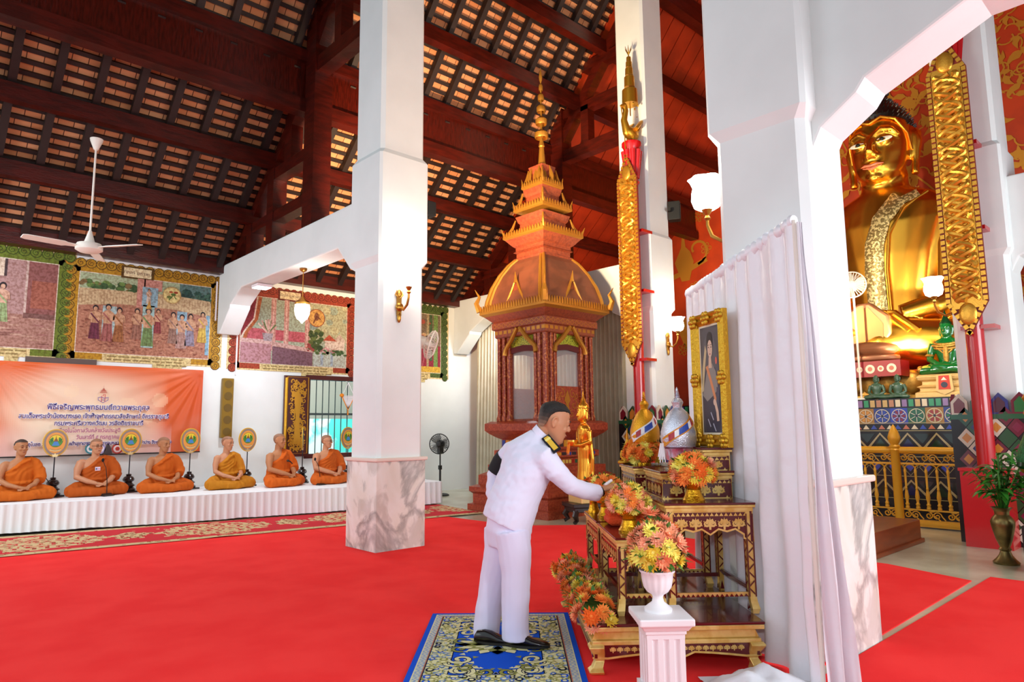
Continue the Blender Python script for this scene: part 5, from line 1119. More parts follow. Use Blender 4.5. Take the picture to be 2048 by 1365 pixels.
for sx in (-1, 1):
    for sy in (-1, 1):
        l = MB(); l.loft([[(sx*(x-.04+ox)+a*k, sy*(y-.04+ox)+b*k, z) for a, b in ((-1, -1), (1, -1), (1, 1), (-1, 1))] for z, k, ox in ((0, .04, .012), (.018, .045, .022), (.035, .032, .012), (.07, .028, -.006), (.11, .036, .002), (.15, .046, .018), (.165, .04, .01))]); l.build('leg', carved, LB, smooth=False, bevel=.006)
Z1 = .293
table('altar_table', 'small low gilded altar table nearest the pedestal, holding the front flower bowl', 'table', .80, 1.09, 4.36, 5.03, Z1, .762)
table('altar_table', 'small low gilded altar table at the far front, by the reaching hand', 'table', .80, 1.09, 5.12, 5.74, Z1, .762)
table('altar_table', 'taller gilded altar table with a carved apron beside the satin drape', 'table', 1.115, 1.66, 4.36, 4.98, Z1, .968, ap=.15)
table('altar_table', 'taller gilded altar table at the back of the altar', 'table', 1.115, 1.60, 5.06, 5.74, Z1, .968, ap=.15)
table('altar_box', 'gilded carved box tier behind the large right flower bowl', 'stand', 1.16, 1.63, 4.62, 5.10, .968, 1.15, kind='box')
table('altar_box', 'gilded carved box tier under the gold cone and its flowers', 'stand', 1.10, 1.50, 5.20, 5.72, .968, 1.15, kind='box')
table('altar_box', 'small gilded top tier under the framed portrait', 'stand', 1.46, 1.63, 4.64, 5.06, 1.15, 1.302, kind='box')
# ---------------------------------------------------------------- chrysanthemums
def mum(col, core, seed, r=.05):
    R = random.Random(seed); m = MB(); C1, C2 = hx(col), hx(core)
    for ring, (n, a0, L, wd) in enumerate(((15, .18, 1, .15), (13, .5, .92, .15), (10, .85, .78, .14), (7, 1.2, .5, .12))):
        for k in range(n):
            t = 2*pi*(k+R.random()*.4+.5*ring)/n; e = a0+R.uniform(-.1, .1); d = Vector((cos(t)*cos(e), sin(t)*cos(e), sin(e))); sd = Vector((-sin(t), cos(t), 0)); l = r*L*R.uniform(.9, 1.08); up = d.cross(sd)*-1
            c = mixc(C1, C2, .12*ring+.1*R.random())
            p0 = d*r*.08; p1 = d*l*.6+up*l*.06; p2 = d*l+up*l*.0; w_ = r*wd
            m.add([p0-sd*w_*.5, p0+sd*w_*.5, p1+sd*w_, p1-sd*w_, p2], [(0, 1, 2, 3), (3, 2, 4)], c)
    m.ell((0, 0, r*.2), (r*.22, r*.22, r*.16), 8, 5, C2); return m.mesh('flower')
petm = mat('petals', attr=True, rough=.7, spec=.2)
FM = {'o': [mum('f3813a', 'f79a4a', 1), mum('f48c3e', 'f7a24a', 2)], 'y': [mum('f6d53a', 'f5e67a', 3), mum('f8e466', 'f3ea86', 4)], 's': [mum('f6a07c', 'f9c0a0', 5), mum('f49468', 'f8b48c', 6)], 'd': [mum('ee6a24', 'f48a3c', 7)]}
for l in FM.values():
    for me in l: me.materials.append(petm)
leafm = mat('flower_leaf', '3a6a22', .6, col2='5a8a34', nscale=20)
def bunch(root, spots, mix, seed, size=1.0, leaves=True):
    R = random.Random(seed); lf = MB()
    for p, d in spots:
        k = R.choice(mix); o = bpy.data.objects.new('flower', R.choice(FM[k])); C.objects.link(o); o.parent = root; o.location = p
        q = (Vector(d)+Vector((R.uniform(-.25, .25), R.uniform(-.25, .25), R.uniform(-.1, .25)))).to_track_quat('Z', 'Y'); o.rotation_euler = q.to_euler(); s = size*R.uniform(.82, 1.2); o.scale = (s, s, s)
        if leaves and R.random() < .9:
            b = R.uniform(0, 6.28); leafblade(lf, Vector(p)-Vector(d)*.02, (d[0]+.6*cos(b), d[1]+.6*sin(b), d[2]+.4), .085*size, .016, .2)
    if lf.v: lf.build('leaves', leafm, root, ang=0)
def dome_spots(c, r, n, zmin=-.35, seed=0):
    out = []; R = random.Random(seed)
    for i in range(n):
        z = 1-(1-zmin)*(i+.5)/n; a = i*2.39996; q = sqrt(1-z*z); d = Vector((q*cos(a), q*sin(a), z)); k = R.uniform(.86, 1.04)
        out.append(((c[0]+d.x*r[0]*k, c[1]+d.y*r[1]*k, c[2]+d.z*r[2]*k), d))
    return out
bowlg = mat('gilt_bowl', 'e2a520', .25, metal=.85, bump=.25, bscale=70)
def flower_bowl(s, w, z, label, mix, seed, n=52, r=(.13, .13, .10), k=1.0, cz=.2):
    t = T('flower_bowl', label, 'flowers', A(s, w, z), RZ, None)
    MB().lathe([(0, 0), (.07*k, 0), (.072*k, .012), (.06*k, .03), (.052*k, .05), (.045*k, .075), (.05*k, .085), (.04*k, .092), (.075*k, .11), (.085*k, .135), (.085*k, .165), (.078*k, .165), (.06*k, .13), (0, .12)], n=28).build('bowl', bowlg, t)
    c = (0, 0, cz+.03)
    MB().ell(c, (r[0]*.8, r[1]*.8, r[2]*.8)).build('moss_ball', leafm, t); bunch(t, dome_spots(c, r, n, -.45, seed), mix, seed); return t
flower_bowl(1.318, 4.45, .968, 'gold bowl of orange and yellow chrysanthemums on the tall table, below the portrait', 'ooyysoyd', 1, 60, (.14, .14, .105), cz=.155)
flower_bowl(.925, 4.60, .762, 'gold bowl of peach and yellow chrysanthemums on the low table behind the white urn', 'ssyyosy', 2, 58, (.125, .125, .095), cz=.165)
flower_bowl(.905, 5.36, .762, 'gold bowl of orange and yellow chrysanthemums beneath the reaching hand', 'oyoyod', 3, 46, (.115, .115, .085), cz=.19)
flower_bowl(1.24, 5.50, .99+.16, 'orange and yellow chrysanthemums in a bowl under the gold cone', 'oyyodo', 4, 56, (.15, .15, .1), k=.8, cz=.06)
flower_bowl(.845, 5.62, .762, 'bunch of deep orange chrysanthemums at the far end of the low table', 'dod', 5, 30, (.09, .07, .09), k=.7, cz=.15)
# flower border along the bench edge
gl = T('flower_border', 'long border of orange and yellow chrysanthemums along the bench edge by the blue rug', 'flowers', A(.67, 5.0, Z1), RZ); R = random.Random(8); sp = []
for i in range(98):
    t = i/97; v = -.72+1.46*t; a = R.uniform(-1.75, 1.5); d = Vector((sin(a), R.uniform(-.2, .2), cos(a))); rr = R.uniform(.9, 1.05)
    sp.append(((.115*sin(a)*rr-.03, v+R.uniform(-.03, .03), .03+.085*cos(a)*rr), d))
sp += [((-.02+.06*cos(k*1.3), -.80-.02*sin(k), .02+.05*sin(k*1.3)), Vector((.4*cos(k), -1, .5))) for k in range(6)]
bunch(gl, sp, 'osydo', 8, 1.12); MB().b2((-.07, -.76, .0), (.07, .74, .05)).build('trough', leafm, gl, smooth=False)
# white urn on a fluted pedestal
pw = mat('white_plaster', 'f3eef0', .45)
PD = T('plaster_pedestal', 'short white fluted pedestal in front of the altar', 'pedestal', A(.95, 3.93, .008), RZ)
MB().b2((-.15, -.155, .375), (.15, .155, .415)).build('top_slab', pw, PD, smooth=False, bevel=.008); MB().sq([(.12, .345), (.14, .375)]).b2((-.112, -.112, .325), (.112, .112, .345)).build('capital', pw, PD, smooth=False, bevel=.004)
m = MB(); n = 5
ring = []
for s in range(4):
    a = s*pi/2; ex = Vector((cos(a), sin(a), 0)); nn = Vector((sin(a), -cos(a), 0))
    ring.append(nn*.103-ex*.103)
    for i in range(3):
        u = -.06+.06*i
        for du, dp in ((-.016, 0), (-.012, .009), (0, .013), (.012, .009), (.016, 0)): ring.append(nn*(.103-dp)+ex*(u+du))
m.loft([[p+Vector((0, 0, z)) for p in ring] for z in (.03, .30)]); m.b2((-.104, -.104, .30), (.104, .104, .325)).b2((-.12, -.12, 0), (.12, .12, .03)); m.build('fluted_shaft', pw, PD, smooth=False)
UR = T('flower_urn', 'white fluted urn of peach chrysanthemums on the white pedestal', 'flowers', A(.945, 3.96, .423), RZ)
R_ = []
for rr, z, fl in ((.0, 0, 0), (.075, 0, 0), (.078, .015, 0), (.06, .03, 0), (.034, .05, 0), (.028, .075, 0), (.035, .09, 0), (.06, .105, .03), (.078, .13, .06), (.086, .17, .05), (.09, .205, .04), (.1, .215, 0), (.1, .225, 0), (.085, .225, 0), (.0, .2, 0)):
    R_.append([(rr*(1-fl*(.5+.5*cos(14*a)))*cos(a), rr*(1-fl*(.5+.5*cos(14*a)))*sin(a), z) for a in [2*pi*j/84 for j in range(84)]])
MB().loft(R_).build('urn', pw, UR, ang=50); MB().ell((0, 0, .31), (.1, .1, .1)).build('moss_ball', leafm, UR)
bunch(UR, dome_spots((0, 0, .34), (.145, .145, .145), 46, -.6, 4)+[((.05*cos(k*2), .05*sin(k*2), .5+.02*k), Vector((.4*cos(k*2), .4*sin(k*2), 1))) for k in range(3)], 'ssssosy', 12, 1.15)
g2 = MB(); Rr = random.Random(5)
for k in range(34):
    z = Rr.uniform(-.4, 1); a = Rr.uniform(0, 6.28); q = sqrt(1-z*z); leafblade(g2, (.06*q*cos(a), .06*q*sin(a), .34+.06*z), (q*cos(a), q*sin(a), z), .13, .022, .2)
g2.build('foliage', leafm, UR, ang=0)
# cones
silver = mat('silver_sequin', 'd4d6e2', .25, metal=.7, bump=.8, bscale=130, bdist=.004); goldsq = mat('gold_sequin', 'd9981c', .28, metal=.7, bump=.8, bscale=130, bdist=.004)
def cone(name, label, s, w, z, mt, H, R0, trim, bowl):
    t = T(name, label, 'offering', A(s, w, z), RZ)
    pr = [(0, 0), (R0*.9, 0), (R0, H*.12), (R0*.98, H*.25), (R0*.82, H*.42), (R0*.52, H*.58), (R0*.25, H*.66), (R0*.27, H*.7), (R0*.33, H*.75), (R0*.25, H*.8), (.012, H*.84)]
    for k in range(5): pr += [(.02-.0028*k, H*(.855+.028*k)), (.008, H*(.87+.028*k))]
    pr += [(0, H*1.02)]; ps = [(r_, zz+.155) for r_, zz in pr]
    MB().lathe(ps, n=36).build('cone', mt, t)
    MB().lathe([(0, 0), (.055, 0), (.06, .01), (.045, .03), (.04, .045), (R0*.72, .06), (R0*.8, .14), (R0*.98, .155), (0, .155)], n=28).build('bowl', bowl, t)
    rb = MB(); N = 22
    for lay, (wd, cols, dd) in enumerate(((.075, [trim], .003), (.05, ['b03038', 'f2f0f2', '2a4aa8', '2a4aa8', 'f2f0f2', 'b03038'], .006))):
        for i in range(N):
            q = []
            for uu, vv in ((i, -.5), (i+1, -.5), (i+1, .5), (i, .5)):
                tt = uu/N; ang = radians(-165+150*tt); hz = H*(.06+.46*tt)+vv*wd*.9
                hz = max(.002, hz); rr = 0
                for (r1, z1), (r2, z2) in zip(pr, pr[1:]):
                    if z1 <= hz <= z2 and z2 > z1: rr = r1+(r2-r1)*(hz-z1)/(z2-z1); break
                q.append(((rr+dd)*cos(ang), (rr+dd)*sin(ang), hz+.155))
            j = int((i-4)/(N-8)*len(cols)) if lay else 0
            if lay and not (4 <= i < N-4): continue
            rb.add(q, [(0, 1, 2, 3)], hx(cols[min(j, len(cols)-1)]))
    rb.build('flag_ribbon', enamel, t, smooth=False)
    tl = MB(); a = radians(-165)
    for k in range(9): tl.tube([((R0+.004)*cos(a)+.006*(k-4)*.5, (R0+.004)*sin(a)+.004*(k % 3), .155+H*.06), ((R0+.012)*cos(a)+.006*(k-4), R0*sin(a), .155-.07-.02*(k % 3))], .004, 4)
    tl.build('tassel', white2 if trim != 'f2f0f2' else orange, t)
    return t
foil = mat('coloured_foil', 'd8c8d8', .2, metal=.6, col2='c05a78', nscale=14)
cone('silver_cone', 'silver sequined cone offering with a tricolour sash in front of the portrait', 1.36, 4.90, 1.15, silver, .42, .128, 'd98a1e', foil)
cone('gold_cone', 'gold sequined cone offering with a tricolour sash behind the silver cone', 1.25, 5.48, 1.17+.0, goldsq, .40, .118, 'f2f0f2', mat('orange_foil', 'e8741e', .35, metal=.5))
# saffron cloth bundle, candle lamp, small golden figure
ob = MB().sq([(.1, 0), (.13, .02), (.13, .05), (.115, .06), (.125, .075), (.12, .1), (.07, .115)], ay=.8).build('folded_robe', mat('saffron_red_cloth', 'f0521c', .8, bump=.5, bscale=90), None, bevel=.012); ob.location = A(.955, 4.92, .764); ob.rotation_euler = (0, 0, RZ)
tag(ob, 'folded orange red robe on the low table behind the front flower bowl', 'cloth')
LP = T('oil_lamp', 'small golden oil lamp at the tip of the reaching hand', 'lamp', A(.985, 5.2, .764), RZ); MB().lathe([(0, 0), (.03, 0), (.032, .01), (.012, .03), (.01, .16), (.02, .2), (.045, .215), (.05, .235), (.04, .235), (0, .22)], n=18).build('stem_and_dish', bowlg, LP); MB().lathe([(.012, .22), (.012, .26), (0, .26)], n=10).build('candle', white2, LP)
g = T('golden_figurine', 'small golden seated figurine at the far back of the altar beside the red pole', 'statue', A(1.13, 5.60, 1.15), RZ); 
bx = dup(gf, None) if False else None
g.scale = (.036,)*3; seated_figure(g, gold, .09, False, True); MB().lathe([(.5, 4.6), (.5, 4.9), (.3, 5.5), (.35, 5.6), (.2, 6.4), (.22, 6.5), (.05, 8), (0, 8)], n=12).build('crown', gold, g)
# ---------------------------------------------------------------- portrait
def rfl(x, y, w):
    d = ray(x, y); return EYE+d*(w/d.dot(Vector((FW.x, FW.y, 0)).normalized()))
fr_a, fr_b = rfl(1400, 889, 5.02), rfl(1467, 889, 4.60); fr_a.z = fr_b.z = 1.304
ex = (fr_b-fr_a); FWd = ex.length; rzf = atan2(ex.y, ex.x); PT = T('framed_portrait', 'gold framed portrait of a woman in grey shawl and sash on the top tier', 'portrait', fr_a.lerp(fr_b, .5), rzf); FH = .945; hw = FWd/2
frm = mat('carved_gold_frame', 'd2a02a', .35, metal=.7, bump=.7, bscale=45, bdist=.01)
fm = MB(); bw = .085
def framepiece(m, o0, o1, i0, i1):
    for (a, b, c, d, y0, y1) in ((o0, o1, i0, i1, 0, 0),): pass
prof = [(0, .0), (0, -.035), (.2, -.05), (.45, -.03), (.65, -.045), (.85, -.025), (1, -.02), (1, 0)]
rings = []
for (cx, cz) in ((-1, 0), (1, 0), (1, 1), (-1, 1)):
    rings.append([(cx*(hw-bw*t), d_, (FH-bw*t) if cz else bw*t) for t, d_ in prof])
for k in range(4): fm.loft([rings[k], rings[(k+1) % 4]], cap=False)
fm.build('gold_frame', frm, PT, smooth=False)
og = MB()
for (cx, cz) in ((-hw+.045, .045), (hw-.045, .045), (-hw+.045, FH-.045), (hw-.045, FH-.045), (0, .04), (0, FH-.04), (-hw+.04, FH/2), (hw-.04, FH/2)):
    for k in range(6):
        a = 2*pi*k/6; og.ell((cx+.035*cos(a), -.045, cz+.035*sin(a)), (.02, .014, .02), 8, 5)
    og.ell((cx, -.05, cz), (.02, .016, .02), 8, 6)
og.build('frame_ornaments', frm, PT)
p = MB(); F = ((-hw+bw, -.018, bw), (1, 0, 0), (0, 0, 1)); w_, h_ = 2*hw-2*bw, FH-2*bw
p.poly(rect(-.004, -.004, w_+.004, h_+.004), F, 0, hx('e8dcc0')); p.poly(rect(.014, .014, w_-.014, h_-.014), F, .001, hx('4d4a50')); p.poly(circ(.5*w_, .62*h_, .4*w_, 24, .3*h_), F, .0012, hx('5a575c'))
U = lambda pts: [(u*w_, v*h_) for u, v in pts]
p.poly(U([(.2, .02), (.85, .02), (.95, .2), (.92, .45), (.75, .6), (.3, .6), (.12, .42), (.12, .2)]), F, .0016, hx('3c3a48'))
p.poly(U([(.08, .36), (.4, .63), (.62, .64), (.78, .56), (.86, .4), (.55, .34), (.3, .3)]), F, .002, hx('8c8580')); p.strip(U([(.34, .62), (.5, .5), (.68, .34), (.72, .3)]), .028, F, .0025, hx('d98a5a'))
p.poly(U([(.04, .38), (.12, .6), (.3, .82), (.36, .76), (.24, .58), (.14, .4)]), F, .0022, hx('c9b48a'))
p.poly(U([(.43, .6), (.6, .6), (.58, .7), (.46, .7)]), F, .0026, hx('d8b49a')); p.poly(circ(.53*w_, .85*h_, .15*w_, 20, .085*h_), F, .0027, hx('241c20')); p.poly(circ(.54*w_, .775*h_, .118*w_, 20, .082*h_), F, .003, hx('dcbaa2'))
p.poly(U([(.41, .86), (.4, .78), (.44, .84), (.54, .87), (.65, .84), (.68, .78), (.67, .87), (.54, .92)]), F, .0033, hx('241c20'))
for u in (.48, .6): p.poly(circ(u*w_, .79*h_, .022*w_, 10, .007*h_), F, .0034, hx('2a2024')); p.strip(U([(u-.035, .81), (u+.035, .812)]), .004, F, .0034, hx('3a2a28'))
p.poly(circ(.54*w_, .728*h_, .03*w_, 10, .006*h_), F, .0034, hx('a8383c')); p.strip(U([(.545, .79), (.56, .752), (.54, .75)]), .003, F, .0034, hx('b8907a'))
p.poly(circ(.82*w_, .66*h_, .05*w_, 8, .035*h_), F, .003, hx('d86a5a')); p.strip(U([(.86, .42), (.8, .26), (.62, .3)]), .04, F, .0028, hx('4a4858')); p.poly(circ(.66*w_, .29*h_, .06*w_, 10, .03*h_), F, .0034, hx('dcb8a0')); p.strip(U([(.68, .3), (.78, .2), (.8, .12)]), .03, F, .0033, hx('dcb8a0'))
for u, v in ((.3, .14), (.45, .2), (.55, .1)): p.strip(U([(u, v), (u+.12, v-.07)]), .01, F, .0024, hx('b8b4c4'))
p.build('picture', enamel, PT, smooth=False)
# ---------------------------------------------------------------- satin drape on its rod
sat = mat('white_satin', 'f0eef4', .34, sheen=.4, spec=.7, bump=.45, bscale=5, bdist=.04)
DR = T('satin_drape', 'white satin drape gathered on a rod behind the altar and portrait', 'curtain', A(1.68, 4.9, 0))
D0 = DR.location.copy(); FH_ = Vector((FW.x, FW.y, 0)).normalized(); ctrl = []
for x, y, w in ((1588, 441, 3.9), (1560, 461, 4.05), (1525, 486, 4.25), (1502, 502, 4.4), (1465, 528, 4.66), (1420, 560, 5.12), (1375, 590, 5.85)):
    d = ray(x, y); ctrl.append(EYE+d*(w/d.dot(FH_)))
ZR = sum(p.z for p in ctrl)/len(ctrl); PT_ = []
for a_, b_ in zip(ctrl, ctrl[1:]):
    n = max(2, int((b_-a_).length/.012)); PT_ += [a_.lerp(b_, i/n) for i in range(n)]
PT_.append(ctrl[-1]); PT_ = [Vector((p.x-D0.x, p.y-D0.y, p.z)) for p in PT_]; N = len(PT_)-1
for _ in range(25): PT_ = [PT_[0]]+[(PT_[i-1]+PT_[i]*2+PT_[i+1])/4 for i in range(1, N)]+[PT_[-1]]
def cnorm(i):
    d = PT_[min(i+1, N)]-PT_[max(i-1, 0)]; return Vector((-d.y, d.x, 0)).normalized()
m = MB(); rows = []
for j in range(24):
    t = j/23; row = []
    for i in range(N+1):
        q = i/N; n = cnorm(i); f = sin(i*.37+2.2*nz(q*6, 1))*(.014+.022*t)+.03*t*nz(q*7, t*2)+.008*nz(q*20, t*9); p = PT_[i]+n*(f+.012)
        row.append((p.x, p.y, p.z*(1-t)-.015+.035*t))
    rows.append(row)
m.loft(rows, closed=False)
rows = []; e0 = PT_[0]; back = Vector((-FH_.x, -FH_.y, 0)); rt = Vector((FH_.y, -FH_.x, 0))
for j in range(24):
    t = j/23; row = []
    for i in range(41):
        q = i/40; wdt = .03+.13*t**1.4; p = e0+rt*(q*wdt+.012*nz(q*4, t*5))+back*(.03+.05*t*q+(.012+.022*t)*sin(q*13+1.5*t+2*nz(q*2, t*2)))
        row.append((p.x, p.y, e0.z*(1-t)-.02+.035*t))
    rows.append(row)
m.loft(rows, closed=False); m.build('cloth', sat, DR, ang=0)
hd = MB(); rg = []
for i in range(0, N+1, 2):
    n = cnorm(i); c = PT_[i]; r_ = .026+.012*sin(i*1.1)+.008*nz(i*.3, 2); rg.append([c+n*(r_*cos(a))+Vector((0, 0, r_*1.25*sin(a))) for a in [2*pi*k/10 for k in range(10)]])
hd.loft(rg); hd.build('gathered_heading', sat, DR)
MB().tube(PT_[::6]+[PT_[-1]], .012, 8).tube([(PT_[-1].x, PT_[-1].y, .01), PT_[-1]], .014, 8).tube([(PT_[0].x, PT_[0].y, .01), PT_[0]], .014, 8).build('rod_frame', cream, DR)
hp = MB(); Rr = random.Random(2); o = A(1.50, 3.90, 0)
gx = []
for j in range(19):
    row = []
    for i in range(29):
        u, v = i/14-1, j/9-1; r_ = sqrt(u*u+v*v); row.append((.3*u, .22*v, max(.002, .105*max(0, 1-r_**2.2)+.035*nz(u*2.4, v*2.4, 3)*max(0, 1.15-r_)+.012*sin(7*u+4*v+3*nz(u*2, v*2)))))
    gx.append(row)
hp.loft(gx, closed=False); h_ = hp.build('satin_heap', sat, None, ang=0); h_.location = o+Vector((0, 0, .01)); h_.rotation_euler = (0, 0, RZ); tag(h_, 'spare white satin heaped on the carpet at the foot of the bench', 'cloth')
# ---------------------------------------------------------------- standing golden Buddha on a dark stand
sd = onz(1168, 1047); ST = T('dark_stand', 'low dark wooden stand with curled feet by the shrine base', 'stand', (sd.x+.1, sd.y+.05, 0), radians(-25)); dkw = mat('dark_rosewood', '24100c', .35)
MB().b2((-.3, -.24, .24), (.3, .24, .3)).b2((-.27, -.21, .17), (.27, .21, .24)).build('top', dkw, ST, smooth=False, bevel=.01)
for sx in (-1, 1):
    for sy in (-1, 1): MB().tube([(sx*.22, sy*.16, .2), (sx*.26, sy*.2, .12), (sx*.22, sy*.17, .05), (sx*.27, sy*.2, .02)], [.05, .05, .035, .03], 8).build('leg', dkw, ST)
SB = T('standing_buddha', 'golden standing Buddha statue holding an alms bowl beside the shrine', 'statue', (sd.x+.1, sd.y+.05, .30), radians(218)-pi/2*0)
SB.scale = (.95,)*3; SB.rotation_euler = (0, 0, atan2(-BB.y, -BB.x)+pi/2+radians(25))
sg = mat('bright_gold', 'eea436', .25, metal=.85)
m = MB(); E_l = lambda rx, ry, z, yc=0, xc=0: [(xc+rx*cos(a), yc+ry*sin(a), z) for a in [2*pi*j/24 for j in range(24)]]
MB().sq([(.2, 0), (.2, .16), (.17, .17), (.17, .2)]).build('pedestal', mat('cream_gilding'), SB, smooth=False, bevel=.01)
m.loft([E_l(.17, .12, .32), E_l(.175, .125, .36), E_l(.15, .11, .5), E_l(.135, .1, .7), E_l(.145, .105, .85), E_l(.12, .09, .98), E_l(.15, .1, 1.1), E_l(.165, .09, 1.18), E_l(.1, .07, 1.24), E_l(.05, .05, 1.27), E_l(.048, .05, 1.32)])
for s in (-1, 1):
    m.tube([(s*.07, 0, .34), (s*.07, 0, .23), (s*.07, -.12, .21)], [.045, .04, .03], 10); m.tube([(s*.155, 0, 1.15), (s*.185, -.0, .98), (s*.12, -.16, .92), (s*.03, -.22, .92)], [.05, .042, .036, .03], 10)
    m.tube([(s*.17, .02, .95), (s*.2, .03, .7), (s*.17, .03, .5), (s*.2, .02, .34)], [.035, .03, .045, .02], 8)
m.loft([[(x_*.185, y_*.185, 1.29+z_*0+((z-0)*.185)) for x_, y_, z in r_] for r_ in head_rings(1, 0) for z_ in (0,)])
for s in (-1, 1): m.tube([(s*.1, .01, 1.47), (s*.105, 0, 1.33)], .018, 6)
m.tube([(0, -.11, 1.45), (0, -.13, 1.38)], [.01, .018], 8)
fuse(m, 'body', sg, SB, .012, 3)
MB().lathe([(.09, 1.5), (.1, 1.53), (.085, 1.58), (.05, 1.62), (.04, 1.66), (.02, 1.7), (.004, 1.8), (0, 1.8)], n=16).build('ushnisha', sg, SB); MB().lathe([(0, .9), (.06, .91), (.085, .96), (.08, 1.0), (.06, 1.0), (0, .97)], (0, -.24, 0), 20).build('alms_bowl', sg, SB)
tl = MB()
for k in range(4): tl.tube([(-.02+.02*k, -.3, .96), (-.025+.02*k, -.32, .8-.03*(k % 2))], .008, 5)
tl.build('jasmine_garland', orange, SB)
# ================================================================ people
skin = mat('skin', 'c58a66', .5, spec=.35, sss=.08); skin2 = mat('skin_tan', 'b57a52', .5, spec=.35, sss=.08)
hairm = mat('black_hair', '15110f', .55, bump=.5, bscale=160); stub = mat('shaved_scalp', '94694f', .55)
eyem = mat('dark_eye', '1c1412', .2); browm = mat('eyebrow', '2a1d17', .7); lipm = mat('lip', 'a8604e', .5)
def human_head(m, X, fat=1.0):
    m.X = X; R = []
    for z, w, f, b in ((-.118, .016, -.072, -.05), (-.108, .033, -.084, -.025), (-.09, .046, -.089, .0), (-.065, .056, -.089, .032), (-.035, .064, -.088, .064), (0, .070, -.086, .084), (.03, .075, -.088, .095), (.06, .0755, -.086, .097), (.085, .068, -.076, .086), (.105, .047, -.05, .062), (.117, .014, -.014, .02)):
        w *= (1+.10*(fat-1)*(z < .02)*4); R.append([(w*(abs(cos(a))**.85)*(1 if cos(a) > 0 else -1), (f+b)/2+(b-f)/2*sin(a), z) for a in [2*pi*j/24 for j in range(24)]])
    m.loft(R)
    m.tube([(0, -.083, .028), (0, -.094, .008), (0, -.107, -.016)], [.007, .009, .0125], 10); m.ell((0, -.103, -.02), (.011, .012, .009))
    for s in (-1, 1):
        m.ell((s*.011, -.096, -.021), (.0075, .009, .007)); m.ell((s*.031, -.079, .012), (.017, .011, .010)); m.tube([(s*.012, -.086, .028), (s*.032, -.086, .034), (s*.052, -.074, .028)], [.006, .007, .005], 8)
        m.ell((s*.04, -.066, -.022), (.022, .02, .02)); m.ell((s*.073, .012, -.004), (.012, .018, .03)); m.tube([(s*.076, .0, .012), (s*.085, .006, .028), (s*.09, .022, .026), (s*.089, .03, .006), (s*.083, .022, -.018), (s*.078, .008, -.033)], [.006, .0065, .007, .0065, .006, .008], 8)
    m.ell((0, -.089, -.051), (.023, .009, .0065)).ell((0, -.087, -.062), (.019, .009, .0065)).ell((0, -.079, -.095), (.02, .014, .014))
    m.X = None
def head_bits(X, root, closed=False):
    m = MB(); m.X = X
    for s in (-1, 1): m.ell((s*.031, -.0895, .010 if not closed else .007), (.0125, .003, .0042 if not closed else .002), 10, 6)
    m.build('eyes', eyem, root); m = MB(); m.X = X
    for s in (-1, 1): m.tube([(s*.014, -.0925, .030), (s*.033, -.0925, .037), (s*.052, -.079, .031)], [.0028, .0034, .0015], 6)
    m.build('eyebrows', browm, root); m = MB(); m.X = X
    m.tube([(-.021, -.092, -.056), (-.008, -.099, -.053), (0, -.0985, -.055), (.008, -.099, -.053), (.021, -.092, -.056)], [.001, .0035, .004, .0035, .001], 8).tube([(-.017, -.0915, -.059), (0, -.096, -.0625), (.017, -.0915, -.059)], [.001, .005, .001], 8); m.build('lips', lipm, root)
def hair_cap(X, root, mt, k=1.02, low=.0, front=.075, tuft=0):
    m = MB(); m.X = X; R = []
    for z, w, f, b in ((-.075+low, .05, .04, .055), (-.05+low, .063, .03, .076), (-.02+low*.5, .070, .02, .088), (.01, .0735, .012, .096), (.035, .0765, .0, .1), (.058, .077, -.03, .1), (front, .0735, -.082, .096), (.092, .064, -.07, .084), (.108, .045, -.05, .062), (.119+tuft, .018, -.02, .03)):
        R.append([(w*k*cos(a), (f+b)/2+(b-f)/2*k*sin(a), z+.002) for a in [2*pi*j/24 for j in range(24)]])
    m.loft(R); m.X = None; m.build('hair', mt, root)
def spread_hand(m, wrist, d, palm, L=.185, curl=.4, thumb=1, sep=.9, w=.042):
    wrist, d, palm = Vector(wrist), Vector(d).normalized(), Vector(palm); palm = (palm-d*palm.dot(d)).normalized(); sd = d.cross(palm)*thumb
    m.tube([wrist, wrist+d*L*.22, wrist+d*L*.5], [w*.72, w*.98, w*.92], 12, flat=.42, up=palm)
    tips = []
    for q, ln in enumerate((.42, .5, .47, .36)):
        b = wrist+d*L*.47+sd*w*(.72-.48*q); o = (sd*(.72-.48*q)*.25*sep+d).normalized(); r_ = L*.05
        p1 = b+o*L*ln*.4; c1 = (o*cos(curl)+palm*sin(curl)); p2 = p1+c1*L*ln*.33; c2 = (o*cos(curl*2)+palm*sin(curl*2)); p3 = p2+c2*L*ln*.27
        m.tube([b-o*L*.1, b, p1, p2, p3], [r_, r_*1.02, r_*.98, r_*.88, r_*.6], 8); tips.append(p3)
    b = wrist+d*L*.12+sd*w*.75; o = (sd*.75+d*.75+palm*.25).normalized(); p1 = b+o*L*.24; p2 = p1+(o+d*.5+palm*.2).normalized()*L*.2
    m.tube([b-o*.01, b, p1, p2], [L*.075, L*.075, L*.06, L*.045], 8); return tips+[p2]
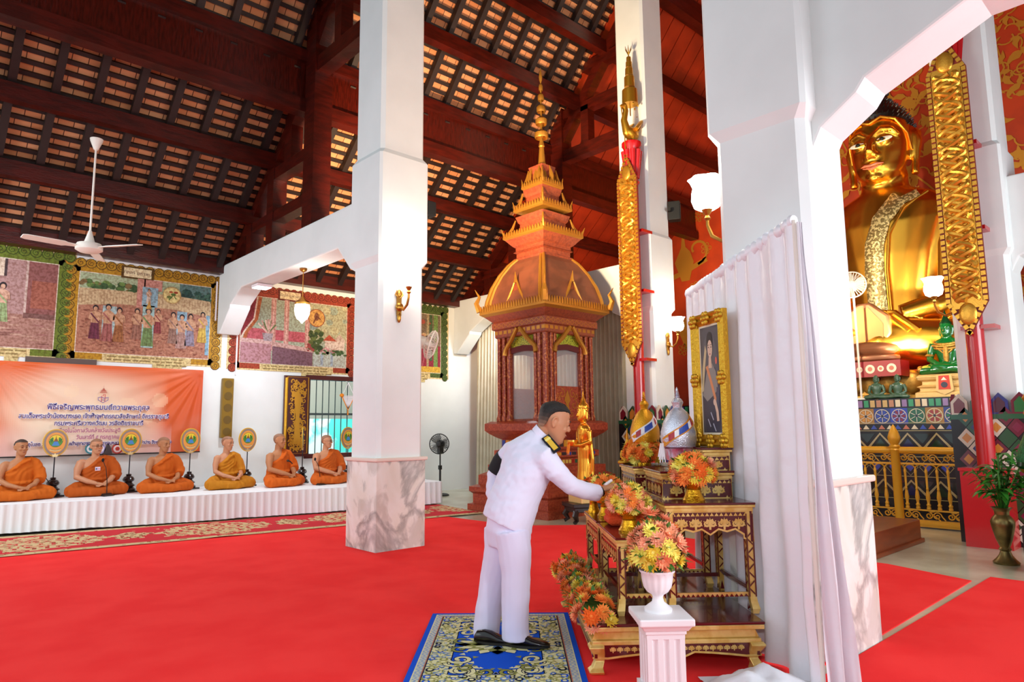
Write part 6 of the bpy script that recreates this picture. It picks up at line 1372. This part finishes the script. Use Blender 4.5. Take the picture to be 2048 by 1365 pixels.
# ---------------------------------------------------------------- the man in white
S0, W0 = .14, 4.80
MN = T('person', 'man in white uniform with black armband, bowing and reaching toward the altar', 'person', A(S0, W0, .03), RZ)
def J(px, py, dw=0):
    d = ray(px, py); t = (AA*(W0+dw)).dot(AA)/d.dot(AA); P = EYE+d*t; return Vector((P.dot(BB)-S0, dw, P.z-.03))
uni = mat('white_uniform', 'e2e0f4', .6, spec=.3, sheen=.2, bump=.25, bscale=6, bdist=.02, stretch=(1.6, 1, 1)); tro = mat('white_trousers', 'dfdcf3', .6, spec=.3, sheen=.2, bump=.2, bscale=5, bdist=.02, stretch=(2, 1, .5))
def oval(c, a, b, psi, tilt=0, n=28):
    out = []
    for j in range(n):
        t = 2*pi*j/n; x, y = a*cos(t), b*sin(t); u, v = x*cos(psi)-y*sin(psi), x*sin(psi)+y*cos(psi); out.append(Vector((c[0]+u*cos(tilt), c[1]+v, c[2]-u*sin(tilt))))
    return out
nsh, fsh = J(1096, 922, -.15), J(1020, 908, .16)
torso = [(J(1014, 1050), .205, .17, -65, .40), (J(1018, 1030), .205, .17, -65, .36), (J(1028, 1000), .195, .168, -62, .3), (J(1036, 980), .19, .165, -58, .28), (J(1048, 950), .2, .16, -52, .28), (J(1058, 925), .215, .15, -46, .3), (J(1064, 903), .215, .125, -42, .32), (J(1073, 884), .14, .10, -42, .35), (J(1082, 868), .075, .075, -42, .4), (J(1088, 857), .066, .068, -42, .42)]
armN = [J(1092, 918, -.15), J(1113, 944, -.17), J(1143, 973, -.14), J(1170, 982, -.08), J(1196, 987, -.02)]
armF = [J(1022, 905, .16), J(1004, 925, .2), J(990, 952, .23), J(986, 985, .2), J(1000, 1018, .16)]
HX = Matrix.Translation(J(1107, 846, -.03)) @ Matrix.Rotation(radians(9), 4, 'Z') @ Matrix.Rotation(radians(90), 4, 'Z') @ Matrix.Rotation(radians(19), 4, 'X') @ Matrix.Scale(1.14, 4)
legN = [J(1024, 1062, -.09), J(1030, 1100, -.10), J(1032, 1160, -.10), J(1030, 1215, -.09), J(1032, 1262, -.08)]
legF = [J(1004, 1058, .09), J(1000, 1100, .10), J(988, 1160, .13), J(978, 1215, .14), J(973, 1256, .15)]
bd = MB(); human_head(bd, HX, 1.3)
bd.tube([J(1072, 885, -.0), J(1084, 866, -.01), J(1098, 852, -.03)], [.062, .058, .06], 14); bd.tube([t[0] for t in torso[1:8]], [.12, .12, .12, .12, .12, .11, .08], 12)
for arm in (armN, armF): bd.tube([torso[6][0]]+arm, [.05]+[.045, .042, .036, .033, .029], 10)
for leg in (legN, legF): bd.tube([torso[1][0]]+leg+[leg[-1]-Vector((0, 0, .05))], [.09, .09, .085, .06, .05, .04, .04], 10)
tips = spread_hand(bd, J(1201, 981, .0), J(1247, 966, .05)-J(1201, 981, 0), (.15, .2, -1), L=.19, curl=.32, thumb=1, sep=1.1)
spread_hand(bd, armF[-1], (.2, -.1, -1), (.3, -1, 0), L=.18, curl=.5, thumb=-1)
fuse(bd, 'body', skin, MN, .0055, 2)
head_bits(HX, MN); crown = MB(); crown.X = HX; R = []; hc_ = []
for z, w, f, b, c_ in ((-.045, .058, .06, .079, 'a87c5e'), (-.03, .065, .05, .085, '8a664e'), (-.01, .071, .04, .0915, '5f4839'), (.012, .0745, .034, .097, '3a2c25'), (.035, .0765, .022, .1005, '221a16'), (.055, .0775, -.012, .1035, '15110f'), (.074, .0770, -.06, .103, '100d0c'), (.086, .0735, -.082, .1, '100d0c'), (.100, .064, -.076, .087, '100d0c'), (.115, .047, -.055, .066, '100d0c'), (.128, .02, -.025, .035, '100d0c')):
    R.append([(w*1.02*cos(a), (f+b)/2+(b-f)/2*sin(a), z) for a in [2*pi*j/28 for j in range(28)]]); hc_.append(hx(c_))
for i in range(len(R)-1): crown.loft([R[i], R[i+1]], cap=i == len(R)-2, col=mixc(hc_[i], hc_[i+1], .5))
crown.X = None; crown.build('hair', mat('cropped_hair_fade', attr=True, rough=.6, bump=.5, bscale=200), MN)
h2 = MB(); h2.X = HX; rr = random.Random(3)
for k in range(420):
    a = rr.uniform(0, 6.28); z = rr.uniform(.07, .116); q = sqrt(max(.02, 1-((z-.03)/.09)**2)); p = Vector((.072*q*cos(a), .006+.088*q*sin(a), z)); d = Vector((p.x*.6, p.y*.5-.035, .075)).normalized(); h2.tube([p, p+d*.016], [.0035, .0008], 4)
h2.X = None; h2.build('hair_tufts', hairm, MN)
jk = MB(); jk.loft([oval(c, a, b, radians(p), t) for c, a, b, p, t in torso[:9]])
jk.tube([torso[6][0]+(nsh-torso[6][0])*.45]+armN, [.1, .088, .073, .062, .06, .059], 16); jk.tube([torso[6][0]+(fsh-torso[6][0])*.5]+armF, [.1, .08, .066, .06, .056, .055], 16)
def jfold(v):
    n = nz(v.x*8, v.y*8, v.z*14)*.005+nz(v.x*20+v.z*16, v.y*9, v.z*26-v.x*18)*.005; return v+Vector((n, n*.6, 0))
fuse(jk, 'jacket', uni, MN, .0085, 4, post=jfold)
cl = MB(); cc, dd = J(1080, 873, -.01), (J(1098, 856, -.02)-J(1076, 880, -.0)).normalized(); s1_ = dd.cross(Vector((0, 1, 0))).normalized(); s2_ = dd.cross(s1_)
ro, ri = [], []
for hgt in (0, .045): ro.append([cc+dd*hgt+(s1_*cos(t)+s2_*sin(t))*(.074-.1*hgt*0) for t in [2*pi*j/24 for j in range(24)]])
ro.append([cc+dd*.046+(s1_*cos(t)+s2_*sin(t))*.068 for t in [2*pi*j/24 for j in range(24)]]); cl.loft(ro, cap=False); cl.build('collar', uni, MN)
tm = MB(); tm.loft([oval(torso[1][0]+Vector((-.0, 0, .04)), .17, .14, radians(-65), .2), oval(torso[0][0]-Vector((-.01, 0, .06)), .185, .15, radians(-65), .2), oval(torso[0][0]-Vector((-.01, 0, .14)), .17, .13, radians(-65), 0)])
tm.tube(legN+[legN[-1]-Vector((-.002, 0, .055))], [.122, .112, .1, .092, .092, .095], 16); tm.tube(legF+[legF[-1]-Vector((0, 0, .055))], [.122, .112, .098, .09, .088, .09], 16)
fuse(tm, 'trousers', tro, MN, .009, 4, post=lambda v: v+Vector((nz(v.x*7, v.y*7, v.z*5)*.009+nz(v.x*16, 3, v.z*14)*.004, nz(v.x*6, 9, v.z*5)*.006, 0)))
shoem = mat('black_shoe_leather', '15100f', .22, coat=.3)
def shoe(heel, toe, name='shoe'):
    h, t = Vector(heel), Vector(toe); d = (t-h); L = d.length; d.normalize(); sd = Vector((-d.y, d.x, 0)); m = MB(); R = []
    for q, w, hh in ((0, .026, .05), (.06, .037, .075), (.25, .039, .085), (.42, .038, .078), (.6, .044, .055), (.8, .043, .042), (.94, .03, .034), (1, .012, .022)):
        c = h+d*L*q; R.append([c+sd*w*cos(a)+Vector((0, 0, max(.004, hh*.5+hh*.5*sin(a)*(1 if sin(a) > 0 else 1)))) for a in [2*pi*j/16 for j in range(16)]])
    m.loft(R); o = m.build(name, shoem, MN); s = MB(); R = []
    for z in (0, .014): R.append([h+d*L*(.5+.505*cos(a))+sd*(.045*sin(a)*(1-.15*cos(2*a)))+Vector((0, 0, z)) for a in [2*pi*j/24 for j in range(24)]])
    s.loft(R); s.build('sole', blk, o)
def flr(px, py):
    P = onz(px, py, .03); return Vector((P.dot(BB)-S0, P.dot(AA)-W0, 0))
a_, b_ = flr(1012, 1291), flr(1100, 1296); shoe(a_, b_); a2, b2_ = flr(950, 1284), flr(1030, 1290); shoe(a2, b2_)
ab = MB(); ab.tube([armF[0].lerp(armF[1], .55), armF[1], armF[1].lerp(armF[2], .75)], [.077, .074, .071], 18, cap=False); ab.build('armband', mat('black_cloth', '0c0b10', .8), MN)
ep = MB(); o1, o2 = J(1092, 878, -.09), J(1116, 906, -.2); dv = (o2-o1).normalized(); up_ = Vector((-.45, -.35, .8)); sdv = dv.cross(up_).normalized(); upn = sdv.cross(dv)
def slab3(m, c0, L, w, h, col=None):
    vs = [c0+dv*a+sdv*b+upn*c for c in (0, h) for a, b in ((0, -w), (L, -w), (L, w), (0, w))]; m.add(vs, [(3, 2, 1, 0), (4, 5, 6, 7), (0, 1, 5, 4), (1, 2, 6, 5), (2, 3, 7, 6), (3, 0, 4, 7)], col)
slab3(ep, o1+upn*.012, (o2-o1).length, .03, .014, hx('14121c')); slab3(ep, o1+dv*.012+upn*.027, (o2-o1).length-.024, .017, .004, hx('e0b53c')); slab3(ep, o1+dv*.03+upn*.031, .02, .02, .003, hx('f0e080')); ep.build('epaulette', enamel, MN, smooth=False)
wt = MB(); wd = (J(1210, 981, 0)-armN[-1]).normalized(); wc = J(1201, 984, -.0); wt.tube([wc-wd*.012, wc+wd*.012], [.036, .036], 18, cap=False).ell(wc+Vector((-.005, -.036, .004)), (.018, .008, .018)); wt.build('wristwatch', mat('steel_watch', '3a3c42', .25, metal=.8), MN)
rl = MB(); r0, r1 = tips[4]+Vector((-.012, 0, .012)), tips[4]+Vector((.045, .03, .045)); rl.tube([r0, r1], .011, 12).tube([r0.lerp(r1, .3), r0.lerp(r1, .35)], .0125, 12)
o = rl.build('lighter', white2, None); o.data.transform(Matrix.Translation(-r0)); o.matrix_world = MN.matrix_world @ Matrix.Translation(r0); bpy.context.view_layer.update(); o.matrix_world = (Matrix.Translation(MN.location) @ Matrix.Rotation(RZ, 4, 'Z')) @ Matrix.Translation(r0); tag(o, 'white stick lighter held in the fingers of the man in white', 'lighter')
# the blue prayer rug under him
c4 = [onz(865, 1233), onz(1137, 1231), onz(1173.5, 1365), onz(810, 1365)]
rc = (c4[0]+c4[1])/2; rb = (c4[2]+c4[3])/2; ey_ = (rc-rb).normalized(); ex_ = Vector((ey_.y, -ey_.x, 0)); RW = ((c4[1]-c4[0]).length+(c4[2]-c4[3]).length)/2; RLn = RW*1.5; o0 = rc-ey_*RLn-ex_*RW/2
blue, crm, nav, olv, ltb = hx('1450c8'), hx('d8d2a0'), hx('0c1430'), hx('8a8a48'), hx('6a8ac0')
def rugc(u, v):
    e = min(u, RW-u); f = min(v, RLn-v); d = min(e, f); al = u if f < e else v
    if d < .035: return blue
    if d < .045: return crm
    if d < .085: return crm if (int(al/.012)+int((d-.045)/.0134)) % 2 else ltb
    if d < .092: return hx('b06a50')
    if d < .10: return nav
    n = nz(u*40, v*40)
    if d < .235: return crm if n > -.12 else olv if n > -.3 else ltb
    if d < .243: return nav
    return blue
rg_ = grid((Vector((0, 0, 0)), (1, 0, 0), (0, 1, 0)), 150, 226, RW, RLn, rugc); bpy.data
mo_ = MB(); FR_ = (Vector((0, 0, .0)), (1, 0, 0), (0, 1, 0)); lay = [0]
def motif(fn, pts, *a, **k):
    lay[0] += 1; h = .0006+.00002*lay[0]
    for sx in (1, -1):
        for sy in (1, -1):
            q = [(RW/2+sx*x, RLn/2+sy*y) for x, y in pts]
            if fn == 'p': mo_.poly(q, FR_, h, a[0])
            else: mo_.strip(q, a[0], FR_, h, a[1])
hw_, hl_ = RW/2, RLn/2
for (cx, cy, r_, a0, tn, wd, c_) in ((hw_-.30, hl_-.30, .10, .6, 1.2, .03, crm), (hw_-.42, hl_-.27, .07, 2.4, -1.1, .024, crm), (hw_-.27, hl_-.44, .07, -.8, 1.1, .024, crm), (hw_-.30, .28, .08, 0, 1.2, .026, crm), (.2, hl_-.30, .08, 1.5, 1.2, .026, crm), (hw_-.28, .08, .06, 2, -1.1, .02, olv), (.07, hl_-.28, .06, .4, 1.1, .02, olv), (hw_-.34, hl_-.36, .05, 0, 1, .018, olv)):
    motif('s', spiral(cx, cy, r_, r_*.2, a0, tn, 16), wd+.012, nav); motif('s', spiral(cx, cy, r_, r_*.2, a0, tn, 16), wd, c_)
    for k in range(5): t = a0+k*1.1; motif('p', [(cx+r_*cos(t), cy+r_*sin(t)), (cx+r_*1.5*cos(t+.2), cy+r_*1.5*sin(t+.2)), (cx+r_*1.15*cos(t+.5), cy+r_*1.15*sin(t+.5))], olv if k % 2 else crm)
rr_ = random.Random(4)
for k in range(64):
    side = k % 2; t = rr_.random(); x, y = (hw_-.17+rr_.uniform(-.05, .05), t*(hl_-.12)) if side else (t*(hw_-.12), hl_-.17+rr_.uniform(-.05, .05)); r_ = rr_.uniform(.014, .03)
    motif('p', circ(x, y, r_, 7), [nav, olv, hx('b8b070'), ltb, blue][k % 5]); motif('p', circ(x, y, r_*.55, 6), crm)
for ring, (r0, r1, n, c_) in enumerate(((.10, .25, 5, crm), (.08, .19, 4, olv), (.03, .15, 4, crm), (.0, .07, 3, ltb))):
    for k in range(n):
        t = (k+.5*(ring % 2))*pi/2/(n-(.0 if ring % 2 else 1)) if n > 1 else 0; w_ = .16+.03*ring
        motif('p', [(r0*cos(t)*1.15, r0*sin(t)*.8), (r1*.8*cos(t-w_)*1.15, r1*.8*sin(t-w_)*.8), (r1*cos(t)*1.15, r1*sin(t)*.8), (r1*.8*cos(t+w_)*1.15, r1*.8*sin(t+w_)*.8)], c_)
rgo = rg_.build('prayer_rug', cloth, smooth=False); rgo.location = Vector((o0.x, o0.y, .02)); rgo.rotation_euler = (0, 0, atan2(ex_.y, ex_.x)); tag(rgo, 'blue patterned prayer rug with cream scrolls under the man in white', 'rug')
mo_.build('woven_motifs', cloth, rgo, smooth=False); sb = rgo.modifiers.new('thick', 'SOLIDIFY'); sb.thickness = .011; sb.offset = -1
# ---------------------------------------------------------------- monks on the dais
def robe_mat(i): 
    c = ('c9641c', 'b5541a', 'c65e1c', 'c07a1e', 'cf601c', 'c85e1e')[i]; return mat('orange_robe.%d' % i, c, .75, spec=.15, bump=.3, bscale=3, wave=5, bdist=.018, stretch=(1.2, 1, 1))
glassm = mat('spectacle_frame', '241a18', .3)
def monk(i, px, y, label, turn=0, head=(0, 0), fat=1.0, k=1.0, glasses=False, badge=False, fold=0):
    X = ony(px[0], px[1], y).x; r = T('person', label, 'person', (X, y, ZP), radians(turn), None); r.scale = (k, k, k)
    rm = robe_mat(i); f = fat
    HXm = Matrix.Translation((0, -.015, .775)) @ Matrix.Rotation(radians(head[0]), 4, 'Z') @ Matrix.Rotation(radians(head[1]), 4, 'X') @ Matrix.Scale(1.04, 4)
    TR = [(.05, .19*f, .15*f, .0), (.15, .18*f, .14*f, 0), (.27, .17*f, .13*f, 0), (.38, .178*f, .125*f, 0), (.47, .19*f, .115*f, .0), (.535, .18*f, .095*f, .005), (.58, .11, .075, .01), (.61, .07, .06, .01)]
    ov_ = lambda dx, z, rx, ry, yc: [((rx+dx)*cos(a), yc+(ry+dx)*sin(a), z) for a in [2*pi*j/28 for j in range(28)]]
    b = MB(); human_head(b, HXm, fat); b.tube([(0, .012, .57), (0, .008, .66), (0, 0, .71)], [.062, .056, .058], 14)
    b.loft([ov_(0, *t) for t in TR])
    AR = [(-.185*f, .0, .53), (-.235*f, -.03, .42), (-.255*f, -.07, .30), (-.16, -.22, .235), (-.055, -.30, .20)]; AL = [(.185*f, .0, .53), (.23*f, -.03, .42), (.245*f, -.07, .31), (.16, -.22, .235), (.07, -.29, .20)]
    ra = [.062*f, .054*f, .044*f, .037*f, .028]
    b.tube(AR, ra, 14); b.tube(AL, ra, 14); b.ell((-.175*f, 0, .52), (.07, .06, .06)); b.ell((.175*f, 0, .52), (.07, .06, .06))
    spread_hand(b, (-.06, -.298, .205), (1, -.25, -.22), (.15, .3, -1), L=.165, curl=.35, thumb=1, w=.038, sep=.5); spread_hand(b, (.075, -.285, .19), (-1, -.3, -.18), (-.15, .3, -1), L=.165, curl=.3, thumb=-1, w=.038, sep=.5)
    for s in (-1, 1): b.tube([(s*.1, 0, .1), (s*.34, -.16, .09), (-s*.02, -.3, .08)], [.07, .06, .045], 10)
    fuse(b, 'body', skin if i % 2 else skin2, r, .0075, 3)
    head_bits(HXm, r, i in (2, 5)); hair_cap(HXm, r, stub if i else mat('cropped_hair', '3a2d27', .6), 1.008, .03, .082)
    q = MB()
    for s in (-1, 1):
        q.tube([(s*.1, .02, .12), (s*.26, -.08, .115), (s*.39, -.17, .09), (s*.42, -.21, .075)], [.125, .115, .088, .06], 16); q.tube([(s*.40, -.18, .08), (s*.2, -.27, .085), (-s*.02, -.33, .08 if s > 0 else .06), (-s*.16, -.33, .07)], [.085, .075, .066, .05], 14)
    q.ell((0, -.13, .09), (.3, .2, .085)).ell((0, .02, .12), (.235*f, .185, .12)); q.loft([ov_(.022, *t) for t in TR[:3]])
    wr = lambda v: Vector((v.x, v.y, max(.002, v.z)))+Vector((0, -.5, .6))*(.014*nz(v.x*6, v.y*8+i, v.z*5)+.003*sin(v.x*26+12*nz(v.x*4, v.y*5, i)+v.y*18))*(1 if v.z > .02 else 0)
    fuse(q, 'lower_robe', rm, r, .011, 4, post=wr)
    # upper robe: wound about the body, open over the right shoulder
    t = MB(); t.loft([ov_(.020 if z > .2 else .03, z, rx, ry, yc) for z, rx, ry, yc in TR[1:]]+[ov_(.012, .625, .062, .055, .01)])
    me = t.mesh('u'); bm = bmesh.new(); bm.from_mesh(me); p0 = Vector((.045, 0, .62)); nn = Vector((-.66, -.04, .75))
    bmesh.ops.bisect_plane(bm, geom=bm.verts[:]+bm.edges[:]+bm.faces[:], plane_co=p0, plane_no=nn, clear_outer=True)
    bmesh.ops.holes_fill(bm, edges=[e for e in bm.edges if e.is_boundary]); vs = [v.co.copy() for v in bm.verts]; bm.verts.index_update(); fs = [tuple(v.index for v in f_.verts) for f_ in bm.faces]; bm.free()
    t = MB(); t.add(vs, fs)
    t.tube([(.10, .01, .59), (.19*f, -.0, .535), (.245*f, -.035, .42), (.262*f, -.075, .32), (.235*f, -.14, .275)], [.06, .088*f, .092*f, .088*f, .074*f], 16)
    t.tube([(.12, .07, .58), (.19, .10, .4), (.2, .11, .2)], [.05, .07, .06], 12)
    for e in range(3): t.tube([(-.185*f+.03*e, -.05-.02*e, .40+.02*e), (-.07+.03*e, -.135*f, .475+.03*e), (.06+.02*e, -.10, .565+.012*e), (.085+.012*e, -.02, .62)], .017, 8)
    t.tube([(-.19*f, -.04, .26), (-.1, -.145*f, .245), (.05, -.155*f, .25), (.2*f, -.07, .27)], .026, 10)
    wr2 = lambda v: v+Vector((v.x, v.y-.02, 0)).normalized()*(.010*nz(v.x*9, v.y*9+i*3, v.z*7)+.004*sin(v.z*34-v.x*40+14*nz(v.x*4, i, v.z*5)))
    fuse(t, 'upper_robe', rm, r, .009, 3, post=wr2)
    if glasses:
        g = MB(); g.X = HXm
        for s in (-1, 1):
            g.tube([(s*.033+.021*cos(a), -.101+.006*abs(cos(a))*0, .010+.015*sin(a)) for a in [2*pi*j/16 for j in range(17)]], .0022, 5); g.tube([(s*.054, -.1, .014), (s*.076, -.05, .014), (s*.08, .01, .01)], .002, 5)
        g.tube([(-.012, -.103, .013), (.012, -.103, .013)], .002, 5); g.build('spectacles', glassm, r)
    if badge:
        g = MB(); F = ((-.055, -.185, .395), (1, 0, 0), (0, .12, 1)); g.prism(rect(0, 0, .075, .058), F, (0, -.004, 0), hx('e6dcea')); g.prism(rect(.008, .012, .03, .042), F, (0, -.006, 0), hx('5a5a90')); g.prism(rect(.036, .014, .068, .04), F, (0, -.006, 0), hx('d9a0b8')); g.build('name_badge', enamel, r, smooth=False)
    return r
monk(0, (38, 950), 12.72, 'monk in orange robe with cropped dark hair beside the wall, first from the hall entrance', 4, (14, 3), .98, 1.0)
monk(1, (189, 950), 12.72, 'monk in rust orange robe with spectacles and a white badge on his chest', 6, (8, 2), 1.08, .99, True, True)
monk(2, (324, 945), 12.58, 'monk in orange robe with downcast eyes, below the right end of the printed banner', 8, (18, 6), .98, 1.0)
monk(3, (452, 940), 12.36, 'lean monk in ochre yellow robe below the golden column loudspeaker', 10, (22, 6), .92, 1.0)
monk(4, (556, 935), 12.12, 'broad bare shouldered monk in bright orange robe sitting turned toward the altar', 26, (10, 0), 1.12, 1.04)
monk(5, (651, 935), 12.0, 'stout monk in orange robe and spectacles sitting in front of the gilded shutter', 14, (24, 2), 1.16, 1.0, True)
# ceremonial fans on turned stands
chrome = mat('dark_turned_wood', '2a1a18', .22, coat=.5)
def talipot(px, yb, label, turn=0, i=0):
    X = ony(px[0], px[1], yb).x; r = T('monk_fan', label, 'fan', (X, yb, ZP), radians(turn), 'monks ceremonial fans on turned stands')
    MB().sq([(.13, 0), (.13, .025), (.11, .03)]).lathe([(.11, .025), (.115, .05), (.085, .075), (.075, .09), (.1, .105), (.1, .12), (.07, .14), (.055, .165), (.085, .19), (.09, .215), (.07, .25), (.035, .27), (.045, .285), (.03, .3), (0, .3)], n=20).build('stand', chrome, r)
    MB().tube([(0, 0, .28), (0, 0, .62)], .009, 8).build('handle', mat('steel_watch'), r)
    zc = .835; pl = [(.178*cos(a)*(1+.05*sin(a)), zc+.215*sin(a)) for a in [2*pi*j/40 for j in range(40)]]; F = ((0, 0, 0), (1, 0, 0), (0, 0, 1))
    f = MB(); f.prism(pl, F, (0, .014, 0), hx('e2b030')); sc = lambda k: [(u*k, zc+(v-zc)*k) for u, v in pl]
    f.poly(sc(.93), F, .002, hx('a08a6a')); f.poly(sc(.84), F, .003, hx('8d7f86')); f.poly(sc(.76), F, .004, hx('e8a04a')); f.build('fan_blade', enamel, r, smooth=False)
    e = MB(); c = zc+.03; e.poly(circ(0, c, .098, 28), F, .005, hx('6a5a3a')); e.poly(circ(0, c, .092, 28), F, .006, hx('efd33a'))
    e.poly([(.092*cos(a), c+.092*sin(a)) for a in [radians(180+180*j/20) for j in range(21)]], F, .0065, hx('4f9a3a'))
    for s in (-1, 1): e.poly(circ(s*.06, c+.015, .026, 9), F, .007, hx('2f7a34')); e.poly(circ(s*.05, c+.04, .016, 8), F, .0072, hx('3f8a3a')); e.poly(rect(s*.06-.004, c-.03, s*.06+.004, c), F, .0071, hx('6a4a2a'))
    e.poly([(-.055, c-.074), (.055, c-.074), (.022, c-.005), (-.022, c-.005)], F, .0075, hx('4a8ad0')); e.poly([(-.03, c-.01), (.03, c-.01), (.02, c+.02), (.008, c+.035), (0, c+.082), (-.008, c+.035), (-.02, c+.02)], F, .008, hx('8a5a2a')); e.build('emblem', enamel, r, smooth=False)
    e = MB(); e.strip([(.115*sin(a), zc-.018-.085*cos(a)-.02) for a in [radians(-42+84*j/14) for j in range(15)]], .02, F, .006, hx('f0dca0'))
    for j in range(9): a = radians(-36+9*j); e.strip([(.115*sin(a)-.006, zc-.046-.085*cos(a)+.008), (.115*sin(a)+.004, zc-.046-.085*cos(a)+.024)], .006, F, .007, hx('7a5a30'))
    e.build('caption_ribbon', enamel, r, smooth=False)
    MB().prism([(-.03, .615), (.03, .615), (.045, .66), (.02, .65), (0, .672), (-.02, .65), (-.045, .66)], F, (0, -.012, 0)).build('gilt_mount', mat('pale_gilding', 'e8d8a0', .3, metal=.6), r, smooth=False)
for k, (px, yb, tn, lb) in enumerate((((106, 960), 12.86, 8, 'first monk and the monk with the badge'), ((257, 960), 12.84, 8, 'monk with the badge and the monk with downcast eyes'), ((378, 955), 12.7, 10, 'monk with downcast eyes and the monk in ochre'), ((493, 950), 12.55, 10, 'monk in ochre and the broad bare shouldered monk'), ((604, 945), 12.45, 62, 'broad bare shouldered monk and the stout monk, turned edgeways'), ((695, 930), 12.3, 14, ''))):
    talipot(px, yb, ('yellow oval emblem fan between the '+lb) if lb else 'yellow oval emblem fan before the barred window, beside the pillar', tn)
def mic(px, z, tip, label):
    P = onz(px[0], px[1], ZP); r = T('microphone', label, 'microphone', P, radians(12), 'gooseneck microphones along the platform edge')
    MB().add([(-.075, -.06, 0), (.075, -.06, 0), (.075, .06, 0), (-.075, .06, 0), (-.07, -.05, .015), (.07, -.05, .015), (.07, .055, .05), (-.07, .055, .05)], [(3, 2, 1, 0), (4, 5, 6, 7), (0, 1, 5, 4), (1, 2, 6, 5), (2, 3, 7, 6), (3, 0, 4, 7)]).build('base', blk, r, smooth=False, bevel=.005)
    Rm = Matrix.Rotation(-radians(12), 3, 'Z'); t = Vector(tip); t = Rm @ t
    MB().tube([(0, .03, .045), (t.x*.1, .03, t.z*.45), (t.x*.5, t.y*.5, t.z*.8), t], [.006, .006, .005, .005], 6).build('gooseneck', blk, r); MB().ell(t+Vector((0, 0, .01)), (.02, .02, .03), 12, 8).build('foam_head', mat('foam_black', '101010', .9), r)
mic((102, 996), 0, (-.33, .02, .52), 'black gooseneck microphone leaning toward the first monk')
mic((215, 993), 0, (-.09, .02, .55), 'black gooseneck microphone in front of the monk with the badge')
mic((642, 971), 0, (-.12, .02, .46), 'black gooseneck microphone in front of the stout monk')
P = ony(577, 922, 11.8); m = MB().tube([(0, 0, 0), (.05, .03, -.02), (.12, .1, -.06)], [.012, .011, .009], 8); m.ell((-.01, 0, .0), (.024, .022, .022), 12, 8); o = m.build('hand_microphone', blk); o.location = P; tag(o, 'small black microphone tucked in the elbow of the broad bare shouldered monk', 'microphone')
